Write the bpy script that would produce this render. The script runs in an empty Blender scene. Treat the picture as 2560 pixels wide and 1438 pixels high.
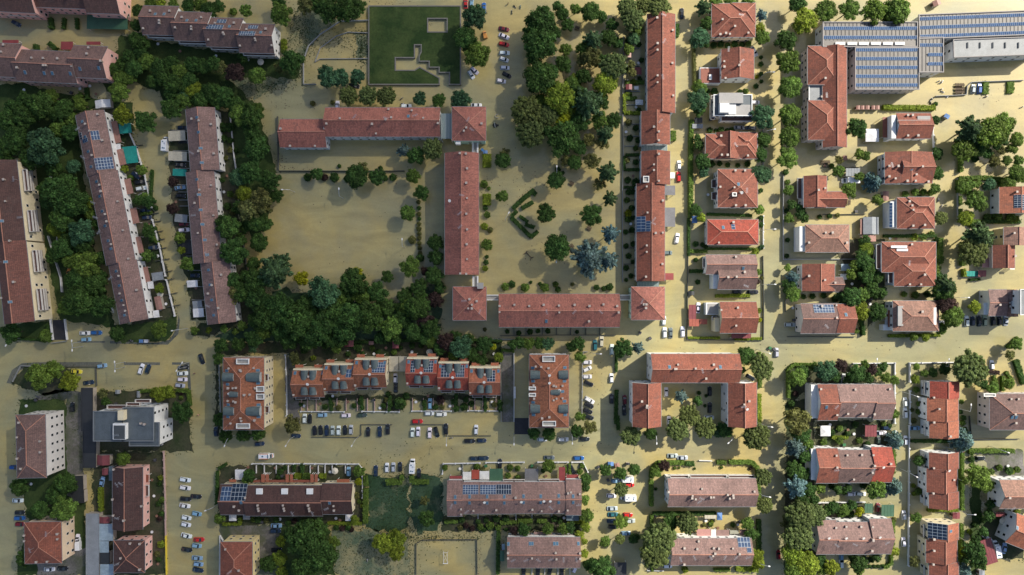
import bpy, math, random
import numpy as np
from mathutils import Vector, Matrix
from mathutils.geometry import tessellate_polygon

# ------------------------------------------------------------------ camera, sky, sun
scene = bpy.context.scene
COL = scene.collection
H = 285.0                      # drone height over the flood water, metres
PX = 6.0                       # photo pixels per metre at water level
rnd = random.Random(7)

cam_d = bpy.data.cameras.new("Camera")
cam = bpy.data.objects.new("Camera", cam_d)
COL.objects.link(cam)
cam.location = (0, 0, H)
cam.rotation_euler = (0, 0, 0)
cam_d.sensor_width = 36.0
cam_d.lens = 36.0 * H / (2560.0 / PX)
cam_d.clip_start = 1.0
cam_d.clip_end = 6000.0
scene.camera = cam

SUN_AZ = math.radians(35.0)    # direction towards the sun, counter-clockwise from +X (picture right)
SUN_EL = math.radians(38.0)
world = bpy.data.worlds.new("World")
scene.world = world
world.use_nodes = True
wn = world.node_tree
bg = wn.nodes["Background"]
sky = wn.nodes.new("ShaderNodeTexSky")
sky.sky_type = 'NISHITA'
sky.sun_disc = False
sky.sun_elevation = SUN_EL
sky.sun_rotation = math.radians(90.0) - SUN_AZ
sky.air_density = 1.0
sky.dust_density = 2.2
sky.ozone_density = 0.5
wn.links.new(sky.outputs[0], bg.inputs[0])
bg.inputs[1].default_value = 0.088
sun_d = bpy.data.lights.new("Sun", 'SUN')
sun_d.energy = 4.5
sun_d.angle = math.radians(0.5)
sun_d.color = (1.0, 0.93, 0.80)
sun = bpy.data.objects.new("Sun", sun_d)
COL.objects.link(sun)
sdir = Vector((math.cos(SUN_EL) * math.cos(SUN_AZ), math.cos(SUN_EL) * math.sin(SUN_AZ), math.sin(SUN_EL)))
sun.rotation_euler = sdir.to_track_quat('Z', 'Y').to_euler()
sun.location = (200, 150, 300)
scene.view_settings.view_transform = 'Standard'
scene.view_settings.look = 'None'
scene.view_settings.gamma = 1.0
scene.view_settings.exposure = 0.72
scene.render.engine = 'CYCLES'
scene.cycles.max_bounces = 5
scene.cycles.diffuse_bounces = 2
scene.cycles.glossy_bounces = 2
scene.cycles.transparent_max_bounces = 6

def W(px, py, z=0.0):
    k = (1.0 - z / H) / PX
    return ((px - 1280.0) * k, (719.0 - py) * k)

# ------------------------------------------------------------------ materials
MATS = {}
def newmat(name):
    m = bpy.data.materials.new(name)
    m.use_nodes = True
    MATS[name] = m
    nt = m.node_tree
    return m, nt, nt.nodes["Principled BSDF"]

def N(nt, t, **kw):
    n = nt.nodes.new(t)
    for k, v in kw.items():
        setattr(n, k, v)
    return n

def noise(nt, scale, detail=3.0, rough=0.6, coord=None, dist=0.0):
    n = N(nt, "ShaderNodeTexNoise")
    n.inputs["Distortion"].default_value = dist
    n.inputs["Scale"].default_value = scale
    n.inputs["Detail"].default_value = detail
    n.inputs["Roughness"].default_value = rough
    if coord is not None:
        nt.links.new(coord, n.inputs["Vector"])
    return n.outputs["Fac"]

def ramp(nt, fac, a, b, ca=0.0, cb=1.0):
    r = N(nt, "ShaderNodeMapRange")
    r.inputs[1].default_value = a; r.inputs[2].default_value = b
    r.inputs[3].default_value = ca; r.inputs[4].default_value = cb
    nt.links.new(fac, r.inputs[0])
    return r.outputs[0]

def mixc(nt, fac, a, b, mode='MIX'):
    m = N(nt, "ShaderNodeMix", data_type='RGBA', blend_type=mode)
    if isinstance(fac, (int, float)): m.inputs[0].default_value = fac
    else: nt.links.new(fac, m.inputs[0])
    for s, v in ((m.inputs[6], a), (m.inputs[7], b)):
        if isinstance(v, (tuple, list)): s.default_value = (*v[:3], 1)
        else: nt.links.new(v, s)
    return m.outputs[2]

def scale_c(nt, col, fac):
    m = N(nt, "ShaderNodeVectorMath", operation='SCALE')
    nt.links.new(col, m.inputs[0])
    if isinstance(fac, (int, float)): m.inputs[3].default_value = fac
    else: nt.links.new(fac, m.inputs[3])
    return m.outputs[0]

def worldpos(nt):
    return N(nt, "ShaderNodeNewGeometry").outputs["Position"]

def tinted(name, rough=0.7, lo=0.85, hi=1.15, s1=0.5, s2=4.0, metallic=0.0, base=None, bump=0.0, spec=0.4):
    """plain surface whose colour is the object's own colour, broken up by two noises"""
    m, nt, b = newmat(name)
    if base is None: col = N(nt, "ShaderNodeObjectInfo").outputs["Color"]
    else:
        r = N(nt, "ShaderNodeRGB"); r.outputs[0].default_value = (*base, 1); col = r.outputs[0]
    p = worldpos(nt)
    n1 = ramp(nt, noise(nt, s1, coord=p), 0.3, 0.7, lo, hi)
    n2 = ramp(nt, noise(nt, s2, 2, coord=p), 0.3, 0.7, lo, hi)
    c = scale_c(nt, scale_c(nt, col, n1), n2)
    nt.links.new(c, b.inputs["Base Color"])
    b.inputs["Roughness"].default_value = rough
    b.inputs["Metallic"].default_value = metallic
    b.inputs["Specular IOR Level"].default_value = spec
    if bump:
        bm_ = N(nt, "ShaderNodeBump"); bm_.inputs["Strength"].default_value = bump
        bm_.inputs["Distance"].default_value = 0.1
        nt.links.new(n2, bm_.inputs["Height"]); nt.links.new(bm_.outputs[0], b.inputs["Normal"])
    return m

tinted("plaster", 0.85, 0.93, 1.05, 0.3, 2.0)
tinted("paint", 0.28, 0.97, 1.03, 0.5, 2.0, spec=0.5)
tinted("sheet", 0.5, 0.85, 1.12, 0.4, 3.0)
tinted("paving", 0.85, 0.75, 1.25, 0.25, 1.6)
tinted("concrete", 0.85, 0.8, 1.15, 0.5, 3.0, base=(0.33, 0.32, 0.30))
tinted("gutter", 0.45, 0.9, 1.1, 0.5, 3.0, base=(0.22, 0.24, 0.26))
tinted("ridge", 0.8, 0.8, 1.2, 0.5, 3.0, base=(0.42, 0.20, 0.14))
tinted("white", 0.6, 0.93, 1.05, 0.5, 3.0, base=(0.72, 0.72, 0.70))
tinted("dark", 0.6, 0.8, 1.2, 0.5, 3.0, base=(0.03, 0.03, 0.035))
tinted("rubber", 0.8, 0.9, 1.1, 0.5, 3.0, base=(0.015, 0.015, 0.016))
tinted("bark", 0.9, 0.7, 1.3, 1.5, 6.0, base=(0.09, 0.065, 0.045))
tinted("chimney", 0.85, 0.85, 1.1, 0.8, 4.0, base=(0.27, 0.215, 0.19))
tinted("metal", 0.4, 0.9, 1.1, 0.5, 3.0, metallic=0.6, base=(0.55, 0.57, 0.6))
tinted("skin", 0.6, 0.97, 1.03, 0.5, 3.0, base=(0.5, 0.28, 0.2))

def glass(name, col, rough=0.12):
    m, nt, b = newmat(name)
    b.inputs["Base Color"].default_value = (*col, 1)
    b.inputs["Roughness"].default_value = rough
    b.inputs["Specular IOR Level"].default_value = 0.8
glass("glass_dark", (0.012, 0.02, 0.028))
glass("glass_blue", (0.06, 0.14, 0.22))
glass("glass_canopy", (0.16, 0.22, 0.21), 0.3)
glass("pool", (0.02, 0.25, 0.28), 0.1)
glass("lens", (0.75, 0.77, 0.8), 0.2)

# clay tiles: object colour, each tile a little different, lichen and weather stains
m, nt, b = newmat("tiles")
oc = N(nt, "ShaderNodeObjectInfo").outputs["Color"]
uv = N(nt, "ShaderNodeUVMap").outputs[0]
br = N(nt, "ShaderNodeTexBrick")
br.inputs["Scale"].default_value = 1.0
br.inputs["Brick Width"].default_value = 0.42
br.inputs["Row Height"].default_value = 0.62
br.inputs["Mortar Size"].default_value = 0.045
br.inputs["Color1"].default_value = (0.78, 0.78, 0.78, 1)
br.inputs["Color2"].default_value = (1.22, 1.18, 1.14, 1)
br.inputs["Mortar"].default_value = (0.50, 0.48, 0.48, 1)
nt.links.new(uv, br.inputs["Vector"])
p = worldpos(nt)
c = mixc(nt, 1.0, oc, br.outputs["Color"], 'MULTIPLY')
c = scale_c(nt, c, ramp(nt, noise(nt, 0.12, 4, coord=p), 0.3, 0.7, 0.82, 1.16))
c = scale_c(nt, c, ramp(nt, noise(nt, 1.6, 3, coord=p), 0.3, 0.7, 0.86, 1.12))
sm = N(nt, "ShaderNodeMapping"); sm.inputs["Scale"].default_value = (1.1, 0.13, 1)
nt.links.new(uv, sm.inputs["Vector"])
c = scale_c(nt, c, ramp(nt, noise(nt, 1.0, 4, 0.7, coord=sm.outputs[0]), 0.3, 0.7, 0.80, 1.18))
c = mixc(nt, ramp(nt, noise(nt, 0.35, 6, 0.75, coord=p), 0.54, 0.68, 0, 0.5), c, (0.085, 0.062, 0.058))
c = mixc(nt, ramp(nt, noise(nt, 1.1, 5, 0.8, coord=p), 0.66, 0.74, 0, 0.3), c, (0.36, 0.28, 0.24))
nt.links.new(c, b.inputs["Base Color"])
b.inputs["Roughness"].default_value = 0.82
bp = N(nt, "ShaderNodeBump"); bp.inputs["Strength"].default_value = 0.5; bp.inputs["Distance"].default_value = 0.05
nt.links.new(br.outputs["Fac"], bp.inputs["Height"]); bp.invert = True
nt.links.new(bp.outputs[0], b.inputs["Normal"])

# solar cells: dark blue with thin cell lines
m, nt, b = newmat("solar")
p = worldpos(nt)
oc = N(nt, "ShaderNodeObjectInfo").outputs["Color"]
c = scale_c(nt, oc, ramp(nt, noise(nt, 0.8, 2, coord=p), 0.3, 0.7, 0.7, 1.3))
nt.links.new(c, b.inputs["Base Color"])
b.inputs["Roughness"].default_value = 0.18
b.inputs["Specular IOR Level"].default_value = 0.6

# muddy flood water: opaque silt under a thin wet sheen
m, nt, b = newmat("flood_water")
p = worldpos(nt)
base = mixc(nt, ramp(nt, noise(nt, 0.014, 5, 0.55, coord=p, dist=1.6), 0.38, 0.62), (0.420, 0.335, 0.128), (0.300, 0.285, 0.150))
base = mixc(nt, ramp(nt, noise(nt, 0.05, 4, 0.55, coord=p), 0.48, 0.70, 0, 0.6), base, (0.27, 0.255, 0.155))
st = N(nt, "ShaderNodeMapping"); st.inputs["Scale"].default_value = (0.035, 0.11, 0.1); st.inputs["Rotation"].default_value = (0, 0, 0.5)
nt.links.new(p, st.inputs["Vector"])
base = scale_c(nt, base, ramp(nt, noise(nt, 1.0, 6, 0.62, coord=st.outputs[0], dist=1.2), 0.32, 0.68, 0.82, 1.13))
base = scale_c(nt, base, ramp(nt, noise(nt, 0.9, 5, 0.8, coord=p), 0.3, 0.7, 0.93, 1.07))
base = scale_c(nt, base, ramp(nt, noise(nt, 2.6, 2, 0.7, coord=p), 0.3, 0.7, 0.93, 1.07))
base = mixc(nt, ramp(nt, noise(nt, 0.55, 6, 0.85, coord=p), 0.71, 0.75, 0, 0.3), base, (0.10, 0.075, 0.05))
nt.links.new(base, b.inputs["Base Color"])
b.inputs["Roughness"].default_value = 0.45
b.inputs["IOR"].default_value = 1.33
b.inputs["Coat Weight"].default_value = 1.0
b.inputs["Coat Roughness"].default_value = 0.16
b.inputs["Coat IOR"].default_value = 1.5
bp = N(nt, "ShaderNodeBump"); bp.inputs["Strength"].default_value = 0.25; bp.inputs["Distance"].default_value = 0.05
nt.links.new(noise(nt, 1.7, 4, 0.7, coord=p), bp.inputs["Height"])
nt.links.new(bp.outputs[0], b.inputs["Normal"])

def grassmat(name, ca, cb, flood=None):
    m, nt, b = newmat(name)
    p = worldpos(nt)
    c = mixc(nt, ramp(nt, noise(nt, 0.09, 5, 0.65, coord=p), 0.35, 0.65), ca, cb)
    c = scale_c(nt, c, ramp(nt, noise(nt, 1.2, 4, 0.8, coord=p), 0.3, 0.7, 0.65, 1.35))
    rough = 0.9
    if flood:
        f = ramp(nt, noise(nt, 0.07, 7, 0.72, coord=p), flood[0], flood[1])
        c = mixc(nt, f, c, flood[2])
        rough = 0.5
    nt.links.new(c, b.inputs["Base Color"])
    b.inputs["Roughness"].default_value = rough
    b.inputs["Specular IOR Level"].default_value = 0.25
grassmat("grass", (0.018, 0.042, 0.010), (0.058, 0.085, 0.024))
grassmat("yard", (0.024, 0.042, 0.014), (0.085, 0.075, 0.050))
grassmat("wet_grass", (0.024, 0.056, 0.022), (0.050, 0.088, 0.048), (0.56, 0.72, (0.22, 0.21, 0.12)))
grassmat("silt_grass", (0.085, 0.125, 0.075), (0.17, 0.19, 0.12), (0.44, 0.60, (0.30, 0.27, 0.14)))
grassmat("dry_lot", (0.20, 0.19, 0.18), (0.10, 0.095, 0.085), (0.45, 0.6, (0.07, 0.085, 0.04)))

def leafmat(name, trans=0.3):
    m, nt, b = newmat(name)
    oc = N(nt, "ShaderNodeObjectInfo").outputs["Color"]
    at = N(nt, "ShaderNodeAttribute"); at.attribute_name = "tone"
    p = worldpos(nt)
    c = scale_c(nt, oc, at.outputs["Fac"])
    c = scale_c(nt, c, ramp(nt, noise(nt, 0.7, 3, 0.7, coord=p), 0.3, 0.7, 0.72, 1.3))
    nt.links.new(c, b.inputs["Base Color"])
    b.inputs["Roughness"].default_value = 0.65
    b.inputs["Specular IOR Level"].default_value = 0.12
    tr = N(nt, "ShaderNodeBsdfTranslucent"); nt.links.new(mixc(nt, 1.0, c, (1.5, 1.4, 0.5), "MULTIPLY"), tr.inputs[0])
    mx = N(nt, "ShaderNodeMixShader"); mx.inputs[0].default_value = trans
    nt.links.new(b.outputs[0], mx.inputs[1]); nt.links.new(tr.outputs[0], mx.inputs[2])
    nt.links.new(mx.outputs[0], nt.nodes["Material Output"].inputs[0])
leafmat("leaf")

# ------------------------------------------------------------------ mesh helpers
def setp(o, label=None, cat=None, group=None, kind=None):
    if label: o["label"] = label
    if cat: o["category"] = cat
    if group: o["group"] = group
    if kind: o["kind"] = kind
    return o

def empty(name, x, y, z=0.0, rz=0.0):
    o = bpy.data.objects.new(name, None)
    o.empty_display_size = 0.5
    o.location = (x, y, z); o.rotation_euler = (0, 0, rz)
    COL.objects.link(o)
    return o

class MB:
    def __init__(s, org=(0, 0, 0)):
        s.v = []; s.f = []; s.m = []; s.uv = []; s.org = org
    def poly(s, pts, mat=0, uv=None):
        i = len(s.v)
        s.v += [(p[0] - s.org[0], p[1] - s.org[1], p[2] - s.org[2]) for p in pts]
        s.f.append(tuple(range(i, i + len(pts)))); s.m.append(mat)
        s.uv.append(uv if uv else [(0, 0)] * len(pts))
    def hexa(s, b4, t4, mat=0):
        """solid from a bottom ring and a top ring of n points (counter-clockwise seen from above)"""
        n = len(b4)
        s.poly(t4, mat); s.poly(list(reversed(b4)), mat)
        for i in range(n):
            j = (i + 1) % n
            s.poly([b4[i], b4[j], t4[j], t4[i]], mat)
    def box(s, cx, cy, z0, z1, w, l, ang=0.0, mat=0, tw=None, tl=None):
        ca, sa = math.cos(ang), math.sin(ang)
        def ring(w, l, z):
            return [(cx + u * ca - v * sa, cy + u * sa + v * ca, z) for u, v in
                    ((-w / 2, -l / 2), (w / 2, -l / 2), (w / 2, l / 2), (-w / 2, l / 2))]
        s.hexa(ring(w, l, z0), ring(tw if tw is not None else w, tl if tl is not None else l, z1), mat)
    def beam(s, p, q, w=0.15, mat=0):
        p = Vector(p); q = Vector(q); d = (q - p)
        if d.length < 1e-6: return
        d.normalize()
        up = Vector((0, 0, 1)) if abs(d.z) < 0.95 else Vector((1, 0, 0))
        a = d.cross(up).normalized() * w / 2; b = a.cross(d).normalized() * w / 2
        s.hexa([tuple(p - a - b), tuple(p + a - b), tuple(p + a + b), tuple(p - a + b)],
               [tuple(q - a - b), tuple(q + a - b), tuple(q + a + b), tuple(q - a + b)], mat)
    def cyl(s, cx, cy, z0, z1, r0, r1=None, n=10, mat=0):
        r1 = r0 if r1 is None else r1
        c = [(math.cos(2 * math.pi * i / n), math.sin(2 * math.pi * i / n)) for i in range(n)]
        s.hexa([(cx + r0 * a, cy + r0 * b, z0) for a, b in c], [(cx + r1 * a, cy + r1 * b, z1) for a, b in c], mat)
    def mesh(s, name, mats, smooth=False):
        me = bpy.data.meshes.new(name)
        me.from_pydata(s.v, [], s.f)
        for m_ in mats: me.materials.append(MATS[m_])
        me.polygons.foreach_set("material_index", s.m)
        if any(u[0] != u[-1] for u in s.uv):
            l = me.uv_layers.new(name="UVMap")
            l.data.foreach_set("uv", [c for f in s.uv for p_ in f for c in p_])
        if smooth: me.polygons.foreach_set("use_smooth", [True] * len(s.f))
        me.update()
        return me
    def obj(s, name, mats, parent=None, color=None, smooth=False):
        o = bpy.data.objects.new(name, s.mesh(name, mats, smooth))
        COL.objects.link(o)
        if parent is not None: o.parent = parent
        else: o.location = s.org
        if color: o.color = (*color[:3], 1)
        return o

def inst(name, me, parent=None, loc=(0, 0, 0), rot=(0, 0, 0), scale=None, color=None):
    o = bpy.data.objects.new(name, me)
    COL.objects.link(o)
    if parent is not None: o.parent = parent
    o.location = loc; o.rotation_euler = rot
    if scale: o.scale = scale if isinstance(scale, (tuple, list)) else (scale,) * 3
    if color: o.color = (*color[:3], 1)
    return o

def kid(src, parent, loc=None):
    """copy of a part, mesh shared, hung under another thing"""
    c = src.copy(); COL.objects.link(c); c.parent = parent
    if loc: c.location = loc
    return c

# ------------------------------------------------------------------ cloud that shades the left of the town
def make_cloud():
    m = bpy.data.materials.new("cloud_vapour"); m.use_nodes = True
    nt = m.node_tree; nt.nodes.clear()
    out = nt.nodes.new("ShaderNodeOutputMaterial")
    pv = nt.nodes.new("ShaderNodeVolumePrincipled")
    pv.inputs["Color"].default_value = (0.95, 0.96, 1, 1)
    pv.inputs["Density"].default_value = CLOUD_DENS
    nt.links.new(pv.outputs[0], out.inputs["Volume"])
    zc = 700.0
    k = zc / sdir.z
    gx, gy = W(*CLOUD_AT)
    n1, n2 = 64, 28
    vs, fs = [], []
    r = random.Random(3)
    ph = [r.uniform(0, 6.28) for _ in range(8)]
    for j in range(n2 + 1):
        th = math.pi * j / n2
        for i in range(n1):
            a = 2 * math.pi * i / n1
            w = 1 + 0.05 * math.sin(3 * a + ph[0]) + 0.045 * math.sin(7 * a + ph[1] + 2 * th) + 0.05 * math.sin(5 * th + ph[2] + 2 * a)
            vs.append((CLOUD_R[0] * w * math.sin(th) * math.cos(a), CLOUD_R[1] * w * math.sin(th) * math.sin(a), CLOUD_R[2] * w * math.cos(th)))
    for j in range(n2):
        for i in range(n1):
            i2 = (i + 1) % n1
            fs.append((j * n1 + i, (j + 1) * n1 + i, (j + 1) * n1 + i2, j * n1 + i2))
    me = bpy.data.meshes.new("cloud"); me.from_pydata(vs, [], fs); me.update(); me.materials.append(m)
    o = bpy.data.objects.new("cloud", me); COL.objects.link(o)
    o.location = (gx + sdir.x * k, gy + sdir.y * k, zc)
    o.rotation_euler = (0, 0, CLOUD_ROT)
    setp(o, "soft white cloud drifting high above the flooded town", "cloud", kind="structure")
CLOUD_AT = (330, 760)
CLOUD_R = (190, 330, 60)
CLOUD_ROT = math.radians(4)
CLOUD_DENS = 0.0096
make_cloud()

# ------------------------------------------------------------------ ground and water
def sheet(name, z, mat, size=2600.0, label=None):
    b = MB(); s = size
    b.poly([(-s, -s, z), (s, -s, z), (s, s, z), (-s, s, z)])
    o = b.obj(name, [mat]); setp(o, label, None, kind="structure"); return o
setp(sheet("ground", -0.40, "yard", label="earth under the flood water"), cat="ground")
setp(sheet("flood_water", 0.0, "flood_water", label="tan muddy flood water over streets and gardens"), cat="water")

def ragged(pts, amt, seed):
    g = random.Random(seed); out = []
    for i, (x0, y0) in enumerate(pts):
        x1, y1 = pts[(i + 1) % len(pts)]; n = max(1, int(math.hypot(x1 - x0, y1 - y0) / 9))
        for j in range(n):
            t = j / n; out.append((x0 + (x1 - x0) * t + g.uniform(-amt, amt), y0 + (y1 - y0) * t + g.uniform(-amt, amt)))
    return out
def flat(name, pts, z, mat, label, cat, color=None, holes=(), rag=0):
    if rag: pts = ragged(pts, rag, int(pts[0][0] * 3 + pts[0][1]))
    loops = [[Vector((*W(x, y, z), z)) for x, y in pts]] + [[Vector((*W(x, y, z), z)) for x, y in h] for h in holes]
    allp = [p for l in loops for p in l]
    b = MB()
    for t in tessellate_polygon(loops):
        q = [tuple(allp[i]) for i in t]
        n = (Vector(q[1]) - Vector(q[0])).cross(Vector(q[2]) - Vector(q[0]))
        if n.z < 0: q.reverse()
        b.poly(q)
    o = b.obj(name, [mat], color=color)
    return setp(o, label, cat, kind="structure")
# ------------------------------------------------------------------ buildings
RC = dict(F=(0.165, 0.068, 0.054), R=(0.235, 0.078, 0.050), C=(0.34, 0.130, 0.100), O=(0.34, 0.120, 0.068), B=(0.130, 0.070, 0.060), P=(0.238, 0.152, 0.138),
          D=(0.080, 0.040, 0.036), M=(0.33, 0.066, 0.042), G=(0.095, 0.115, 0.130), L=(0.215, 0.23, 0.24), A=(0.31, 0.118, 0.062),
          K=(0.155, 0.142, 0.13), T=(0.29, 0.165, 0.125), U=(0.168, 0.104, 0.094), W=(0.66, 0.66, 0.64))
WC = dict(w=(0.72, 0.73, 0.73), c=(0.68, 0.60, 0.42), p=(0.74, 0.44, 0.39), y=(0.70, 0.58, 0.30), s=(0.62, 0.60, 0.58),
          g=(0.40, 0.58, 0.48), e=(0.56, 0.49, 0.46), a=(0.66, 0.52, 0.38), k=(0.17, 0.19, 0.21), n=(0.33, 0.31, 0.30))
VOLS = []          # every volume, for keeping windows off party walls
LAND = []          # (short name, x0, y0, x1, y1) landmarks for labels

def mk_shared():
    S = {}
    b = MB(); b.box(0, 0, -0.72, 0.72, 1.15, 0.10, mat=0); b.box(0, 0.045, -0.62, 0.62, 0.95, 0.06, mat=1)
    S["window"] = b.mesh("window", ["white", "glass_dark"])
    b = MB(); b.box(0, 0, -0.72, 0.72, 1.15, 0.10, mat=0); b.box(0, 0.045, -0.62, 0.62, 0.95, 0.06, mat=1)
    for s in (-1, 1): b.box(s * 0.86, 0.04, -0.70, 0.70, 0.5, 0.06, mat=2)
    S["window_s"] = b.mesh("window_with_shutters", ["white", "glass_dark", "shutter"])
    b = MB(); b.box(0, 0, -0.6, 0.85, 0.62, 0.62, mat=0); b.box(0, 0, 0.95, 1.08, 0.9, 0.9, mat=1)
    for sx in (-1, 1):
        for sy in (-1, 1): b.box(sx * 0.26, sy * 0.26, 0.85, 0.95, 0.1, 0.1, mat=0)
    S["chimney"] = b.mesh("chimney", ["chimney", "capstone"])
    b = MB(); b.box(0, 0, -0.05, 0.12, 0.95, 1.35, mat=0); b.box(0, 0, 0.12, 0.15, 0.75, 1.1, mat=1)
    S["roof_window"] = b.mesh("roof_window", ["gutter", "glass_blue"])
    b = MB(); b.cyl(0, 0, -0.2, 2.2, 0.045, n=6)
    b.beam((-0.9, 0, 2.0), (0.9, 0, 2.1), 0.05)
    for i in range(6): b.beam((-0.8 + 0.3 * i, -0.4, 2.05), (-0.8 + 0.3 * i, 0.4, 2.05), 0.04)
    S["antenna"] = b.mesh("antenna", ["metal"])
    b = MB(); b.cyl(0, 0, -0.2, 0.7, 0.05, n=6)
    n = 12; R_ = 0.45
    ring = [(R_ * math.cos(2 * math.pi * i / n), R_ * math.sin(2 * math.pi * i / n) - 0.15, 0.95 + 0.28 * math.sin(2 * math.pi * i / n) ) for i in range(n)]
    low = [(p_[0] * 0.3, (p_[1] + 0.15) * 0.3 - 0.1, p_[2] * 0.3 + 0.5) for p_ in ring]
    b.hexa(low, ring)
    S["dish"] = b.mesh("satellite_dish", ["white"])
    return S
tinted("shutter", 0.7, 0.85, 1.1, 0.5, 3.0, base=(0.10, 0.05, 0.035))
tinted("capstone", 0.8, 0.9, 1.08, 0.5, 3.0, base=(0.43, 0.375, 0.335))
S = mk_shared()

class Vol:
    """t: x / y = gable with its ridge along picture x / y, h = hip, f = flat with parapet"""
    def __init__(s, x0, y0, x1, y1, h, t, rise=1.8, col="R", ang=0.0, ov=0.45):
        s.h = h; s.t = t; s.rise = rise * (1.55 if t in "xy" else 1.12); s.col = RC[col]; s.ov = ov
        k = (1 - h / H) / PX
        s.px = (x0, y0, x1, y1)
        s.cx, s.cy = W((x0 + x1) / 2, (y0 + y1) / 2, h)
        w, l = (x1 - x0) * k, (y1 - y0) * k
        a = math.radians(ang)
        if t == 'x' or (t == 'h' and w > l) or (t == 'f' and False):
            s.U, s.V, s.a = l / 2, w / 2, a + math.pi / 2
        else:
            s.U, s.V, s.a = w / 2, l / 2, a
    def loc(s, X, Y):
        dx, dy = X - s.cx, Y - s.cy; c, n = math.cos(s.a), math.sin(s.a)
        return dx * c + dy * n, -dx * n + dy * c
    def wor(s, u, v):
        c, n = math.cos(s.a), math.sin(s.a)
        return s.cx + u * c - v * n, s.cy + u * n + v * c
    def P(s, u, v, z): return (*s.wor(u, v), z)
    def z(s, X, Y):
        u, v = s.loc(X, Y)
        if s.t == 'f': return s.h - 0.35
        e = 1 - abs(u) / s.U
        if s.t == 'h': e = min(e, (s.V - abs(v)) / s.U)
        return s.h + s.rise * max(0, min(1, e))
    def slope(s, X, Y):
        """(up-slope direction in plan, slope angle) of the roof at a point"""
        if s.t == 'f': return 0.0, 0.0
        u, v = s.loc(X, Y)
        d = (-1 if u > 0 else 1, 0)
        if s.t == 'h' and (s.V - abs(v)) / s.U < 1 - abs(u) / s.U: d = (0, -1 if v > 0 else 1)
        return math.atan2(d[1], d[0]) + s.a, math.atan2(s.rise, s.U)
    def inside(s, X, Y, z, m=0.3):
        u, v = s.loc(X, Y)
        return abs(u) < s.U - s.ov + m and abs(v) < s.V - s.ov + m and z < s.h + 0.2

def roof_mesh(vs, org):
    b = MB(org)
    T = 0.18
    for s in vs:
        U, V, h, r = s.U, s.V, s.h, s.rise
        P = s.P
        if s.t == 'f':
            continue
        sl = math.hypot(U, r)
        if s.t in 'xy':
            for sg in (1, -1):
                q = [P(sg * U, -V, h), P(sg * U, V, h), P(0, V, h + r), P(0, -V, h + r)]
                uvq = [(0, 0), (2 * V, 0), (2 * V, sl), (0, sl)]
                if sg < 0: q.reverse(); uvq.reverse()
                b.poly(q, 0, uvq)
                lo = [P(sg * U, -V, h - T), P(sg * U, V, h - T), P(0, V, h + r - T), P(0, -V, h + r - T)]
                if sg > 0: lo.reverse()
                b.poly(lo, 0)
                b.poly([P(sg * U, -V, h - T), P(sg * U, V, h - T), P(sg * U, V, h), P(sg * U, -V, h)], 0)
                for e in (-V, V):
                    b.poly([P(0, e, h + r), P(sg * U, e, h), P(sg * U, e, h - T), P(0, e, h + r - T)], 2)
                b.beam(P(sg * (U + 0.07), -V, h - 0.06), P(sg * (U + 0.07), V, h - 0.06), 0.13, 2)
            b.beam(P(0, -V - 0.01, h + r + 0.02), P(0, V + 0.01, h + r + 0.02), 0.24, 1)
        else:
            R = max(V - U, 0)
            A, B_ = P(0, -R, h + r), P(0, R, h + r)
            c = [P(-U, -V, h), P(U, -V, h), P(U, V, h), P(-U, V, h)]
            b.poly([c[1], c[2], B_, A] if R > 0 else [c[1], c[2], A], 0, [(0, 0), (2 * V, 0), (V + R, sl), (V - R, sl)][:4 if R > 0 else 3])
            b.poly([c[3], c[0], A, B_] if R > 0 else [c[3], c[0], A], 0, [(0, 0), (2 * V, 0), (V + R, sl), (V - R, sl)][:4 if R > 0 else 3])
            b.poly([c[0], c[1], A], 0, [(0, 0), (2 * U, 0), (U, sl)])
            b.poly([c[2], c[3], B_], 0, [(0, 0), (2 * U, 0), (U, sl)])
            lo = [(x, y, z - T) for x, y, z in c]
            b.poly(list(reversed(lo)), 0)
            for i in range(4):
                j = (i + 1) % 4
                b.poly([lo[i], lo[j], c[j], c[i]], 0)
                n_ = Vector(c[j]) - Vector(c[i]); o_ = Vector((n_.y, -n_.x, 0)).normalized() * 0.07
                b.beam(tuple(Vector(c[i]) + o_ - Vector((0, 0, 0.06))), tuple(Vector(c[j]) + o_ - Vector((0, 0, 0.06))), 0.13, 2)
            for p_, q_ in ((c[0], A), (c[1], A), (c[2], B_), (c[3], B_)): b.beam(p_, q_, 0.2, 1)
            if R > 0: b.beam(A, B_, 0.24, 1)
    return b

def wall_mesh(vs, org, base=-0.4):
    b = MB(org)
    for s in vs:
        U, V, h, r = s.U - s.ov, s.V - s.ov, s.h, s.rise
        P = s.P
        if s.t == 'f':
            b.hexa([P(-U, -V, base), P(U, -V, base), P(U, V, base), P(-U, V, base)],
                   [P(-U, -V, h - 0.6), P(U, -V, h - 0.6), P(U, V, h - 0.6), P(-U, V, h - 0.6)], 0)
        elif s.t == 'h':
            b.hexa([P(-U, -V, base), P(U, -V, base), P(U, V, base), P(-U, V, base)],
                   [P(-U, -V, h - 0.2), P(U, -V, h - 0.2), P(U, V, h - 0.2), P(-U, V, h - 0.2)], 0)
        else:
            he = h - 0.2 + r * s.ov / s.U; ht = h + r - 0.2
            for e, rv in ((-V, 1), (V, 0)):
                q = [P(-U, e, base), P(U, e, base), P(U, e, he), P(0, e, ht), P(-U, e, he)]
                if not rv: q.reverse()
                b.poly(q, 0)
            b.poly([P(U, -V, base), P(U, V, base), P(U, V, he), P(U, -V, he)], 0)
            b.poly([P(-U, V, base), P(-U, -V, base), P(-U, -V, he), P(-U, V, he)], 0)
    return b

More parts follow.
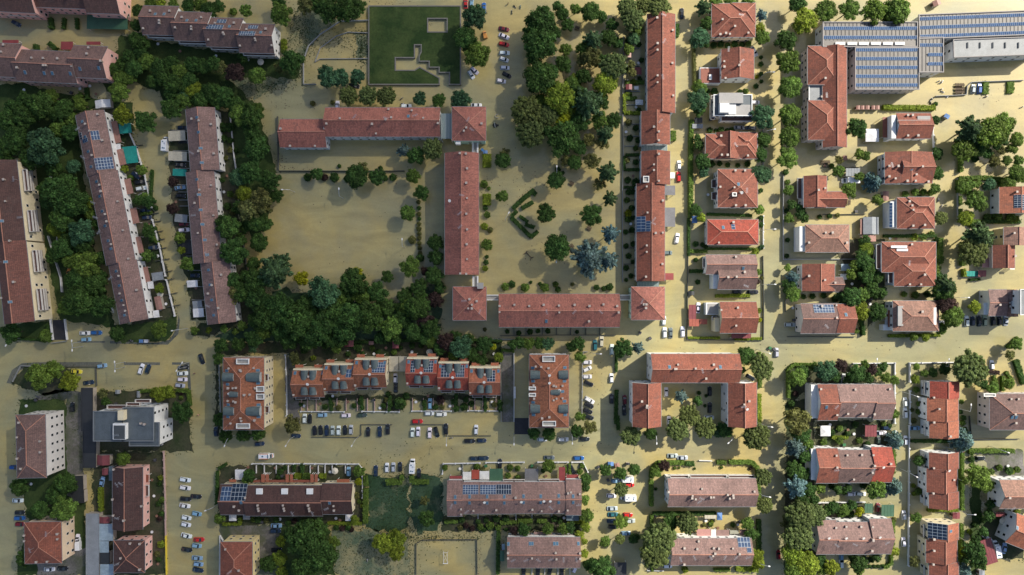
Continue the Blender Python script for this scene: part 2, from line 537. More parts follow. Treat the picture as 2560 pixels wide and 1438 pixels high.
def flat_roof(s, org, root, deck=None):
    b = MB(org)
    U, V, h = s.U, s.V, s.h
    b.hexa([s.P(x, y, h - 0.58) for x, y in ((-U, -V), (U, -V), (U, V), (-U, V))],
           [s.P(x, y, h - 0.38) for x, y in ((-U, -V), (U, -V), (U, V), (-U, V))], 0)
    s.robj = b.obj("roof", ["sheet"], root, color=deck or s.col)
    b = MB(org); w = 0.32
    for q in ([(-U, -V), (U, -V), (U, -V + w), (-U, -V + w)], [(-U, V - w), (U, V - w), (U, V), (-U, V)],
              [(-U, -V + w), (-U + w, -V + w), (-U + w, V - w), (-U, V - w)], [(U - w, -V + w), (U, -V + w), (U, V - w), (U - w, V - w)]):
        b.hexa([s.P(x, y, h - 0.376) for x, y in q], [s.P(x, y, h) for x, y in q], 0)
    b.obj("parapet", ["plaster"], s.robj, color=s.edge)

def solar_array(root, org, s, x0, y0, x1, y1, nx, ny, tilt=None, dark=1.0, name="solar_panel"):
    """rows of panels lying on the roof of volume s; x0..y1 in photo pixels"""
    k = (1 - (s.h + s.rise * .5) / H) / PX
    X, Y = W((x0 + x1) / 2, (y0 + y1) / 2, s.h + (s.rise * .5 if s.t != 'f' else 0))
    up, al = s.slope(X, Y)
    if s.t == 'f': up, al = s.a + math.pi / 2, math.radians(tilt or 0)
    base_a = math.radians(0) + (s.a - (math.pi / 2 if s.t == 'x' or (s.t == 'h' and s.V > s.U and abs(s.a) > 1) else 0))
    w, l = (x1 - x0) * k, (y1 - y0) * k
    upv = Vector((math.cos(up), math.sin(up), 0))
    # is the slope along picture y or x?
    along_y = abs(upv.dot(Vector((-math.sin(base_a), math.cos(base_a), 0)))) > 0.5
    if along_y: au, av, nu, nv = w, l / math.cos(al), nx, ny
    else: au, av, nu, nv = l, w / math.cos(al), ny, nx
    side = Vector((upv.y, -upv.x, 0))
    e2 = upv * math.cos(al) + Vector((0, 0, math.sin(al)))
    nrm = side.cross(e2)
    c = Vector((X, Y, s.z(X, Y))) + nrm * (0.14 if s.t != 'f' else 0.1 + av / 2 * math.sin(al))
    b = MB(org)
    def q(a0, a1, b0, b1, z0, z1, mat):
        lo = [tuple(c + side * u + e2 * v + nrm * z0) for u, v in ((a0, b0), (a1, b0), (a1, b1), (a0, b1))]
        hi = [tuple(c + side * u + e2 * v + nrm * z1) for u, v in ((a0, b0), (a1, b0), (a1, b1), (a0, b1))]
        b.hexa(lo, hi, mat)
    q(-au / 2, au / 2, -av / 2, av / 2, -0.06, 0.0, 1)
    du, dv = au / nu, av / nv
    for i in range(nu):
        for j in range(nv):
            q(-au / 2 + i * du + 0.07, -au / 2 + (i + 1) * du - 0.07, -av / 2 + j * dv + 0.07, -av / 2 + (j + 1) * dv - 0.07, 0.003, 0.03, 0)
    return b.obj(name, ["solar", "panel_frame"], root, color=tuple(v * dark for v in (0.022, 0.042, 0.085)))
tinted("panel_frame", 0.5, 0.95, 1.05, 0.5, 3.0, base=(0.42, 0.47, 0.52))

def on_roof(vols, px, py):
    best = None
    for s in vols:
        zz = s.h + (s.rise * 0.5 if s.t != 'f' else 0)
        X, Y = W(px, py, zz); u, v = s.loc(X, Y)
        d = max(abs(u) - s.U, abs(v) - s.V)
        if best is None or d < best[0] - 0.01: best = (d, s, X, Y)
    _, s, X, Y = best
    X, Y = W(px, py, s.z(X, Y))
    return s, X, Y, s.z(X, Y)

BUILD = []
def B(name, short, label, cat, wall, vols, det="", group=None, floors=None, shut=False, deck=None, wstep=3.3, auto=True, edge="w"):
    V = [Vol(*v) for v in vols]
    for v in V: v.edge = WC[edge]
    VOLS.extend(V)
    BUILD.append((name, short, label, cat, wall, V, det, group, shut, deck, wstep, auto))
    xs = [c for v in V for c in (v.px[0], v.px[2])]; ys = [c for v in V for c in (v.px[1], v.px[3])]
    LAND.append((short, min(xs), min(ys), max(xs), max(ys)))

def make_building(name, short, label, cat, wall, V, det, group, shut, deck, wstep, auto):
    cx = sum(v.cx for v in V) / len(V); cy = sum(v.cy for v in V) / len(V)
    root = empty(name, cx, cy); org = (cx, cy, 0)
    setp(root, label, cat, group)
    wall_mesh(V, org).obj("wall", ["plaster"], root, color=WC[wall])
    cols = {}
    for v in V:
        if v.t == 'f': flat_roof(v, org, root, deck)
        else: cols.setdefault(v.col, []).append(v)
    for c, vs in cols.items():
        ro = roof_mesh(vs, org).obj("roof", ["tiles", "ridge", "gutter"], root, color=c)
        for v in vs: v.robj = ro
    # windows on free wall faces
    spots = []
    for v in V:
        for ax in (0, 1):
            for sg in (-1, 1):
                L = (v.V if ax == 0 else v.U) - v.ov
                D = (v.U if ax == 0 else v.V) - v.ov
                n = max(1, int(2 * L / wstep)); nf = max(1, int((v.h - 0.4) / 3.0))
                for i in range(n):
                    t = -L + (i + 0.5) * 2 * L / n
                    u, w_ = (sg * D, t) if ax == 0 else (t, sg * D)
                    X, Y = v.wor(u, w_)
                    nx, ny = v.wor(u + (sg * .4 if ax == 0 else 0), w_ + (sg * .4 if ax == 1 else 0))
                    ang = math.atan2(ny - Y, nx - X) - math.pi / 2
                    for f in range(nf):
                        z = 1.55 + f * 3.0
                        if z + 1.0 > v.h: continue
                        if any(o is not v and o.inside(nx, ny, z) for o in VOLS): continue
                        spots.append((X - cx, Y - cy, z, ang))
    while len(spots) > 96: spots = [q for i, q in enumerate(spots) if i % 4 != 3]
    for x, y, z, a in spots:
        inst("window", S["window_s"] if shut else S["window"], root, (x, y, z), (0, 0, a))
    r = random.Random(hash_(short))
    items = [d.split() for d in det.split(";") if d.strip()]
    kinds = {d[0] for d in items}
    if auto and 'c' not in kinds:
        for v in V:
            x0, y0, x1, y1 = v.px
            if v.t == 'f': continue
            n = max(1, int(2 * v.V / 9))
            for i in range(n):
                t = -v.V + (i + r.uniform(0.25, 0.75)) * 2 * v.V / n
                u = r.choice((-1, 1)) * v.U * r.uniform(0.12, 0.45)
                X, Y = v.wor(u, t * 0.9); z = v.z(X, Y)
                inst("chimney", S["chimney"], v.robj, (X - cx, Y - cy, z), (0, 0, v.a), r.uniform(0.72, 0.98))
            if r.random() < 0.75:
                X, Y = v.wor(v.U * 0.1, v.V * r.uniform(-.6, .6)); z = v.z(X, Y)
                inst("antenna", S["antenna"], v.robj, (X - cx, Y - cy, z), (0, 0, r.uniform(0, 3)))
    for d in items:
        a = [float(q) for q in d[1:]]
        if d[0] in 'cadr':
            for i in range(0, len(a), 2):
                s, X, Y, z = on_roof(V, a[i], a[i + 1])
                if d[0] == 'c': inst("chimney", S["chimney"], s.robj, (X - cx, Y - cy, z), (0, 0, s.a), r.uniform(0.78, 1.02))
                if d[0] == 'a': inst("antenna", S["antenna"], s.robj, (X - cx, Y - cy, z), (0, 0, r.uniform(0, 3)), 1.2)
                if d[0] == 'd': inst("satellite_dish", S["dish"], s.robj, (X - cx, Y - cy, z), (0, 0, 0.4), 1.3)
                if d[0] == 'r':
                    up, al = s.slope(X, Y)
                    M = Matrix.Rotation(up - math.pi / 2, 4, 'Z') @ Matrix.Rotation(al, 4, 'X')
                    inst("roof_window", S["roof_window"], s.robj, (X - cx, Y - cy, z + 0.02), M.to_euler(), 1.15)
        elif d[0] in ('s', 'S'):
            s = on_roof(V, (a[0] + a[2]) / 2, (a[1] + a[3]) / 2)[0]
            solar_array(s.robj, org, s, a[0], a[1], a[2], a[3], int(a[4]), int(a[5]), tilt=a[6] if len(a) > 6 else 0,
                        dark=0.55 if d[0] == 'S' else 2.6 if s.t == 'f' else 1.5)
        elif d[0] in EXTRA:
            EXTRA[d[0]](root, org, V, a)
    return root

def hash_(s):
    h = 7
    for ch in s: h = (h * 131 + ord(ch)) & 0xffffffff
    return h

def rectbox(org, x0, y0, x1, y1, z0, z1, mat=0, b=None, ang=0.0):
    b = b or MB(org); k = (1 - z1 / H) / PX
    X, Y = W((x0 + x1) / 2, (y0 + y1) / 2, z1)
    b.box(X, Y, z0, z1, (x1 - x0) * k, (y1 - y0) * k, math.radians(ang), mat); return b

# --- special parts, all in photo pixels: x0 y0 x1 y1 z ...
def ex_leanto(root, org, V, a):      # T x0 y0 x1 y1 z col ang : tiled lean-to / porch roof on posts or wall
    x0, y0, x1, y1, z, ci = a[:6]; ang = a[6] if len(a) > 6 else 0
    col = [RC['R'], RC['M'], RC['W'], (0.05, 0.12, 0.07), (0.15, 0.15, 0.16), RC['B'], RC['O'], (0.30, 0.30, 0.24), (0.03, 0.30, 0.24), (0.24, 0.05, 0.05), RC['P'], (0.42, 0.22, 0.20), (0.10, 0.14, 0.17)][int(ci)]
    b = rectbox(org, x0, y0, x1, y1, z - 0.15, z, ang=ang)
    b.obj("lean_to_roof", ["sheet"], root, color=col)
    b = MB(org); k = (1 - z / H) / PX; X, Y = W((x0 + x1) / 2, (y0 + y1) / 2, z)
    w, l = (x1 - x0) * k - .5, (y1 - y0) * k - .5; ca, sa = math.cos(math.radians(ang)), math.sin(math.radians(ang))
    for u in (-w / 2, w / 2):
        for v in (-l / 2, l / 2): b.box(X + u * ca - v * sa, Y + u * sa + v * ca, -0.4, z - 0.15, 0.15, 0.15)
    b.obj("post_frame", ["white"], root)
def ex_white(root, org, V, a):       # W: plain white or coloured wall block / terrace: x0 y0 x1 y1 z0 z1 wallcode(0..)
    col = [WC['w'], WC['c'], WC['p'], WC['y'], WC['g'], (0.33, 0.32, 0.31), (0.06, 0.07, 0.08)][int(a[6]) if len(a) > 6 else 0]
    rectbox(org, *a[:6]).obj("wall_block", ["plaster"], root, color=col)
tinted("deck", 0.8, 0.85, 1.1, 0.5, 3.0, base=(0.16, 0.09, 0.075))
def ex_ribs(root, org, V, a):     # Q x0 y0 x1 y1 z n : standing seams across a flat roof
    x0, y0, x1, y1, z, n = a[:6]; b = MB(org); n = int(n)
    for i in range(n): rectbox(org, x0 + (x1 - x0) * (i + .5) / n - .9, y0, x0 + (x1 - x0) * (i + .5) / n + .9, y1, z - .05, z + .06, 0, b)
    b.obj("roof_seam", ["dark"], root)
def ex_balcony(root, org, V, a):     # b x0 y0 x1 y1 z0 : slab with parapet rail
    x0, y0, x1, y1, z = a[:5]; ang = a[5] if len(a) > 5 else 0
    b = rectbox(org, x0, y0, x1, y1, z - 0.2, z, 1, ang=ang)
    k = (1 - z / H) / PX; X, Y = W((x0 + x1) / 2, (y0 + y1) / 2, z); w, l = (x1 - x0) * k, (y1 - y0) * k
    ca, sa = math.cos(math.radians(ang)), math.sin(math.radians(ang))
    for u, v, ww, ll in ((-w / 2 + .06, 0, .12, l - .24), (w / 2 - .06, 0, .12, l - .24), (0, -l / 2 + .06, w, .12), (0, l / 2 - .06, w, .12)):
        b.box(X + u * ca - v * sa, Y + u * sa + v * ca, z + 0.002, z + 0.95, ww, ll, math.radians(ang))
    b.obj("balcony", ["plaster", "deck"], root, color=(0.6, 0.58, 0.56))
def ex_barrel(root, org, V, a):      # v x y w l : barrel-vaulted zinc dormer, axis along picture y
    x, y, w, l = a[:4]; ax = a[4] if len(a) > 4 else 0
    s, X, Y, z = on_roof(V, x, y); k = (1 - z / H) / PX; w *= k; l *= k
    b = MB(org); n = 8
    up = 1 if Y > s.cy else -1
    prof = [(math.cos(math.pi * i / n), math.sin(math.pi * i / n)) for i in range(n + 1)]
    zb = z - 0.9; rr = w / 2
    def P(u, v, zz):
        return (X + u, Y + v, zz) if not ax else (X + v, Y + u, zz)
    A = [P(rr * c, -l / 2, zb + 1.15 + rr * 0.75 * q) for c, q in prof]; C = [P(rr * c, l / 2, zb + 1.15 + rr * 0.75 * q) for c, q in prof]
    for i in range(n):
        q = [A[i], A[i + 1], C[i + 1], C[i]]
        b.poly(q if ax == 0 else list(reversed(q)), 0)
    for R_, v in ((A, -l / 2), (C, l / 2)):
        b.poly([P(-rr, v, zb), P(rr, v, zb)] + R_, 1)
    for sg in (-1, 1):
        b.poly([P(sg * rr, -l / 2, zb), P(sg * rr, l / 2, zb), P(sg * rr, l / 2, zb + 1.15), P(sg * rr, -l / 2, zb + 1.15)], 1)
    b.obj("dormer", ["zinc", "plaster"], root, color=(0.35, 0.37, 0.38), smooth=False)
tinted("zinc", 0.6, 0.8, 1.15, 0.8, 3.0, base=(0.085, 0.115, 0.120))
def ex_glass(root, org, V, a):       # G x0 y0 x1 y1 z ang : glazed canopy
    x0, y0, x1, y1, z = a[:5]
    b = rectbox(org, x0, y0, x1, y1, z - 0.1, z, 1)
    n = int((y1 - y0) / 4) + 1; m_ = int((x1 - x0) / 4) + 1
    for i in range(m_ + 1): rectbox(org, x0 + (x1 - x0) * i / m_ - .3, y0, x0 + (x1 - x0) * i / m_ + .3, y1, z + 0.002, z + 0.06, 0, b)
    b.obj("glass_canopy", ["metal", "glass_canopy"], root)
    b = MB(org)
    for px, py in ((x0, y0), (x1, y0), (x1, y1), (x0, y1)):
        X, Y = W(px, py, z); b.box(X, Y, -0.4, z - 0.1, 0.2, 0.2)
    b.obj("post_frame", ["white"], root)
def ex_skylightstrip(root, org, V, a):
    rectbox(org, *a[:4], a[4], a[4] + 0.5).obj("rooflight", ["white"], root)
def ex_terrace(root, org, V, a):     # N: sunken roof terrace: x0 y0 x1 y1 z kind
    x0, y0, x1, y1, z = a[:5]
    b = MB(org)
    rectbox(org, x0, y0, x1, y1, z - 1.5, z, 0, b)
    rectbox(org, x0 + 2, y0 + 2, x1 - 2, y1 - 2, z + 0.003, z + 0.03, 1, b)
    for q in ((x0, y0, x1, y0 + 2), (x0, y1 - 2, x1, y1), (x0, y0 + 2, x0 + 2, y1 - 2), (x1 - 2, y0 + 2, x1, y1 - 2)):
        rectbox(org, *q, z + 0.003, z + 0.6, 2, b)
    b.obj("roof_terrace", ["concrete", "concrete", "white"], root)
EXTRA = dict(T=ex_leanto, W=ex_white, b=ex_balcony, v=ex_barrel, G=ex_glass, K=ex_skylightstrip, N=ex_terrace, Q=ex_ribs)
# ---- north-west
B("terraced_house", "the top-edge pink terrace", "pink terrace with grey-brown roofs cut by the top left edge of the photo", "house", "p",
  [(-45, -40, 90, 30, 8.5, 'x', 2.2, 'B', -3), (86, -42, 220, 20, 7.8, 'x', 2.2, 'B', -2), (217, -38, 301, 34, 8.5, 'x', 2.2, 'B', -2)],
  "T 217 38 319 73 2.6 3 -1;b 22 30 100 42 3 -3;b 235 37 300 44 3 -2")
B("terraced_house", "the salmon-gabled terrace", "stepped terrace with salmon pink gable wall and pale upper roof slopes near the left top", "house", "p",
  [(-40, 108, 53, 192, 8, 'x', 2.4, 'U', -2.5), (44, 127, 195, 206, 7.6, 'x', 2.4, 'U', -2.5), (182, 115, 268, 195, 8.2, 'x', 2.4, 'U', -2.5)],
  "c 6 131 11 113 45 170 82 146 111 147 147 148 110 164 116 164 181 166 220 136 223 120 253 153;r 38 167 63 181 111 183 131 183 176 184 200 172 247 170;T 6 100 46 108 2.4 9 0;T 152 104 182 124 2.4 9 0;T 216 104 251 112 2.4 9 0")
B("terraced_house", "the four-step terrace", "terrace of four stepped houses with two roofs carrying solar panels and white balconies below", "house", "w",
  [(357, 15, 447, 88, 7.6, 'x', 2.4, 'U', -1.5), (437, 30, 529, 103, 7.6, 'x', 2.4, 'U', -1.5), (517, 45, 608, 118, 7.6, 'x', 2.4, 'U', -1.5), (599, 60, 687, 133, 7.8, 'x', 2.4, 'U', -1.5)],
  "c 378 29 426 29 399 52 400 59 361 73 439 70 457 45 505 45 479 67 480 74 539 59 587 59 559 83 561 87 523 101 618 75 666 74 638 97 640 102 602 116 681 115;r 389 36 411 36 468 52 491 52 574 67 652 82 630 82;"
  "s 541 46 564 58 3 2;s 520 64 561 78 6 2;s 619 61 643 72 4 2;s 601 81 641 94 7 2;b 372 89 440 98 3 -1.5;b 372 89 440 96 5.6 -1.5;b 450 104 524 113 3 -1.5;b 450 104 524 111 5.6 -1.5;b 530 119 604 127 3 -1.5;b 530 119 604 126 5.6 -1.5;b 610 134 690 143 3 -1.5;b 610 134 690 141 5.6 -1.5")
B("terraced_house", "the long leaning brown terrace", "very long brown-roofed terrace slanting down the left side with tiny gardens on its right", "house", "w",
  [(203, 280, 276, 437, 6.8, 'y', 1.8, 'P', 11.3), (243, 430, 317, 660, 6.8, 'y', 1.8, 'P', 11.2), (285, 654, 357, 806, 6.8, 'y', 1.8, 'P', 11)],
  "c 216 311 226 328 259 352 233 389 247 287 252 463 256 479 297 504 266 536 270 554 310 576 281 611 324 647 300 690 302 734 312 763 316 777 345 725;a 203 325 215 396 240 508 246 545 255 581 290 775 284 695;"
  "r 206 304 213 342 221 379 228 417 242 454 250 491 256 528 263 565 271 602 278 622 291 678 299 714 305 751 312 788;s 243 394 279 424 6 4;S 196 330 203 348 1 3;s 204 346 222 356 3 1;s 232 328 249 351 3 2",
  wstep=4.2)
B("terraced_house", "the weathered mauve terrace", "long weathered mauve-roofed terrace with pale patches, right of the slanting flooded lane", "house", "w",
  [(470, 271, 543, 428, 6.8, 'y', 1.8, 'P', 4.6), (474, 428, 545, 658, 6.8, 'y', 1.8, 'P', 4.8), (510, 654, 583, 809, 6.8, 'y', 1.8, 'P', 6.5)],
  "c 481 298 498 302 530 312 537 385 499 379 500 475 530 464 536 539 489 508 497 583 545 612 555 687 532 713 522 734 547 770;a 485 385 490 540 521 636 525 765;"
  "r 493 294 497 331 502 371 505 407 493 449 498 487 502 525 506 561 511 600 517 637 522 675 526 712 530 750 535 788", wstep=4.2)
B("apartment_block", "the cream balcony block", "large block with cream balconied front and dark then red roof at the left edge", "apartment block", "c",
  [(-22, 403, 53, 607, 11.5, 'y', 2.6, 'D', 6.2), (0, 604, 76, 808, 11.5, 'y', 2.6, 'F', 6.2)],
  "c 13 503 10 449 24 602 34 705 4 745;a 45 450 60 545 5 655;r 6 553 17 655 28 755;" +
  ";".join("b %d %d %d %d %g 6.2" % (58 + (y - 425) * .115 + d, y, 68 + (y - 425) * .115 + d, y + 54, z) for y in (424, 526, 626, 722) for z, d in ((2.8, 17), (5.6, 12), (8.4, 5))),
  wstep=3.0)
# ---- south-west
B("apartment_block", "the hipped off-white block", "four-storey off-white block with long hipped brown roof beside the left-hand street", "apartment block", "s",
  [(41, 1037, 115, 1195, 12, 'h', 2.6, 'U', 1.2)], "c 44 1093 45 1146 55 1171 104 1102 105 1129 50 1056;a 62 1120")
B("apartment_block", "the peach block", "peach-walled block with worn red hipped roof in the bottom left corner", "apartment block", "a",
  [(61, 1305, 154, 1409, 9, 'h', 2.4, 'R', 1)], "c 62 1338 62 1352 147 1333 147 1346 93 1404 120 1403;a 125 1330 85 1370")
B("apartment_block", "the grey flat-roofed block", "modern white block with stepped dark grey flat roof and lift tower", "apartment block", "w",
  [(232, 1028, 308, 1104, 12.5, 'f', 0, 'G'), (306, 1018, 384, 1104, 12.5, 'f', 0, 'G'), (322, 1056, 398, 1116, 11.9, 'f', 0, 'G')],
  "W 294 1027 309 1051 12 14.5 1;W 282 1059 314 1099 12 14 0;W 284 1064 312 1098 14.01 14.1 6;c 354 1058 363 1060;a 300 1085;b 395 1075 408 1112 3;b 270 1012 318 1022 9;b 318 1006 352 1014 9;b 340 998 378 1006 9", edge="k", auto=False)
B("terraced_house", "the dark brown terrace", "pink-walled house with very dark brown roof and long antennas, left of the parked car rows", "house", "p",
  [(281, 1168, 357, 1324, 6.2, 'y', 1.6, 'D')], "c 286 1173 283 1248 285 1288 312 1300 356 1264;a 300 1208 310 1205 300 1291;T 272 1166 284 1202 2.8 12 0;T 363 1187 371 1206 3 0;b 362 1212 374 1240 3")
B("villa", "the dark hip-roofed house", "pink house with dark brown hipped roof cut near the bottom edge at left", "house", "p",
  [(284, 1351, 362, 1432, 6.8, 'h', 2.2, 'D')], "c 352 1358 304 1394 352 1422 328 1357;a 300 1405")
B("apartment_block", "the yellow-walled block", "yellow-walled block with brown-red hipped roof cut by the bottom edge", "apartment block", "y",
  [(551, 1355, 631, 1452, 9, 'h', 2.2, 'R')], "c 565 1372 598 1425;a 580 1425")
B("terraced_house", "the terrace with orange bays", "dark brown-roofed terrace with orange bay roofs above and solar panels at its left end", "house", "c",
  [(551, 1211, 616, 1287, 6, 'x', 1.8, 'D'), (614, 1214, 807, 1290, 6.2, 'x', 1.8, 'D'), (805, 1209, 882, 1286, 6.2, 'x', 1.8, 'D')],
  "c 646 1262 647 1270 648 1276 709 1262 711 1270 712 1276 772 1262 774 1270 775 1276 587 1265 599 1275 835 1264 836 1275 614 1244;r 603 1256 824 1257;a 665 1280 735 1280 785 1280 820 1268;"
  "s 553 1219 578 1250 3 3;S 579 1212 616 1250 4 4;T 633 1200 793 1206 3.4 0 0;T 653 1186 662 1206 4 6;T 664 1186 672 1206 4 6;T 714 1186 722 1206 4 6;T 725 1186 732 1206 4 6;T 776 1186 784 1206 4 6;T 787 1186 794 1206 4 6;T 842 1198 874 1206 3.6 6;T 573 1199 590 1206 3.4 6;"
  "W 640 1222 656 1236 7.3 7.9 0;W 703 1222 719 1236 7.3 7.9 0;W 766 1222 782 1236 7.3 7.9 0")
# ---- centre south
B("apartment_block", "the cream palazzo", "cream apartment block with orange-brown hipped roof full of zinc dormers", "apartment block", "c",
  [(558, 894, 660, 1075, 12, 'h', 2.8, 'A')],
  "c 573 921 636 920 602 925 604 928 572 970 584 970 592 969 571 1002 585 1003 591 1005 578 1058 603 1045 605 1052 638 1050 612 987 626 986 640 970;r 567 927 645 926 569 961 646 958 571 1012 647 1012 570 1042 647 1042;d 575 983;"
  "v 572 943 22 28 1;v 635 943 24 34 1;v 574 1028 22 26 1;v 635 1028 24 34 1;v 586 986 14 22 1;N 590 897 622 911 13.2;N 590 1059 624 1072 13.2;N 640 966 660 980 13.2;N 640 985 660 999 13.2;b 650 935 672 952 9;b 650 1015 674 1032 9", wstep=3.4)
B("apartment_block", "the white-fronted palazzo", "apartment block with orange tiled hipped roof, grey dormers and white upper front", "apartment block", "w",
  [(1323, 887, 1422, 1069, 12, 'h', 2.8, 'A')],
  "c 1339 916 1353 917 1371 920 1334 963 1335 996 1384 964 1390 966 1406 964 1384 1000 1391 996 1406 995 1355 1045 1373 1042;d 1373 937 1373 956 1398 974;r 1332 920 1412 919 1333 953 1411 953 1333 1006 1411 1003 1334 1037 1413 1037 1406 979;"
  "v 1338 937 22 24 1;v 1408 937 22 24 1;v 1338 1022 22 24 1;v 1408 1022 22 24 1;v 1388 981 14 24 1;N 1356 890 1388 905 13.2;N 1356 1053 1390 1066 13.2;N 1322 967 1340 976 13;N 1322 983 1340 992 13", wstep=3.4)
for nm, sh, lb, vv, dt in (
  ("terraced_house", "the brown dormered terrace", "three stepped cream townhouses with orange and brown roofs and barrel dormers",
   [(732, 925, 812, 993, 8, 'x', 2.2, 'A'), (810, 912, 888, 978, 8, 'x', 2.2, 'A'), (886, 899, 967, 969, 8.2, 'x', 2.2, 'A')], "dl"),
  ("terraced_house", "the red dormered terrace", "three stepped townhouses with vivid red roofs, barrel dormers and dark solar panels",
   [(1016, 897, 1094, 964, 8, 'x', 2.2, 'M'), (1095, 908, 1172, 976, 8, 'x', 2.2, 'M'), (1173, 920, 1251, 988, 8, 'x', 2.2, 'O')], "dr")):
    d_ = []
    for (x0, y0, x1, y1, *_r) in vv:
        m_ = (x0 + x1) / 2
        for dx in (-11, 10):
            d_.append("v %g %g 17 24" % (m_ + dx, y0 + 13)); d_.append("v %g %g 17 20" % (m_ + dx, y1 - 16))
        d_.append("c %g %g %g %g" % (m_, y0 + 16, x0 + 3, y1 - 6)); d_.append("r %g %g %g %g" % (x0 + 6, y0 + 8, x1 - 5, y0 + 8)); d_.append("d %g %g" % (m_ - 2, (y0 + y1) / 2))
        for dx in (14, 62): d_.append("T %g %g %g %g 5 6 0" % (x0 + dx - 8, y0 - 13, x0 + dx + 12, y0 - 3))
        d_.append("W %g %g %g %g -0.4 8.6 1" % (x0 + 1, y0 - 3, x1 - 1, y0 + 1))
        d_.append("b %g %g %g %g 3" % (x0 + 8, y1 - 2, x0 + 34, y1 + 5)); d_.append("b %g %g %g %g 3" % (x0 + 42, y1 - 2, x0 + 68, y1 + 5))
    if dt == "dl": d_ += ["s 931 920 963 931 5 2", "s 940 907 963 919 4 2", "s 866 924 879 943 2 2"]
    else: d_ += ["S 1027 903 1038 930 2 4", "S 1060 903 1083 930 4 4", "S 1103 914 1124 942 3 4", "S 1140 914 1161 942 4 4", "S 1218 927 1238 953 3 4"]
    B(nm, sh, lb, "townhouses", "c", vv, ";".join(d_))
B("terraced_house", "the pale long solar terrace", "long mauve-grey terrace with three solar arrays and coloured canopies above it", "house", "w",
  [(1118, 1201, 1157, 1291, 6, 'x', 1.8, 'P'), (1156, 1205, 1286, 1285, 6, 'x', 1.8, 'P'), (1284, 1205, 1416, 1284, 6, 'x', 1.8, 'P'), (1414, 1199, 1453, 1288, 6.2, 'x', 1.8, 'P')],
  "c 1153 1272 1153 1285 1184 1276 1241 1274 1289 1243 1331 1273 1354 1277 1397 1277 1419 1275 1449 1234 1420 1232 1427 1230;d 1211 1253 1303 1252 1359 1250 1375 1250;a 1168 1275 1376 1265 1445 1258 1130 1260;"
  "r 1138 1243 1174 1242 1218 1242 1261 1242 1309 1241 1352 1241 1397 1240 1433 1241 1138 1256 1174 1257 1218 1257 1261 1257 1309 1256 1352 1256 1397 1256 1433 1256;s 1157 1214 1196 1235 6 4;s 1200 1214 1240 1235 6 4;S 1241 1213 1278 1235 6 2;"
  "T 1157 1180 1178 1200 3 2;T 1179 1175 1198 1198 3 1;T 1199 1178 1223 1199 3 2;T 1224 1172 1257 1204 3 3;T 1312 1172 1346 1203 3 4;T 1397 1168 1413 1202 3 9;T 1416 1187 1446 1195 3 9;T 1124 1190 1155 1197 3 9;T 1416 1289 1447 1302 2.8 12;b 1258 1198 1312 1205 3;b 1348 1197 1398 1204 3")
B("terraced_house", "the striped terrace", "pinkish striped-roof terrace with white dividing fins, right of the flooded sports court", "house", "w",
  [(1268, 1343, 1451, 1420, 6.2, 'x', 1.8, 'P')], "c 1270 1381 1270 1394 1330 1394 1389 1381 1391 1396 1450 1382 1450 1395;a 1283 1395 1315 1395 1345 1395 1376 1393 1408 1393 1440 1393;r 1271 1360 1325 1359 1331 1359 1386 1359 1393 1359 1446 1359;b 1270 1337 1330 1343 3;b 1350 1337 1449 1343 3;T 1335 1330 1380 1336 2.8 10")
B("terraced_house", "the brown terrace ringed by hedge", "long brown-pink roofed terrace with white fins, enclosed by a clipped hedge", "house", "w",
  [(1669, 1196, 1890, 1267, 8, 'x', 2, 'P')], "c 1671 1229 1754 1221 1730 1238 1729 1244 1738 1247 1776 1242 1783 1242 1818 1236 1831 1237 1823 1245 1832 1243 1885 1228;a 1750 1242 1745 1250;b 1675 1187 1720 1194 5.6;b 1725 1186 1815 1194 5.6;b 1820 1187 1885 1194 5.6")
B("terraced_house", "the terrace half under a pine", "pink-brown terrace whose left end hides under a huge pine, solar panels at its right end", "house", "w",
  [(1676, 1346, 1879, 1414, 7, 'x', 1.9, 'P')], "c 1710 1369 1745 1351 1742 1371 1783 1369 1787 1383 1781 1388 1848 1384 1710 1410 1796 1370 1831 1370;a 1698 1392 1732 1388 1772 1388 1808 1388 1835 1388 1865 1388;"
  "s 1846 1347 1877 1368 4 2;s 1866 1369 1877 1379 1 1;T 1742 1323 1777 1340 3 11;T 1778 1324 1790 1341 3 2;T 1791 1325 1823 1341 3 10;T 1849 1324 1868 1338 3 10;T 1825 1326 1847 1335 3 7")
B("apartment_block", "the U-shaped white block", "white U-shaped block with three red roofs around a flooded yard", "apartment block", "w",
  [(1627, 885, 1849, 957, 10.8, 'x', 2.2, 'R'), (1581, 957, 1653, 1067, 10.8, 'y', 2.2, 'R'), (1820, 956, 1892, 1067, 10.8, 'y', 2.2, 'R')],
  "c 1694 911 1783 911 1687 922 1690 922 1738 921 1790 922 1764 946 1604 1003 1617 1014 1616 1018 1871 1002 1860 1011;r 1674 918 1801 918;a 1752 925 1621 1015 1855 1015;d 1865 1021")
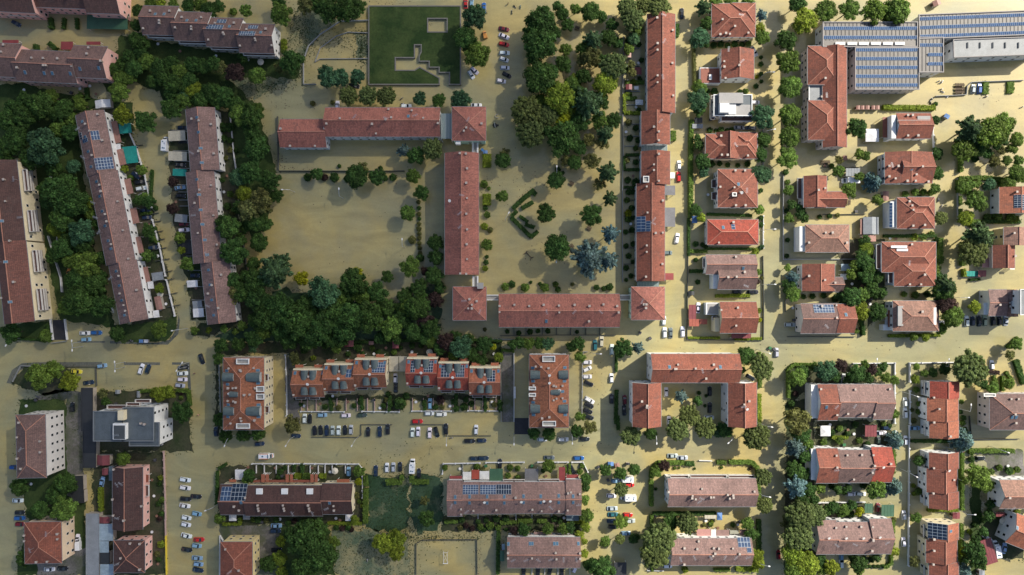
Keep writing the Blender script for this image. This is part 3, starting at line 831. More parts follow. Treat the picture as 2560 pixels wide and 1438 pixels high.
# ---- central courtyard ensemble
B("courtyard_wing", "the low north-west wing", "short lower wing with red roof and white walls at the upper left of the courtyard", "house", "w",
  [(700, 298, 817, 369, 6.8, 'x', 2, 'C')], "c 703 323 812 322 727 366 789 366")
B("courtyard_wing", "the long top wing", "long red-roofed wing with white front along the top of the courtyard", "apartment block", "w",
  [(813, 269, 1101, 342, 8.5, 'x', 2.2, 'C')], "c 851 297 931 311 941 335 972 274 979 295 1059 296 1095 309 965 300 817 310 1030 277;a 890 295 967 299 1040 292;r 1021 291;G 1103 284 1128 347 6.5")
B("pavilion", "the upper right pavilion", "square red pyramid-roofed pavilion at the upper right corner of the courtyard", "house", "g",
  [(1130, 267, 1215, 352, 9, 'h', 2.4, 'C')], "c 1204 310 1166 320 1160 328;a 1171 302 1180 327;W 1139 346 1151 360 6 8.6 0;W 1180 352 1184 383 3 3.8 0;W 1192 352 1196 383 3 3.8 0;W 1184 353 1192 383 3 3.2 5")
B("courtyard_wing", "the long right-hand wing", "long red-roofed wing running down the middle of the photo beside clipped shrubs", "apartment block", "w",
  [(1112, 382, 1197, 687, 8.5, 'y', 2.2, 'C')], "c 1168 422 1166 458 1168 496 1166 535 1168 574 1167 611 1168 648 1150 384 1165 385 1151 684 1166 685;a 1155 490 1150 535 1151 568;d 1124 502")
B("pavilion", "the lower left pavilion", "square red pyramid-roofed pavilion at the lower left corner of the courtyard park", "house", "w",
  [(1132, 717, 1216, 801, 9, 'h', 2.4, 'C')], "c 1174 748 1192 753 1180 762 1171 771 1180 771;a 1161 752 1200 779;W 1181 690 1185 717 3 3.8 0;W 1192 690 1196 717 3 3.8 0;W 1185 690 1192 717 3 3.2 5;W 1217 737 1246 739 3 3.8 0;W 1217 749 1246 751 3 3.8 0;W 1217 739 1246 749 3 3.2 5;W 1193 707 1208 722 8 11.3 5")
B("courtyard_wing", "the long bottom wing", "long red-roofed wing with light ridge along the bottom of the courtyard park", "apartment block", "w",
  [(1247, 735, 1549, 818, 8.5, 'x', 2.2, 'C')], "c 1249 765 1286 762 1323 765 1359 762 1397 764 1436 762 1473 765 1508 761 1542 765 1249 780 1398 781 1472 803 1546 781;a 1366 779 1435 779 1500 779;r 1366 803;W 1550 737 1578 739 3 3.8 0;W 1550 749 1578 751 3 3.8 0;W 1550 739 1578 749 3 3.2 5")
B("pavilion", "the lower right pavilion", "square dark red pyramid-roofed pavilion with mint side at the lower right courtyard corner", "house", "g",
  [(1578, 717, 1662, 800, 9, 'h', 2.4, 'C')], "c 1609 761 1615 761 1614 770;a 1603 753")
B("terraced_house", "the long east row", "tall narrow red-roofed row running along the street at the top right of centre", "terraced row", "w",
  [(1618, 35, 1688, 283, 7, 'y', 1.8, 'R'), (1603, 278, 1675, 362, 7, 'y', 1.8, 'R')],
  "c 1681 77 1680 159 1682 240 1643 110 1643 126 1643 190 1643 207 1642 46 1634 318 1646 352 1646 330;a 1656 43 1657 108 1654 196 1648 306;G 1604 363 1668 378 3")
B("terraced_house", "the middle east row", "dark red-roofed row with a solar array, facing the park from the right", "terraced row", "w",
  [(1603, 378, 1675, 462, 7, 'y', 1.8, 'R'), (1591, 459, 1662, 703, 7, 'y', 1.8, 'R')],
  "c 1646 386 1634 412 1634 426 1646 453 1616 467 1618 532 1638 583 1656 582 1656 502 1655 660 1616 614 1616 630 1614 692;a 1632 550 1630 560;s 1593 541 1614 579 2 5;s 1615 553 1625 579 1 4;N 1608 440 1623 456 8.6;T 1663 464 1688 488 2.6 4;T 1663 519 1688 567 2.6 4;T 1661 683 1684 700 2.6 9;T 1676 431 1687 446 2.8 2;G 1593 704 1647 716 3")
# ---- villas, first column
B("villa", "the uppermost hipped villa", "large red hipped villa, uppermost in the column of villas right of the east row", "villa", "a",
  [(1779, 9, 1888, 93, 6.5, 'h', 2.4, 'R'), (1826, 7, 1889, 60, 6.5, 'h', 2, 'R')], "c 1805 50 1836 67 1799 88 1813 85 1823 87 1869 84;a 1848 43;b 1790 92 1880 98 3")
B("villa", "the gabled villa with annex", "white villa with mottled red gable roof and a low flat red annex on its left", "villa", "w",
  [(1803, 123, 1885, 198, 6.8, 'y', 1.8, 'R')], "c 1809 155 1809 169 1812 197 1847 164;a 1817 128 1850 158;W 1750 169 1801 209 -0.4 3 0;T 1752 171 1800 207 3.2 0;W 1773 186 1780 199 3.2 3.8 0")
B("villa", "the white modern villa", "modern white villa with flat roof, grey slatted terrace and white rooftop box", "villa", "w",
  [(1784, 236, 1881, 290, 7.5, 'f', 0, 'G'), (1800, 288, 1881, 305, 4.2, 'f', 0, 'K')],
  "W 1800 258 1823 281 7 9.2 0;W 1798 232 1858 258 7 8.4 5;s 1802 237 1856 256 8 3;K 1822 259 1840 286 7.2;b 1776 240 1786 300 3;b 1802 290 1880 304 4;W 1839 262 1876 288 7.1 7.2 5", auto=False)
B("villa", "the villa with crossed hips", "red villa with crossed hipped roofs between a grey-green tree and the flat modern villa", "villa", "a",
  [(1764, 335, 1894, 397, 6, 'h', 2, 'R'), (1790, 331, 1850, 398, 6.2, 'y', 2.1, 'R'), (1836, 331, 1893, 380, 6.1, 'h', 1.9, 'R')], "c 1801 341 1803 388 1868 390 1818 388;a 1835 365")
B("villa", "the pyramid-roofed villa", "big square villa with red pyramid roof and white balconies on its left", "villa", "w",
  [(1794, 423, 1894, 519, 7, 'h', 2.6, 'R')], "c 1837 427 1861 427 1799 468 1838 514 1862 514 1835 469 1850 481;a 1862 478;N 1831 481 1842 491 9;d 1852 482;b 1778 450 1792 470 3;b 1778 481 1792 500 3;r 1846 461")
B("villa", "the low red villa", "low rectangular villa with clean red hipped roof and a skylight", "villa", "w",
  [(1768, 549, 1896, 612, 5.5, 'h', 2, 'M')], "c 1832 556 1796 607;r 1808 569;s 1828 561 1837 574 1 2;b 1764 558 1769 608 2.8")
B("villa", "the two-tone villa", "villa with pale pinkish upper roof and dark weathered lower roof", "villa", "w",
  [(1764, 637, 1890, 686, 6.3, 'x', 1.4, 'P'), (1793, 664, 1890, 724, 6.2, 'x', 1.7, 'U')], "c 1838 642 1819 693 1840 692 1860 680;a 1860 715;r 1858 671;b 1756 646 1766 668 3;W 1783 668 1794 722 -0.4 5.6 0")
B("villa", "the villa with a white terrace", "red-roofed villa with white roof terrace and maroon shed on its left", "villa", "c",
  [(1799, 755, 1891, 833, 6.5, 'x', 2, 'R')], "c 1843 769 1802 775 1839 814;a 1848 787;W 1765 757 1799 787 -0.4 3.4 0;W 1769 759 1795 785 3.41 3.5 5;W 1787 795 1799 829 -0.4 5.6 1;b 1779 790 1790 801 3")
# ---- school, north-east
B("school_building", "the red school wing", "tall red-tiled school wing with crossing hips and a glass grid front", "school", "e",
  [(2056, 116, 2117, 369, 7.2, 'y', 1.7, 'R'), (2019, 115, 2100, 212, 7.6, 'h', 2.5, 'R'), (2020, 251, 2100, 350, 7.6, 'h', 2.5, 'R'), (2022, 206, 2062, 258, 6.9, 'f', 0, 'L')],
  "c 2061 197 2052 243;a 2060 242;T 2060 348 2100 370 3 12", wstep=2.6)
B("school_building", "the solar-roofed hall", "flat brown school hall carrying five rows of blue solar panels", "school", "e",
  [(2138, 118, 2299, 224, 8, 'f', 0, 'K')], ";".join("s 2140 %d 2294 %d 32 1 14" % (y, y + 8) for y in (120, 142, 164, 186, 208)) + ";Q 2141 122 2290 222 7.63 15", edge="n", auto=False)
B("school_building", "the narrow solar roof", "long narrow grey school roof with two solar rows and white rooflights", "school", "w",
  [(2057, 54, 2295, 117, 8, 'f', 0, 'K')], "Q 2060 57 2293 101 7.63 24;s 2060 66 2293 74 48 1 14;s 2060 89 2293 97 48 1 14;" + ";".join("K %d 105 %d 112 7.7" % (x, x + 24) for x in (2089, 2119, 2148, 2178, 2208, 2238)), edge="n", auto=False)
B("school_building", "the top right solar roof", "long flat school roof with three slightly slanting solar rows in the top right corner", "school", "w",
  [(2298, 30, 2600, 92, 8, 'f', 0, 'K', 2.2), (2298, 92, 2360, 181, 8.1, 'f', 0, 'K')],
  "Q 2300 35 2560 89 7.63 27;Q 2301 95 2357 178 7.73 6;s 2300 37 2596 45 60 1 14;s 2300 59 2596 67 60 1 14;s 2300 81 2596 89 60 1 14;s 2300 108 2357 116 12 1 14;s 2320 132 2357 140 7 1 14;s 2320 155 2357 163 7 1 14", edge="n", auto=False)
B("school_building", "the pale grey slotted roof", "pale grey sheet-roofed hall with small dark slots and white windowed front", "school", "w",
  [(2384, 94, 2610, 140, 8, 'f', 0, 'L', 2)], ";".join("W %g 106 %g 120 7.7 7.9 6" % (x, x + 3) for x in (2418, 2449, 2481, 2512, 2545)), edge="n", auto=False, wstep=4.5)
# ---- east villas
B("villa", "the grey-panelled villa", "red villa with U-shaped grey sheet panel on its roof and a low red annex", "villa", "w",
  [(2240, 283, 2327, 347, 6, 'x', 1.6, 'R')], "c 2267 289 2279 289 2267 340 2292 340;W 2244 300 2326 309 7.2 7.6 5;W 2294 290 2326 300 6.9 7.4 5;T 2207 293 2229 344 3.2 0;W 2229 288 2240 346 -0.4 6.4 0")
B("villa", "the pale-valley villa", "red-brown villa with crossed roofs and pale valley lines beside the blue spruce", "villa", "w",
  [(2212, 380, 2331, 459, 6.5, 'y', 1.4, 'R'), (2250, 381, 2330, 458, 6.4, 'x', 1.9, 'R')], "c 2220 416 2243 416 2304 417 2220 442 2236 447 2288 437 2266 453 2286 453 2318 455;a 2222 415;r 2277 423 2288 423;b 2201 388 2213 432 3")
B("villa", "the L-shaped villa", "L-shaped red villa with white terrace on its left, below the school wing", "villa", "w",
  [(2009, 440, 2067, 519, 6.2, 'y', 1.5, 'R'), (2036, 479, 2113, 519, 5.8, 'x', 1.5, 'R')], "c 2061 471 2044 476;b 1992 446 2009 497 3")
B("villa", "the villa with stepped hips", "red villa with stepped hipped roof beside the grey flat shed", "villa", "w",
  [(2242, 494, 2337, 572, 6.5, 'h', 2.2, 'R'), (2268, 493, 2337, 540, 6.8, 'h', 1.9, 'R')], "c 2271 504 2278 514 2281 525 2280 565 2309 563;s 2228 506 2235 568 1 8;W 2226 504 2242 568 -0.4 5.8 0")
B("villa", "the pale mottled hipped villa", "white villa with pale mottled terracotta hipped roof", "villa", "s",
  [(2013, 562, 2123, 631, 6.5, 'h', 2.2, 'T')], "c 2062 582 2079 582 2115 607 2020 607;b 2001 614 2013 630 3;W 1999 566 2014 628 -0.4 5.8 0")
B("villa", "the biggest red villa", "biggest red villa at right with two white skylights and white wall on its left", "villa", "w",
  [(2204, 605, 2340, 681, 7.5, 'h', 2.2, 'R'), (2235, 641, 2340, 716, 7.6, 'h', 2.3, 'R')], "c 2277 611 2272 711 2300 711 2309 687;a 2265 658;W 2228 614 2268 620 9 9.3 0;W 2242 622 2270 628 9 9.3 0;b 2188 612 2204 672 5.8;b 2218 678 2236 708 5.5")
B("villa", "the small stepped villa", "small red-brown villa with lower wing, left of the biggest red villa", "villa", "w",
  [(2005, 660, 2087, 728, 6, 'y', 1.6, 'R'), (2030, 693, 2107, 730, 5.2, 'x', 1.3, 'U')], "c 2086 707 2020 690 2060 700")
B("villa", "the solar strip villa", "wide red-brown villa above the main street with blue solar strip on top", "villa", "s",
  [(2001, 759, 2093, 834, 6.3, 'x', 1.8, 'U'), (2091, 760, 2136, 833, 6.5, 'x', 1.8, 'R')], "c 2089 763 2090 794 2053 765;r 2115 787;s 2035 762 2086 782 7 3;a 2060 815")
B("villa", "the strip-dormer villa", "large hipped villa with dark lower slope and two grey strip dormers", "villa", "w",
  [(2232, 752, 2347, 828, 6.5, 'h', 2.5, 'T')], "c 2303 779;W 2245 765 2258 815 6.9 7.9 5;W 2332 769 2341 812 6.9 7.8 0;T 2220 776 2232 818 3.5 0;W 2208 812 2232 826 -0.4 3.2 0")
B("villa", "the ribbed-roof villa", "villa with pale ribbed terracotta roof directly above the row of parked cars", "villa", "w",
  [(2471, 724, 2517, 790, 6.3, 'x', 0.6, 'P'), (2515, 724, 2544, 752, 6, 'y', 1, 'P'), (2515, 750, 2545, 792, 5.4, 'y', 1, 'T')], "c 2520 757 2521 766 2497 762;W 2459 757 2472 787 -0.4 5 0")
B("apartment_block", "the grey-windowed white tower", "white building with stacked grey window bands cut by the right edge", "apartment block", "w",
  [(2551, 723, 2600, 788, 12, 'f', 0, 'L')], "", auto=False)
B("villa", "the right edge orange villa", "bright orange-red villa with dark solar panels cut by the right edge", "villa", "w",
  [(2498, 468, 2590, 534, 6, 'y', 1.5, 'O')], "S 2533 488 2548 520 2 6;S 2549 488 2562 526 2 7;c 2540 480")
B("villa", "the right edge tan villa", "small tan-walled villa with orange-tiled roof beside the two big park trees", "villa", "y",
  [(2509, 568, 2570, 614, 6.5, 'y', 1.3, 'T')], "c 2533 583;b 2498 572 2510 582 3")
B("villa", "the low two-roof house", "low red house with light right slope, above the teal covered pool", "house", "e",
  [(2481, 613, 2537, 671, 5.5, 'y', 1.6, 'R')], "c 2536 640;T 2456 645 2480 669 3 11;T 2525 668 2537 674 2.6 2")
B("terraced_house", "the upper broad terrace", "broad terrace of three red-pink roofs with curving wall line, below the main street", "house", "w",
  [(2044, 961, 2094, 1051, 6.8, 'x', 2, 'R'), (2092, 961, 2184, 1044, 6.8, 'x', 2, 'P'), (2182, 961, 2230, 1049, 6.9, 'x', 2, 'P')], "c 2050 972 2136 973 2222 972 2091 1037 2118 1034 2154 1034 2184 1035;a 2085 1015 2130 1013;r 2066 1018;W 2028 962 2046 1046 -0.4 6 0")
B("terraced_house", "the upper orange-red row", "row of three vivid orange-red roofs stepping sideways beside the giant pine", "house", "w",
  [(2324, 953, 2398, 996, 6.8, 'y', 1.8, 'M'), (2317, 995, 2396, 1053, 6.8, 'y', 1.8, 'O'), (2323, 1052, 2397, 1095, 6.8, 'y', 1.8, 'O')], "c 2331 993 2346 1022 2331 1055 2372 1090;b 2309 955 2322 985 3;b 2306 1008 2318 1030 3;b 2310 1060 2322 1088 3")
B("villa", "the dark-roofed edge villa", "pinkish villa with dark brown crossed roof cut by the right edge", "villa", "e",
  [(2474, 985, 2600, 1075, 8, 'h', 2.8, 'U')], "c 2525 997 2543 997 2535 1035 2537 1057;r 2530 1043 2540 1043;N 2460 984 2490 992 8.5")
B("terraced_house", "the lower broad terrace", "broad terrace of red roofs with one bright red end, between the blue spruces", "house", "w",
  [(2040, 1121, 2094, 1208, 6.8, 'x', 2, 'R'), (2092, 1125, 2181, 1207, 6.8, 'x', 2, 'U'), (2178, 1118, 2229, 1206, 7, 'x', 2, 'M')], "c 2089 1138 2116 1137 2152 1136 2181 1137 2225 1159 2185 1164 2091 1168 2179 1181 2133 1198;d 2205 1166;a 2085 1172 2175 1172;W 2028 1123 2042 1200 -0.4 6 0")
B("terraced_house", "the middle orange-red row", "row of three rusty red roofs stepping sideways, behind the long white wall", "house", "w",
  [(2322, 1131, 2397, 1172, 6.8, 'y', 1.8, 'R'), (2316, 1171, 2393, 1231, 6.8, 'y', 1.8, 'R'), (2322, 1229, 2397, 1271, 6.8, 'y', 1.8, 'R')], "c 2331 1169 2383 1199 2330 1232;d 2368 1174;b 2308 1135 2321 1168 3;b 2303 1183 2315 1200 3;b 2308 1235 2321 1262 3")
B("villa", "the H-windowed brown villa", "villa with orange-brown roof and white gable with dark windows at the right edge", "villa", "w",
  [(2498, 1200, 2600, 1272, 7.5, 'x', 2.2, 'T')], "c 2520 1243;a 2523 1268")
B("villa", "the slanting corner villa", "slanting orange-roofed white villa in the bottom right corner", "villa", "w",
  [(2524, 1298, 2620, 1376, 7, 'x', 2.0, 'O', -22)], "r 2543 1320")
B("terraced_house", "the bottom broad terrace", "broad pink-brown terrace near the bottom right with dishes on the ridge", "house", "w",
  [(2040, 1300, 2090, 1386, 6.8, 'x', 2, 'P'), (2088, 1305, 2175, 1386, 6.8, 'x', 2, 'P'), (2173, 1297, 2228, 1385, 7, 'x', 2, 'P')], "c 2088 1318 2113 1315 2150 1315 2179 1316 2178 1376 2180 1350 2180 1348;d 2070 1343 2113 1343 2156 1343 2197 1341;a 2085 1358 2130 1356 2210 1352")
B("terraced_house", "the bottom orange-red row", "row with cream gable and dark solar grid, cut by the bottom right edge", "house", "c",
  [(2322, 1307, 2397, 1350, 6.8, 'y', 1.8, 'O'), (2315, 1349, 2393, 1407, 6.8, 'y', 1.8, 'R'), (2322, 1405, 2397, 1450, 6.8, 'y', 1.8, 'R')], "c 2331 1346 2332 1375 2330 1409;S 2325 1309 2363 1348 4 5;r 2376 1328;b 2307 1310 2321 1345 3;b 2303 1360 2315 1376 3;b 2308 1412 2321 1436 3")
for bb in BUILD: make_building(*bb)
# ------------------------------------------------------------------ labels that single things out
LAND += [("the walled green lawn", 923, 16, 1151, 210), ("the flooded sports field", 720, 480, 960, 650),
         ("the goal in the sports court", 1106, 1384, 1122, 1402), ("the crescent of park shrubs", 1300, 500, 1330, 570)]
def where(px, py):
    best = None
    for nm, x0, y0, x1, y1 in LAND:
        dx = max(x0 - px, 0, px - x1); dy = max(y0 - py, 0, py - y1)
        d = math.hypot(dx, dy)
        if best is None or d < best[0]: best = (d, nm, x0, y0, x1, y1)
    d, nm, x0, y0, x1, y1 = best
    h = "left" if px < x0 else "right" if px > x1 else ""
    v = "above" if py < y0 else "below" if py > y1 else ""
    if h and v: return "%s and %s of %s" % (v, h, nm)
    if h: return "%s of %s" % (h, nm)
    if v: return "%s %s" % (v, nm)
    return "beside %s" % nm
ORD = "first second third fourth fifth sixth seventh eighth ninth tenth eleventh twelfth thirteenth fourteenth fifteenth sixteenth seventeenth eighteenth nineteenth twentieth".split()
NAMED = []         # (object, what, px, py) labelled at the end
def name_later(o, what, px, py, cat, group=None):
    setp(o, None, cat, group); NAMED.append((o, what, px, py))
def finish_labels():
    groups = {}
    for o, what, px, py in NAMED: groups.setdefault((what, where(px, py)), []).append((o, px, py))
    for (what, wh), L in groups.items():
        if len(L) == 1: L[0][0]["label"] = "%s %s" % (what, wh); continue
        sx = max(l[1] for l in L) - min(l[1] for l in L); sy = max(l[2] for l in L) - min(l[2] for l in L)
        ax = 1 if sx >= sy else 2
        L.sort(key=lambda l: l[ax])
        for i, l in enumerate(L):
            if len(L) == 2: t = (("leftmost", "rightmost"), ("upper", "lower"))[ax - 1][i]; t = "%s of two" % t
            elif i == 0: t = ("leftmost" if ax == 1 else "topmost")
            elif i == len(L) - 1: t = ("rightmost" if ax == 1 else "lowest")
            else: t = ORD[min(i, 19)] + (" from left" if ax == 1 else " from top")
            l[0]["label"] = "%s %s, %s" % (what, wh, t)

# ------------------------------------------------------------------ foliage
def leaves(name, seed, lobes, n, size, kind="round", core=0.70, up=0.0):
    """crown of radius about 1: leaf clumps spread over lobes (cx, cy, cz, r) plus darker hearts"""
    g = np.random.default_rng(seed)
    L = np.array(lobes, float)
    wgt = L[:, 3] ** 2; wgt /= wgt.sum()
    k = g.choice(len(L), n, p=wgt)
    d = g.normal(size=(n, 3)); d[:, 2] = d[:, 2] + up
    d /= np.linalg.norm(d, axis=1)[:, None]
    rad = g.uniform(0.72, 1.16, n)
    c = L[k, :3] + d * (L[k, 3] * rad)[:, None]
    # drop leaves buried inside other lobes
    dist = np.linalg.norm(c[:, None, :] - L[None, :, :3], axis=2) / L[None, :, 3]
    keep = (dist.min(axis=1) > 0.68)
    c, d, k = c[keep], d[keep], k[keep]; n = len(c)
    nrm = d + g.normal(size=(n, 3)) * 0.42; nrm[:, 2] += 0.25
    nrm /= np.linalg.norm(nrm, axis=1)[:, None]
    if kind == "needle":           # sprays pointing outward
        t = c - np.array([0, 0, 0.1]); t[:, 2] *= 0.2; t += g.normal(size=(n, 3)) * 0.15
    else: t = g.normal(size=(n, 3))
    t -= nrm * (t * nrm).sum(1)[:, None]; t /= np.linalg.norm(t, axis=1)[:, None] + 1e-9
    b = np.cross(nrm, t)
    s = size * g.uniform(0.6, 1.35, n)[:, None]
    asp = 2.1 if kind == "needle" else 1.15
    v = np.stack([c - t * s * asp - b * s * .5, c + t * s * .1 - b * s, c + t * s * asp + b * s * .1, c - t * s * .1 + b * s], axis=1)
    lt = g.uniform(0.7, 1.35, len(L))
    tone = lt[k] * g.uniform(0.45, 1.75, n)
    verts = [v.reshape(-1, 3)]; faces = np.arange(4 * n).reshape(n, 4).tolist(); tones = [np.repeat(tone, 4)]
    base = 4 * n
    for i, (x, y, z, r) in enumerate(lobes):
        m_, q = 8, 5
        pv = []
        for j in range(q + 1):
            th = math.pi * j / q
            for a in range(m_):
                ph = 2 * math.pi * a / m_
                rr = r * core * g.uniform(0.92, 1.06)
                pv.append((x + rr * math.sin(th) * math.cos(ph), y + rr * math.sin(th) * math.sin(ph), z + rr * math.cos(th)))
        verts.append(np.array(pv)); tones.append(np.full(len(pv), lt[i] * 0.9))
        for j in range(q):
            for a in range(m_):
                a2 = (a + 1) % m_
                faces.append([base + j * m_ + a, base + (j + 1) * m_ + a, base + (j + 1) * m_ + a2, base + j * m_ + a2])
        base += len(pv)
    me = bpy.data.meshes.new(name)
    V = np.concatenate(verts)
    me.from_pydata(V.tolist(), [], faces)
    at = me.attributes.new("tone", 'FLOAT', 'POINT')
    at.data.foreach_set("value", np.concatenate(tones).astype(np.float32))
    me.materials.append(MATS["leaf"]); me.update()
    return me

def lobes_round(seed, n, rl, flatn=0.75, R=1.0):
    r = random.Random(seed); out = [(0, 0, 0, 0.55)]
    for i in range(n):
        a = i * 2.399963 + r.uniform(-.25, .25); q = math.sqrt((i + 0.5) / n)
        rr = (R - rl * 0.75) * q * r.uniform(0.86, 1.08)
        z = flatn * math.sqrt(max(0, 1 - q * q * 0.9)) * r.uniform(0.55, 0.8)
        out.append((rr * math.cos(a), rr * math.sin(a), z - 0.1, rl * r.uniform(0.78, 1.2)))
    return out
def lobes_pine(seed, n=44):
    r = random.Random(seed); out = [(0, 0, -0.05, 0.6)]
    for i in range(n):
        a = i * 2.399963 + r.uniform(-.2, .2); q = math.sqrt((i + 0.5) / n)
        rr = 0.87 * q * r.uniform(0.95, 1.04)
        out.append((rr * math.cos(a), rr * math.sin(a), 0.55 * math.sqrt(max(0, 1.02 - q * q)), 0.15 * r.uniform(0.8, 1.25)))
    for i in range(9):
        a = i * 0.7; out.append((0.5 * math.cos(a), 0.5 * math.sin(a), 0.02, 0.33))
    return out
def lobes_conifer(seed, arms=11, tiers=4, ragged=0.25, tall=1.1):
    r = random.Random(seed); out = []
    for t in range(tiers):
        R_ = 1.0 - t / tiers * 0.85; z = t / tiers * tall
        na = max(4, int(arms * R_ + 2))
        for i in range(na):
            a = 2 * math.pi * (i + 0.5 * (t % 2)) / na + r.uniform(-.2, .2); ln = R_ * (1 - ragged * r.random())
            for q in (0.4, 0.62, 0.84):
                out.append((ln * q * math.cos(a), ln * q * math.sin(a), z + 0.12 * (1 - q), 0.15 * (1.25 - q * 0.6) * (0.6 + 0.4 * R_)))
    out.append((0, 0, tall * 0.45, 0.3)); out.append((0, 0, tall * 0.85, 0.14))
    return out

SPEC_GAIN = 1.34
CROWN = {"D": [], "P": [], "C": [], "B": [], "S": [], "m": [], "O": []}
for i in range(5):
    CROWN["D"].append(leaves("crown_foliage", 10 + i, lobes_round(i, 24, 0.25), 3800, 0.050, up=0.5))
    CROWN["m"].append(leaves("crown_foliage_small", 20 + i, lobes_round(50 + i, 11, 0.36), 1300, 0.080, up=0.5))
for i in range(3):
    CROWN["P"].append(leaves("pine_foliage", 30 + i, lobes_pine(i), 4200, 0.036, up=0.6, core=0.86))
    CROWN["C"].append(leaves("cedar_foliage", 40 + i, lobes_conifer(i, 11, 4, 0.45, 0.8), 3600, 0.045, "needle", 0.7, up=0.3))
    CROWN["B"].append(leaves("spruce_foliage", 45 + i, lobes_conifer(i, 16, 5, 0.1, 1.3), 3600, 0.042, "needle", 0.85, up=0.3))
    CROWN["O"].append(leaves("sparse_foliage", 60 + i, lobes_round(80 + i, 16, 0.24), 1900, 0.055, core=0.45, up=0.4))
    CROWN["S"].append(leaves("bush_foliage", 70 + i, [(0, 0, 0.1, 0.72)] + [(0.42 * math.cos(a), 0.42 * math.sin(a), 0.25, 0.44) for a in (0.3, 1.6, 2.9, 4.1, 5.4)], 520, 0.12, up=0.4, core=0.9))

def trunk_mesh():
    b = MB(); b.cyl(0, 0, 0, 1.0, 1.0, 0.62, 9)
    for i in range(4):
        a = i * 1.571 + 0.4
        b.beam((0, 0, 0.75), (2.6 * math.cos(a), 2.6 * math.sin(a), 1.0), 0.5)
    return b.mesh("trunk", ["bark"])
TRUNK = trunk_mesh()

SPEC = dict(  # code: (crown kind, colour, phrase, node name, category, height factor)
  D=("D", (0.031, 0.064, 0.016), "dark green tree", "leafy_tree", "tree"),
  L=("D", (0.068, 0.110, 0.022), "mid green tree", "leafy_tree", "tree"),
  Y=("D", (0.110, 0.145, 0.018), "yellow-green tree", "leafy_tree", "tree"),
  Z=("m", (0.17, 0.18, 0.010), "bright yellow tree", "leafy_tree", "tree"),
  O=("O", (0.085, 0.090, 0.030), "thin olive tree", "leafy_tree", "tree"),
  R=("D", (0.032, 0.020, 0.018), "dark purple tree", "plum_tree", "tree"),
  P=("P", (0.070, 0.092, 0.030), "domed olive-green pine", "stone_pine", "pine tree"),
  T=("D", (0.034, 0.074, 0.036), "bluish green tree", "leafy_tree", "tree"),
  C=("C", (0.045, 0.078, 0.034), "ragged dark conifer", "conifer_tree", "conifer"),
  B=("C", (0.082, 0.130, 0.132), "blue-grey cedar", "cedar_tree", "cedar"),
  E=("B", (0.092, 0.150, 0.152), "round blue spruce", "spruce_tree", "spruce"))
NT = 0
def tree(px, py, r, s):
    global NT; NT += 1
    rr = random.Random(NT * 31 + 5)
    kind, col, phrase, name, cat = SPEC[s]
    R_ = r / PX * 1.09
    small = R_ < 2.6
    if kind == "D" and small: kind = "m"
    ht = {"P": 1.0, "C": 1.1, "B": 1.3}.get(kind, 1.15)
    hc = min(9.5, 1.3 + R_ * 1.15) if kind != "B" else 1.0 + 0.3 * R_      # crown centre height
    if kind == "P": hc = min(9.0, 3.0 + R_ * 0.95)
    k = 1 - (hc + 0.3 * R_) / H
    x, y = W(px, py, hc + 0.3 * R_); R_ *= k
    if r <= 16 and kind in "mDOP" and s in "DLYTRO":
        name, cat, phrase = "small_tree", "shrub", phrase.replace("tree", "shrub")  # small leafy trees with trunk and crown, named apart from larger ones
    root = empty(name, x, y, -0.35)
    v = rr.uniform(0.82, 1.2); g = rr.uniform(0.93, 1.07)
    v *= SPEC_GAIN; c = (col[0] * v * g, col[1] * v, col[2] * v / g)
    me = rr.choice(CROWN[kind])
    inst("crown", me, root, (0, 0, hc), (0, 0, rr.uniform(0, 6.28)), (R_ * rr.uniform(.96, 1.06), R_ * rr.uniform(.96, 1.06), R_ * rr.uniform(0.85, 1.05) * (0.95 if kind != "P" else 0.8)), c)
    inst("trunk", TRUNK, root, (0, 0, 0), (0, 0, rr.uniform(0, 6.28)), (0.09 + R_ * 0.035, 0.09 + R_ * 0.035, hc * 0.95))
    size = "big " if r >= 32 else "little " if r < 13 else "small " if r < 20 else ""
    name_later(root, ("" if cat == "shrub" else size) + phrase, px, py, cat, cat + "s of the town")
def bush(px, py, r, s="D"):
    global NT; NT += 1
    rr = random.Random(NT * 31 + 5)
    col = SPEC[s][1]; R_ = r / PX
    x, y = W(px, py, R_ * 0.8)
    v = rr.uniform(0.8, 1.2)
    v *= 0.85; o = inst("round_bush", rr.choice(CROWN["S"]), None, (x, y, R_ * 0.35), (0, 0, rr.uniform(0, 6.28)), (R_, R_, R_ * 0.9), tuple(q * v * 1.5 for q in col))
    ph = {"D": "dark round bush", "L": "bright green bush", "Y": "yellow-green bush", "R": "dark reddish bush", "T": "bluish bush", "Z": "bright yellow bush", "O": "olive bush"}[s]
    name_later(o, ph, px, py, "bush", "garden and park bushes")

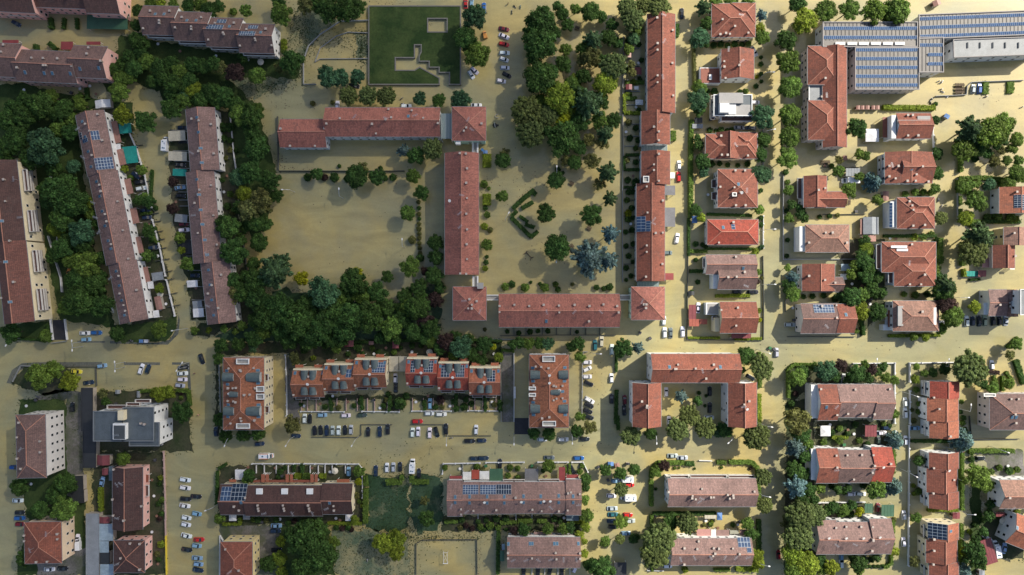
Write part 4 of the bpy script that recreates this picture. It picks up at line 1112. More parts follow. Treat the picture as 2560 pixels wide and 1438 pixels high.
TREES = """
343,25,16,D 338,62,15,D 340,100,22,D 356,108,16,D 318,140,18,D 300,160,15,D 332,168,22,D 366,152,20,L 396,166,22,D 426,156,18,D 448,178,20,L 478,160,20,D 505,165,18,D
300,196,20,L 322,190,18,L 295,228,25,L 405,190,22,D 430,207,24,D 457,216,20,D 425,232,18,D 425,270,26,D 456,250,20,L 482,226,20,Y 500,250,22,D 460,238,18,T 303,285,24,Y 360,302,27,D
125,240,18,L 98,262,32,D 160,265,22,D 58,290,30,D 18,300,28,D 38,345,32,D 108,366,46,T 176,298,18,L 140,322,20,L 74,396,28,D 170,330,22,D 20,360,26,D 12,385,20,D
375,6,15,L 400,8,14,Y 432,6,14,L 470,12,18,D 520,25,22,D 546,14,16,D 500,8,18,L 612,25,16,L 700,32,28,L 696,4,18,D 762,12,24,O 790,6,22,D 822,22,32,D 866,20,36,D 896,14,18,D
728,153,29,D 697,168,14,O 585,180,24,R 530,158,20,D 548,168,18,O 640,187,22,L 605,143,14,D 820,192,28,T 850,194,24,T 893,190,19,T 530,228,24,D 560,236,24,D 510,228,18,D 600,285,26,L 626,290,28,D 590,262,20,D 642,272,16,L 626,328,22,D 612,300,20,D 648,350,18,D 640,372,30,D 664,400,..
870,238,24,P 918,238,25,P 964,238,25,P
1186,38,31,T 1163,92,28,D 1194,136,31,L 1176,112,20,D 1048,247,17,T 1096,250,17,D 1151,250,25,T 1356,50,37,D 1350,108,42,D 1350,190,40,D 1326,84,20,D 1380,80,24,D 1372,180,26,D 1406,33,17,D 1440,22,14,L 1477,27,24,D 1505,40,14,D 1415,122,16,L 1408,160,22,D 1430,206,19,L 1484,98,28,C 1480,142,25,O 1522,92,20,D 1536,162,33,P 1514,206,31,Y 1400,242,37,Y 1470,255,46,C 1440,235,26,D 1315,275,38,P 1328,332,38,P 1368,288,30,P 1405,296,24,Z 1405,345,42,D 1475,350,18,O 1515,332,27,C 1534,300,20,D 1380,320,26,O 1450,300,26,D
1420,60,16,D 1395,15,14,D 1460,120,18,L 1455,150,16,O 1500,150,20,D 1460,190,20,D 1440,200,16,Y 1500,250,24,D 1420,275,24,Y 1350,255,22,L 1345,320,22,P 1500,300,22,L 1430,320,26,D 1505,355,18,O 1450,370,18,D 1415,400,14,O 1500,460,16,O 1530,60,16,D 1545,105,14,D 1336,140,20,D 1334,215,18,D 2100,400,12,O 2098,427,15,L 2165,602,14,D 2160,638,18,D 2176,670,18,D 2182,722,18,D 2196,692,16,D 2206,732,14,D 2102,738,14,D 2116,750,16,D 2345,692,14,D 2352,738,20,D 2500,345,24,D 2532,372,14,L 2470,382,14,D 2548,402,14,L 2550,440,18,L 2528,456,17,L 2430,462,14,L 2010,930,16,D 2036,918,12,L 2090,942,14,D 2122,948,12,D 2172,946,14,D
2022,1112,14,L 2014,1142,17,D 2010,1186,17,D 2025,1226,18,D 2036,1250,14,D 2008,1252,18,D 2000,1274,18,D 2072,1278,14,D 2052,1402,16,D 2136,1402,14,D 2150,1426,14,L 2060,1426,16,L 2120,1222,12,D 1760,402,20,D 1748,362,13,D 1745,345,10,D 1745,212,14,L 1765,108,12,D 2003,533,14,D 2462,962,12,D 2462,1332,13,D 2442,1348,12,D 2520,400,12,L 2400,350,12,D 2478,1262,12,D 2318,1000,8,D
540,700,..
580,700,22,D 632,660,18,D 612,690,16,D 660,560,20,D 690,490,16,D 596,520,18,D 600,600,16,D 540,250,20,D 580,255,18,D 470,200,20,D 380,200,18,D 350,130,18,D 280,170,16,D 230,430,18,D 120,500,24,D 165,600,20,D 130,640,20,D 240,560,14,D 250,690,16,D 220,680,18,D 130,420,22,D 60,250,22,D 30,270,24,D 140,280,24,D 200,260,16,L 480,120,..
870,735,22,D 960,770,24,D 1000,800,22,D 1010,740,20,D 1045,720,22,D 1100,720,14,D 1060,845,18,D 990,848,14,D 640,800,22,D 690,800,26,D 850,850,20,D 950,845,16,D 560,1000,..
1570,14,26,P 1584,46,30,P 1650,14,28,P 1612,10,22,P 1753,92,25,T 1772,56,18,D 1762,16,24,C 1790,6,18,L 1906,36,17,B 1907,92,18,L 1903,68,12,Y 1748,250,27,T 1752,222,18,L 1748,272,18,D 1830,2,18,L 1870,3,18,L
1996,8,22,D 2018,48,31,Y 1968,100,26,D 1973,152,30,L 1978,215,29,L 1977,286,29,L 1977,340,27,L 1973,394,26,L 1908,290,29,T 1910,348,19,D 2068,25,28,L 2128,22,26,L 2190,26,31,L 2248,26,32,L 2220,40,18,L 2145,320,26,D 2435,322,40,C 2482,330,40,L 2510,312,30,L 2455,345,28,D 2545,348,18,L
180,415,18,T 140,478,40,D 178,505,38,D 150,545,32,D 215,505,20,Y 222,535,16,L 132,572,18,Y 150,585,14,Y 197,580,32,T 205,612,24,D 150,622,26,D 208,662,32,L 172,650,20,L 248,645,18,D 187,702,30,D 228,712,30,D 192,752,36,D 245,765,30,D 165,766,24,L 212,740,24,L 112,470,22,D 165,455,24,D
625,428,29,D 675,450,24,D 592,442,22,T 608,482,20,Y 650,505,34,O 622,525,32,O 640,552,26,D 568,568,30,D 612,568,15,D 645,606,23,D 580,630,33,D 680,682,48,C 640,705,32,D 700,655,28,C 752,695,18,Z 880,702,34,D 892,684,15,Z 968,692,16,D 808,735,38,T 850,742,24,L 792,435,16,D 888,440,30,D 940,442,21,D 905,420,16,O
1008,375,18,B 1080,372,27,P 1040,387,22,D 1032,440,18,L 1053,482,19,D 1018,532,20,L 1088,607,20,D 1090,645,19,D 1025,668,26,L 1085,690,22,D 1062,678,12,R 1257,400,20,D 1262,384,14,O 1257,490,15,L 1391,450,22,D 1365,535,24,D 1478,537,27,D 1394,618,33,D 1438,405,18,D 1482,402,22,O 1520,430,30,C 1525,495,22,C 1474,645,52,B 1527,584,27,B 1520,650,30,B 1218,612,14,L
640,745,30,D 605,730,26,D 697,770,36,D 662,795,32,D 742,805,42,D 790,825,38,D 765,765,30,D 835,785,35,D 880,792,38,D 860,825,32,D 920,795,38,D 905,740,25,L 940,732,26,D 975,820,27,L 1040,770,30,D 1065,755,20,D 1022,770,22,L 1030,830,22,D 1075,820,24,D 1085,750,20,R 1000,770,16,D 586,735,24,O 700,830,26,D 720,850,24,D 770,850,26,D 830,850,20,D 655,830,20,L 1060,800,22,R
632,845,22,D 550,865,18,D 594,862,17,D 546,897,15,D 630,868,14,T 605,815,12,L 735,890,14,O 738,905,12,O 730,1063,24,O 548,1050,18,D 605,1088,17,D 562,1092,17,D 642,1086,17,D 840,870,14,L
1075,855,16,L 1115,856,23,R 1150,870,28,T 1134,886,16,L 1180,885,18,D 1210,862,20,D 1234,868,8,Z 1246,893,12,Y 1205,900,14,D 1300,858,14,D 1322,860,15,L 1348,858,15,D 1368,860,16,T 1282,862,14,D 1445,860,18,D 1450,893,14,L 1430,868,14,D 1136,845,18,D 1170,850,16,D 1100,870,18,D
1450,1043,13,L 1442,1078,17,D 1475,1070,18,O 1373,1086,17,D 1335,1084,15,D 1558,870,24,D 1595,870,18,B 1867,890,24,D 1907,920,31,P 1704,992,19,B 1745,1003,12,D 1725,1040,28,P 1695,1076,29,P 1765,1071,29,P 1578,1091,26,P 1628,1085,16,D 1893,1092,34,P 1815,1075,20,D 1795,1082,14,T
1997,945,23,L 1995,1052,36,O 2005,1085,24,D 1990,1120,28,B 1990,1178,22,D 1995,1222,32,B 2000,1205,20,B 1911,1195,23,P 1914,1265,21,P 2005,1292,38,P 2040,1290,30,P 2000,1345,38,P 1985,1385,30,Y 2020,1412,32,Y 1990,1425,28,L 1976,1310,22,O
1661,1165,15,R 1642,1180,14,L 1720,1310,28,P 1650,1350,42,P 1640,1385,40,P 1680,1300,20,D 1668,1325,20,D 1870,1310,16,L 1880,1338,16,D 1895,1390,17,Y 1900,1410,15,Y 1554,1225,18,P 1553,1307,18,L 1552,1185,16,D 1586,1175,16,D 1550,1350,13,P 1585,1348,14,D 1514,1355,14,L 1514,1176,15,D 1505,1425,32,D 1480,1415,20,D
2183,455,27,E 2345,383,15,D 2344,432,18,D 2340,472,13,L 2355,545,18,P 2125,475,20,L 2150,440,12,L 2195,500,14,L 2170,625,18,Y 2140,662,14,L 2130,686,14,L 2168,690,18,D 2165,655,20,D 2185,705,12,T 2370,715,32,C 2340,676,14,L 2150,385,13,L 2168,390,12,L 2415,372,30,L 2490,402,16,O 2508,375,13,O 2445,372,20,D 2545,430,20,L 2412,468,16,L 2445,500,27,L 2418,545,20,Y 2455,588,40,C 2440,628,38,P 2470,600,24,C 2478,460,16,T 2446,460,11,L
1895,435,22,T 1912,435,20,T 1902,385,18,D 1755,400,18,D 1760,430,13,T 1740,525,15,D 1755,545,12,Y 2000,520,12,D 2012,545,12,D 1974,475,13,L 1980,512,13,D 1975,545,12,L 1985,695,20,B 1975,715,18,D 1985,735,20,L 1970,670,9,L 1900,525,12,L 1888,630,11,Y 1870,560,..
2130,742,24,D 2155,780,22,Y 2195,780,23,D 2160,735,18,L 2190,735,12,D 2365,725,28,D 2372,762,26,R 2385,792,28,L 2355,822,15,L 2440,768,15,Y 2287,843,11,L 2315,842,12,Y 2068,928,26,T 2105,915,16,R 2145,935,22,D 2165,912,12,L 2182,925,14,R 2195,930,12,D 2210,918,13,D 2218,945,12,L 2238,952,12,L 2293,917,9,L 2313,934,10,L 2290,948,11,Y 2335,933,12,D 2365,923,15,D 2432,925,44,P 2528,888,14,O 2545,860,16,L 2485,972,16,L 2525,960,14,L
2240,1036,11,L 2240,1103,24,E 2408,1102,32,E 2237,1219,24,E 2193,1224,24,L 2448,1195,32,L 2470,1215,18,L 2150,1280,12,Z 2085,1270,16,D 2110,1278,16,L 2130,1265,14,D 2095,1225,12,D 2052,1222,14,L 2292,1295,14,L 2300,1153,14,D 2440,1385,30,D 2450,1405,22,D 2412,1432,22,E 2288,1406,14,O 2475,1292,14,D 2415,1382,12,Z 2235,1380,14,Y 2150,1412,20,D 2192,1395,12,D 2080,1420,20,Y 2545,1225,..
45,1220,23,D 160,1210,28,D 135,1240,25,D 95,1277,24,D 155,1275,30,L 55,1398,20,D 305,1148,18,L 95,940,32,L 132,925,22,L 170,955,24,Y 395,985,20,Y 418,982,18,Y 452,1032,27,D 290,835,19,D 395,825,20,L 22,832,25,D 110,840,16,L 485,826,10,L 255,985,13,O 262,1005,12,D
558,823,10,L 587,829,9,L 520,826,8,Y 700,1356,13,Y 697,1398,18,Y 703,1430,15,Y 668,1412,20,D 760,1350,48,D 790,1330,30,D 800,1395,40,D 760,1420,36,D 832,1358,16,L 955,1358,25,Y 992,1350,22,Y 990,1378,22,Y 1060,1253,12,O 1065,1298,20,D 548,1298,14,L 622,1188,16,D 615,1200,12,L 896,1180,15,L 895,1206,9,Z 885,1300,10,Y 1372,1166,17,L 1464,1200,16,D 1462,1250,14,L 1468,1290,17,L 1464,1320,12,Y 1310,1325,16,D 1286,1327,12,R 1370,1323,15,L 1408,1325,14,L 1425,1322,14,D 1450,1340,12,Y 1462,1385,10,Y
430,453,14,R 430,522,14,R 448,595,14,L 452,626,10,Y 467,660,18,L 345,500,14,D 370,505,16,D 370,576,18,D 352,425,14,L 365,640,14,L 397,722,12,Y 310,422,9,Y 380,640,10,D 360,490,10,L 1595,75,14,L 1585,95,16,T 1572,120,13,L 1558,20,14,D 1578,160,11,O 1580,180,12,O 1570,265,..
"""
BUSHES = """
582,28,11,L 709,104,10,Y 709,117,10,Y 709,128,9,L 781,258,8,O 831,256,7,O 768,443,12,D 810,443,11,R 835,443,14,D 962,445,9,D 982,443,11,D 848,415,6,D 951,420,7,D 868,446,10,D
1046,505,7,O 1047,520,7,D 1047,535,7,O 1048,547,6,D 1047,560,7,O 1047,572,8,O 1048,584,7,O 1048,595,7,O 1048,608,7,O 1049,620,7,O 1050,633,7,O 1030,600,12,O 1050,645,12,D
1785,112,10,D 1803,110,10,D 1820,113,9,D 1838,110,10,D 1856,112,9,D 1872,108,9,L 1780,410,10,D 1800,409,8,D 1820,412,8,D 1845,413,7,D 1870,410,9,D 1790,326,6,D 1818,326,7,D 1903,545,8,D 1903,562,8,D 2088,748,10,D 2060,739,9,D 2032,741,9,D 2010,742,8,D 2262,736,9,L 2290,738,11,L 2320,736,10,D 2440,396,11,D 2472,464,11,T 2425,482,10,D 2470,543,11,L 2500,546,9,L 2432,562,9,D
2060,1106,10,L 2080,1082,10,D 2100,1102,12,L 2100,1072,10,L 2120,1086,9,D 2140,1062,10,D 2150,1102,10,L 2170,1110,8,D 2080,1216,9,D 2112,1232,8,D 2160,1214,11,D 2100,1286,10,D 2130,1286,11,D 2120,1264,9,L 2180,1400,10,D 2412,1076,10,D 2440,1312,9,D 1740,650,7,D 1745,705,8,D 1730,730,7,D 1970,600,7,D 1968,640,7,D 2075,540,8,D 2050,542,7,D 2095,538,7,O 1965,430,9,D 2340,260,7,D 2395,470,8,D 1985,960,10,D 1990,985,9,R 1980,1010,10,D 2030,985,..
1572,70,8,O 1600,60,8,D 1570,100,8,D 1598,110,8,D 1572,140,7,L 1604,150,8,D 1568,175,8,L 1600,197,7,D 1575,236,8,L 1584,204,9,Y 1567,235,7,Y 1598,275,8,D 1572,305,10,O 1590,320,9,D 1575,345,10,D 1596,350,9,D 1600,30,9,D 1590,370,8,L 1568,400,9,O 1590,405,9,D 1570,450,10,D 1590,455,12,D 1572,480,9,D 1568,500,9,L 1580,520,9,D 1571,533,11,Z 1571,548,10,L 1565,580,8,D 1580,575,9,D 1566,615,8,D 1583,610,8,D 1572,640,9,D 1566,670,9,D 1578,690,8,D 1583,655,7,D 1566,700,6,D 1582,480,8,D 1583,545,7,D
1210,460,12,L 1222,471,6,L 1213,520,8,D 1218,537,10,L 1211,566,11,Y 1225,575,9,O 1217,642,6,D 1215,656,8,D 1213,671,9,Y 1215,608,12,L
1263,717,12,L 1280,711,11,D 1313,719,13,L 1350,710,6,D 1362,719,13,L 1389,711,9,L 1395,724,9,D 1431,711,6,O 1492,719,9,D 1510,722,8,D 1525,718,11,D 1327,706,5,D 1395,424,9,D 1407,432,6,D
1903,143,6,D 1903,160,8,D 1903,185,7,D 1904,203,6,D 1891,215,8,D 1893,192,6,Z 1787,228,11,D 1865,228,9,L 1770,228,8,D 1850,228,7,D 1803,325,10,D 1830,325,9,D 1775,325,9,D
1903,476,7,D 1902,517,7,D 1886,518,6,D 1900,622,6,D 1905,618,8,T 1898,680,9,L 1906,695,6,O 1898,777,8,Y 1900,800,7,Z 1740,610,9,D 1765,617,7,D 1757,612,7,D 1970,455,8,L 1967,527,8,D 2340,300,13,D 2142,828,8,L 1895,705,7,R
1205,758,..
2318,1011,..
450,976,..
452,983,7,R 452,995,7,L 1212,824,6,O 1213,845,..
1268,829,7,D 1325,830,9,D 1370,828,8,D 1443,830,6,D 1297,833,8,D 1345,828,7,D 1625,845,4,D
1625,..
1857,925,10,D 1748,983,6,D 1766,990,5,D 1763,1015,5,D 1640,1223,5,D 1687,1171,5,L 1698,1170,4,L 1737,1172,4,D 1804,1169,5,L 1877,1172,5,R 1713,1425,10,Y 1761,1313,6,O 1777,1312,8,L 1781,1305,6,Y 1833,1313,8,L
2210,957,..
2272,980,..
2292,975,9,L 2312,975,7,D 2300,1010,9,L 2298,1030,9,L 2280,1025,7,O 2286,1052,9,O 2318,1045,6,D 2210,1060,8,L 2225,1065,7,D 2405,1005,7,L 2403,1030,7,D 2408,1058,9,L 2410,1045,8,D 2406,1145,8,L 2285,1215,7,Y 2286,1235,7,Y 2298,1230,11,L 2296,1148,10,D 2230,1128,8,L 2232,1150,9,L 2232,1180,9,L 2236,1300,8,O 2232,1330,8,D 2232,1360,8,L
2175,1417,6,D 2186,1417,6,D 2197,1417,6,D 2208,1416,6,D 2220,1415,7,D 2100,1415,6,D 2065,1160,..
2250,710,..
2335,615,10,L 2350,650,14,L 2345,700,8,O 2288,592,11,Y 2310,592,10,L 2330,585,9,L 2345,600,9,D 2265,485,10,L 2290,480,11,L 2310,480,10,L 2328,482,9,L 2300,495,9,D 2080,415,8,L 2105,425,12,L 2130,430,7,D 2430,535,8,D 2495,540,14,L 2530,545,14,L 2540,548,12,Y 2520,450,12,Y 2505,460,10,L 2412,683,..
2405,1115,..
2232,1105,..
2500,1170,10,L 2525,1178,12,D 2545,1175,10,L 2430,1130,10,L 2430,1150,9,D 2480,1180,9,L 2530,1180,9,Y 2425,1330,8,Y 2460,1300,10,D 2475,1280,9,D 2450,1290,9,D 2530,1290,8,Y 2545,1280,8,Y
790,452,..
612,438,..
560,300,..
555,318,14,D 572,318,14,D 560,345,10,D 575,375,9,O 565,395,8,O 575,485,10,L 590,490,9,O 568,515,11,D 580,530,9,O 555,450,8,D 575,350,10,D 590,375,8,D
330,305,..
325,445,10,L 325,460,8,D 388,520,8,D 378,600,8,D 395,690,8,D 420,745,..
300,100,..
750,845,..
895,870,12,D 880,862,11,D 870,885,9,D 850,900,..
783,895,8,Y 775,860,10,D 812,865,10,D 760,875,12,D 985,880,9,L 1000,870,8,D 945,880,8,D 905,885,8,D 930,870,8,L 1030,865,9,D 1052,865,8,D
752,1012,7,D 812,1018,9,D 828,1012,8,D 845,1020,9,O 885,1015,8,D 900,1005,9,D 905,1020,7,D 958,1015,8,D 965,1000,8,O 975,1012,9,D 970,985,8,D 1060,1010,8,D 1088,1018,9,D 1100,1000,13,R 1105,1018,8,O 1135,1005,10,D 1140,1022,10,D 1160,1018,12,D 1165,1000,9,D 1178,1010,9,D 1213,1018,8,D 1212,1000,7,D 1236,1012,9,O 1250,1010,9,D 1250,1025,8,D 1000,1010,18,D 1015,990,10,D
558,1185,..
575,1205,..
700,1180,10,D 755,1165,8,D 718,1195,8,O 695,1195,8,D 712,1170,7,D 760,1195,9,D 735,1165,7,D 890,1240,10,O 898,1255,7,L 905,1265,6,Y 870,1250,..
645,1300,10,D 665,1302,8,O 690,1300,9,D 735,1303,8,R 755,1305,10,D 780,1302,8,D 632,1300,8,L 598,1300,7,L 720,1308,8,D 870,1320,9,D 855,1322,9,R 878,1325,8,R 840,1320,8,D
1140,1178,..
1112,1170,9,L 1192,1168,10,L 1205,1175,9,O 1275,1170,10,L 1270,1190,9,L 1294,1172,9,L 1295,1195,9,L 1358,1178,7,D 1456,1165,8,L 1450,1180,9,L 1465,1220,12,D 1150,1300,..
1155,1300,9,D 1195,1305,8,D 1215,1300,8,D 1240,1298,10,D 1265,1298,10,D 1385,1298,10,D 1400,1303,9,D 1165,1315,9,R 1180,1322,9,R 1150,1320,8,O 1200,1318,10,L 1225,1315,12,L 1210,1325,8,D 1245,1320,9,L 1455,1315,..
1462,1355,9,Y 1463,1410,8,D 1265,1325,6,D 1340,1330,..
415,1180,..
400,1195,8,Y 398,1210,7,D 405,1250,9,L 395,1260,8,D 402,1285,8,D 398,1298,8,R 400,1330,..
402,1362,11,Y 395,1400,8,D 392,1385,8,O 385,1155,..
300,1300,..
263,1160,..
135,1235,..
2,0,..
"""
def parse(txt, fn):
    for t in txt.split():
        if '..' in t: continue
        a = t.split(',')
        fn(float(a[0]), float(a[1]), float(a[2]), a[3] if len(a) > 3 else "D")
parse(TREES, tree)
parse(BUSHES, bush)

# ------------------------------------------------------------------ hedges
def hedge(pts, w, h, s="L"):
    hh = h; P = [Vector((*W(x, y, hh * 0.7), 0)) for x, y in pts]; w = w / PX
    org = (P[0] + P[-1]) / 2
    g = random.Random(int(pts[0][0] * 7 + pts[0][1]))
    vs, fs, tn = [], [], []
    def quad(c, n, sz):
        t = Vector((g.gauss(0, 1), g.gauss(0, 1), g.gauss(0, 1))); t -= n * t.dot(n)
        if t.length < 1e-3: return
        t.normalize(); b = n.cross(t); i = len(vs)
        for q in (c - t * sz - b * sz * .5, c + t * sz * .1 - b * sz, c + t * sz + b * sz * .2, c - t * sz * .2 + b * sz): vs.append(tuple(q))
        fs.append((i, i + 1, i + 2, i + 3)); tn.extend([g.uniform(0.7, 1.35)] * 4)
    for a, c in zip(P, P[1:]):
        d = c - a; L = d.length; d = d.normalized(); s_ = Vector((-d.y, d.x, 0))
        a = a - org; m_ = max(1, int(L / 1.1))
        i0 = len(vs)
        for i in range(m_ + 1):          # lumpy solid heart
            q = a + d * (L * i / m_); ww = w / 2 * g.uniform(0.82, 1.0); h2 = hh * g.uniform(0.88, 1.0)
            for u, z in ((-ww, -0.35), (-ww, h2 * .8), (-ww * .7, h2), (ww * .7, h2), (ww, h2 * .8), (ww, -0.35)):
                vs.append(tuple(q + s_ * u + Vector((0, 0, z)))); tn.append(0.8)
        for i in range(m_):
            for j in range(5):
                fs.append((i0 + i * 6 + j, i0 + i * 6 + j + 1, i0 + i * 6 + j + 7, i0 + i * 6 + j + 6))
        fs.append(tuple(i0 + j for j in range(5, -1, -1))); fs.append(tuple(i0 + m_ * 6 + j for j in range(6)))
        for i in range(int(L * w * 7) + int(L * 5)):
            q = a + d * g.uniform(-0.1, L + 0.1)
            if g.random() < 0.65:
                quad(q + s_ * g.uniform(-w / 2, w / 2) + Vector((0, 0, hh * g.uniform(0.93, 1.1))), (Vector((0, 0, 1)) + Vector((g.gauss(0, .5), g.gauss(0, .5), 0))).normalized(), g.uniform(0.16, 0.34))
            else:
                sg = g.choice((-1, 1))
                quad(q + s_ * sg * w / 2 * g.uniform(.9, 1.12) + Vector((0, 0, g.uniform(0.1, hh))), (s_ * sg + Vector((g.gauss(0, .4), g.gauss(0, .4), .5))).normalized(), g.uniform(0.16, 0.3))
    me = bpy.data.meshes.new("hedge"); me.from_pydata(vs, [], fs)
    at = me.attributes.new("tone", 'FLOAT', 'POINT'); at.data.foreach_set("value", tn)
    me.materials.append(MATS["leaf"]); me.update()
    o = bpy.data.objects.new("hedge", me); COL.objects.link(o); o.location = org
    c = SPEC[s][1]; v = g.uniform(1.45, 1.8); o.color = (c[0] * v, c[1] * v, c[2] * v, 1)
    ph = {"D": "dark clipped hedge", "L": "green clipped hedge", "Y": "bright green clipped hedge", "O": "rusty olive hedge", "T": "bluish hedge", "R": "dark red hedge"}[s]
    mx = sum(p[0] for p in pts) / len(pts); my = sum(p[1] for p in pts) / len(pts)
    name_later(o, ph, mx, my, "hedge", "garden hedges")
HEDGES = """
1735,120;1738,215 8 1.8 O|1729,300;1727,420;1727,545 11 2 L|1722,545;1722,640 6 1.5 D|1768,535;1880,539 7 1.3 D|1770,622;1885,622 6 1.3 D|1724,628;1768,628 9 1.5 L|1789,740;1875,739 8 1.3 Y|1720,845;1800,845 6 1.2 Y
1838,848;1903,847 7 1.2 Y|1725,678;1782,678 9 1.5 D|1563,206;1610,206 9 1.3 L|1564,246;1592,246 9 1.3 L|1561,235;1561,282;1600,283 8 1.4 Y|1564,387;1600,387 7 1.3 D|1561,390;1561,424;1600,424 7 1.3 D|1560,468;1598,468 6 1.2 D|1694,60;1693,92 9 1.2 D|1683,327;1683,352 14 1.4 L
2208,268;2338,270 13 1.8 Y|2403,388;2403,430 9 1.8 L|2397,447;2455,444;2512,449 11 1.8 L|2397,450;2398,482 9 1.8 L|2401,490;2401,512 9 1.6 L|2401,522;2402,552;2450,554 9 1.8 L|2455,554;2550,554 10 1.8 D|2210,590;2340,590 8 1.6 D|2352,595;2350,660 13 2 L
2153,790;2160,838 9 1.8 D|2222,840;2350,838 8 1.3 Y|1545,1040;1546,1075 8 1.4 D|1541,880;1541,930 7 1.2 D|1542,975;1540,1060 9 1.5 D|1898,985;1899,1068 10 1.8 Y|1900,945;1900,970 9 1.4 L|1898,880;1900,895 8 1.2 L
1628,1195;1630,1175;1645,1158;1710,1157 11 1.8 L|1628,1200;1629,1265 11 1.8 L|1713,1160;1735,1160 12 1.6 D|1792,1156;1815,1157 11 1.4 L|1822,1156;1880,1156;1896,1172;1897,1250 11 1.8 L|1632,1284;1790,1284 9 1.4 D|1629,1288;1629,1315 8 1.4 L|1629,1370;1631,1428 8 1.6 L|1785,1425;1825,1425 8 1.3 L|1840,1422;1895,1424 13 1.8 Y|1898,1300;1898,1400 11 1.8 D
1111,1305;1145,1305 8 1.3 L|1250,1307;1292,1306 9 1.4 L|1295,1303;1331,1303 12 1.6 L|1342,1303;1367,1303 10 1.5 L|1418,1306;1470,1306 9 1.4 Y|1246,1328;1245,1435 10 2 D|1424,1160;1424,1185 7 1.4 L|1414,1165;1414,1182 6 1.3 L|913,1190;915,1215 11 1.8 L|914,1222;913,1308 13 2.0 L|965,1206;1005,1206 14 1.8 L|1004,1188;1004,1200 10 1.8 L|1028,1190;1030,1206;1072,1206 12 1.8 L
820,1308;905,1309 8 1.3 Y|556,1311;602,1311 7 1.3 Y|601,1295;601,1309 7 1.3 Y|543,1178;541,1260 7 1.4 D|546,1172;566,1160 8 1.3 D|735,1190;753,1190 16 1.5 Y|758,1190;776,1190 14 1.5 L|799,1190;815,1190 12 1.4 Y|756,1165;756,1182 8 1.4 D|735,1162;735,1180 7 1.3 D|347,979;382,976 8 1.3 L|440,977;470,976;474,1015 9 1.6 L
2465,203;2464,235 15 0.8 L|2527,205;2526,233 18 0.8 L|1217,386;1217,418 21 2.2 Y|1217,485;1217,513 20 2.2 Y|1278,543;1303,568;1328,593;1345,578 10 1.2 D|1336,474;1308,497;1282,522 11 1.2 D|1293,527;1279,541 9 1.2 D|1333,505;1304,521 10 1.1 D|1299,540;1320,555 8 1.1 D|1313,561;1336,569 9 1.1 D|1340,487;1333,481 10 1.2 D|1972,995;1970,925;1985,911;2040,912 8 1.5 L|2406,1110;2405,1275 9 1.8 L|2404,1310;2405,1420 9 1.8 L|2320,1276;2395,1276 8 1.5 Y|2278,1103;2370,1104 8 1.4 D
2430,1127;2535,1128 11 1.6 L|2080,1094;2120,1094 8 1.4 Y|2235,1125;2236,1165 8 1.5 L|2234,1300;2228,1410;2210,1420 8 1.5 L|2162,1392;2163,1418 7 1.4 D|2485,940;2494,975 8 1.3 L|2507,940;2507,978 8 1.3 L|2515,930;2530,950 8 1.3 L|2470,928;2498,932 9 1.2 R|2395,1000;2395,1010 6 1.2 L|250,1218;252,1278 10 1.8 Y|120,842;125,855 6 1.2 L|30,845;110,852 6 1.2 D|118,812;120,848 7 1.4 D
88,112;90,125 12 1.8 D|122,108;140,124 12 1.8 D|160,45;158,72 8 1.4 D|192,45;192,72 8 1.4 D|125,45;128,72 12 1.6 D|205,235;185,250 14 1.6 L|215,220;218,248 10 1.5 D|380,425;375,510 7 1.2 D|352,535;380,532 7 1.2 L|365,570;395,607 7 1.2 L|640,985;..
1100,848;1255,852 7 1.6 D|965,852;1090,852 7 1.6 D|760,858;960,854 7 1.6 D|1253,875;1285,878 7 1.5 L|1255,900;1252,880 7 1.6 L|1061,1000;1062,1025 9 1.4 D|1141,985;1140,1025 8 1.4 D|1213,995;1213,1028 7 1.4 D|1250,1000;1250,1025 8 1.5 D|825,995;828,1028 8 1.4 D|903,990;905,1025 8 1.4 D|975,990;973,1028 8 1.5 D|968,1305;..
2155,600;2153,620 8 1.6 D|2150,640;2152,700 10 1.6 D|2060,800;..|2270,1170;..|1965,925;..|2545,845;2520,870 9 1.6 L|2540,900;2560,960 14 1.4 D|2545,990;..|2410,605;2407,665 10 1.8 L|2410,672;2412,692 9 1.6 Y|2425,700;2450,698 6 1.2 D
"""
for t in HEDGES.replace("\n", "|").split("|"):
    if not t.strip() or '..' in t: continue
    a = t.split()
    hedge([tuple(map(float, p_.split(','))) for p_ in a[0].split(';')], float(a[1]), float(a[2]), a[3])

# ------------------------------------------------------------------ garden walls, fences, kerbs
def wallline(pts, h, w, mat, what, name, cat, color=None, posts=0):
    P = [Vector((*W(x, y, h), 0)) for x, y in pts]
    org = tuple((P[0] + P[-1]) / 2)
    root = empty(name, org[0], org[1]) if posts else None
    b = MB(org)
    for i, (a, c) in enumerate(zip(P, P[1:])):
        d = (c - a); L = d.length
        m_ = (a + c) / 2
        b.box(m_.x, m_.y, -0.4, h + i * 0.003, w, L + (w if i else 0), math.atan2(d.y, d.x) - math.pi / 2)
    o = b.obj("panel" if posts else name, [mat], root, color=color)
    if posts:
        pb = MB(); pb.box(0, 0, -0.4, h + 0.15, w + 0.18, w + 0.18); pb.box(0, 0, h + 0.15, h + 0.24, w + 0.3, w + 0.3)
        pm = pb.mesh("post", [mat])
        for a, c in zip(P, P[1:]):
            n = max(1, int((c - a).length / posts))
            for i in range(n + 1):
                q = a + (c - a) * (i / n)
                inst("post", pm, root, (q.x - org[0], q.y - org[1], 0), (0, 0, math.atan2((c - a).y, (c - a).x)), color=color)
        o = root
    mx = sum(p[0] for p in pts) / len(pts); my = sum(p[1] for p in pts) / len(pts)
    name_later(o, what, mx, my, cat, "walls and fences around the plots")
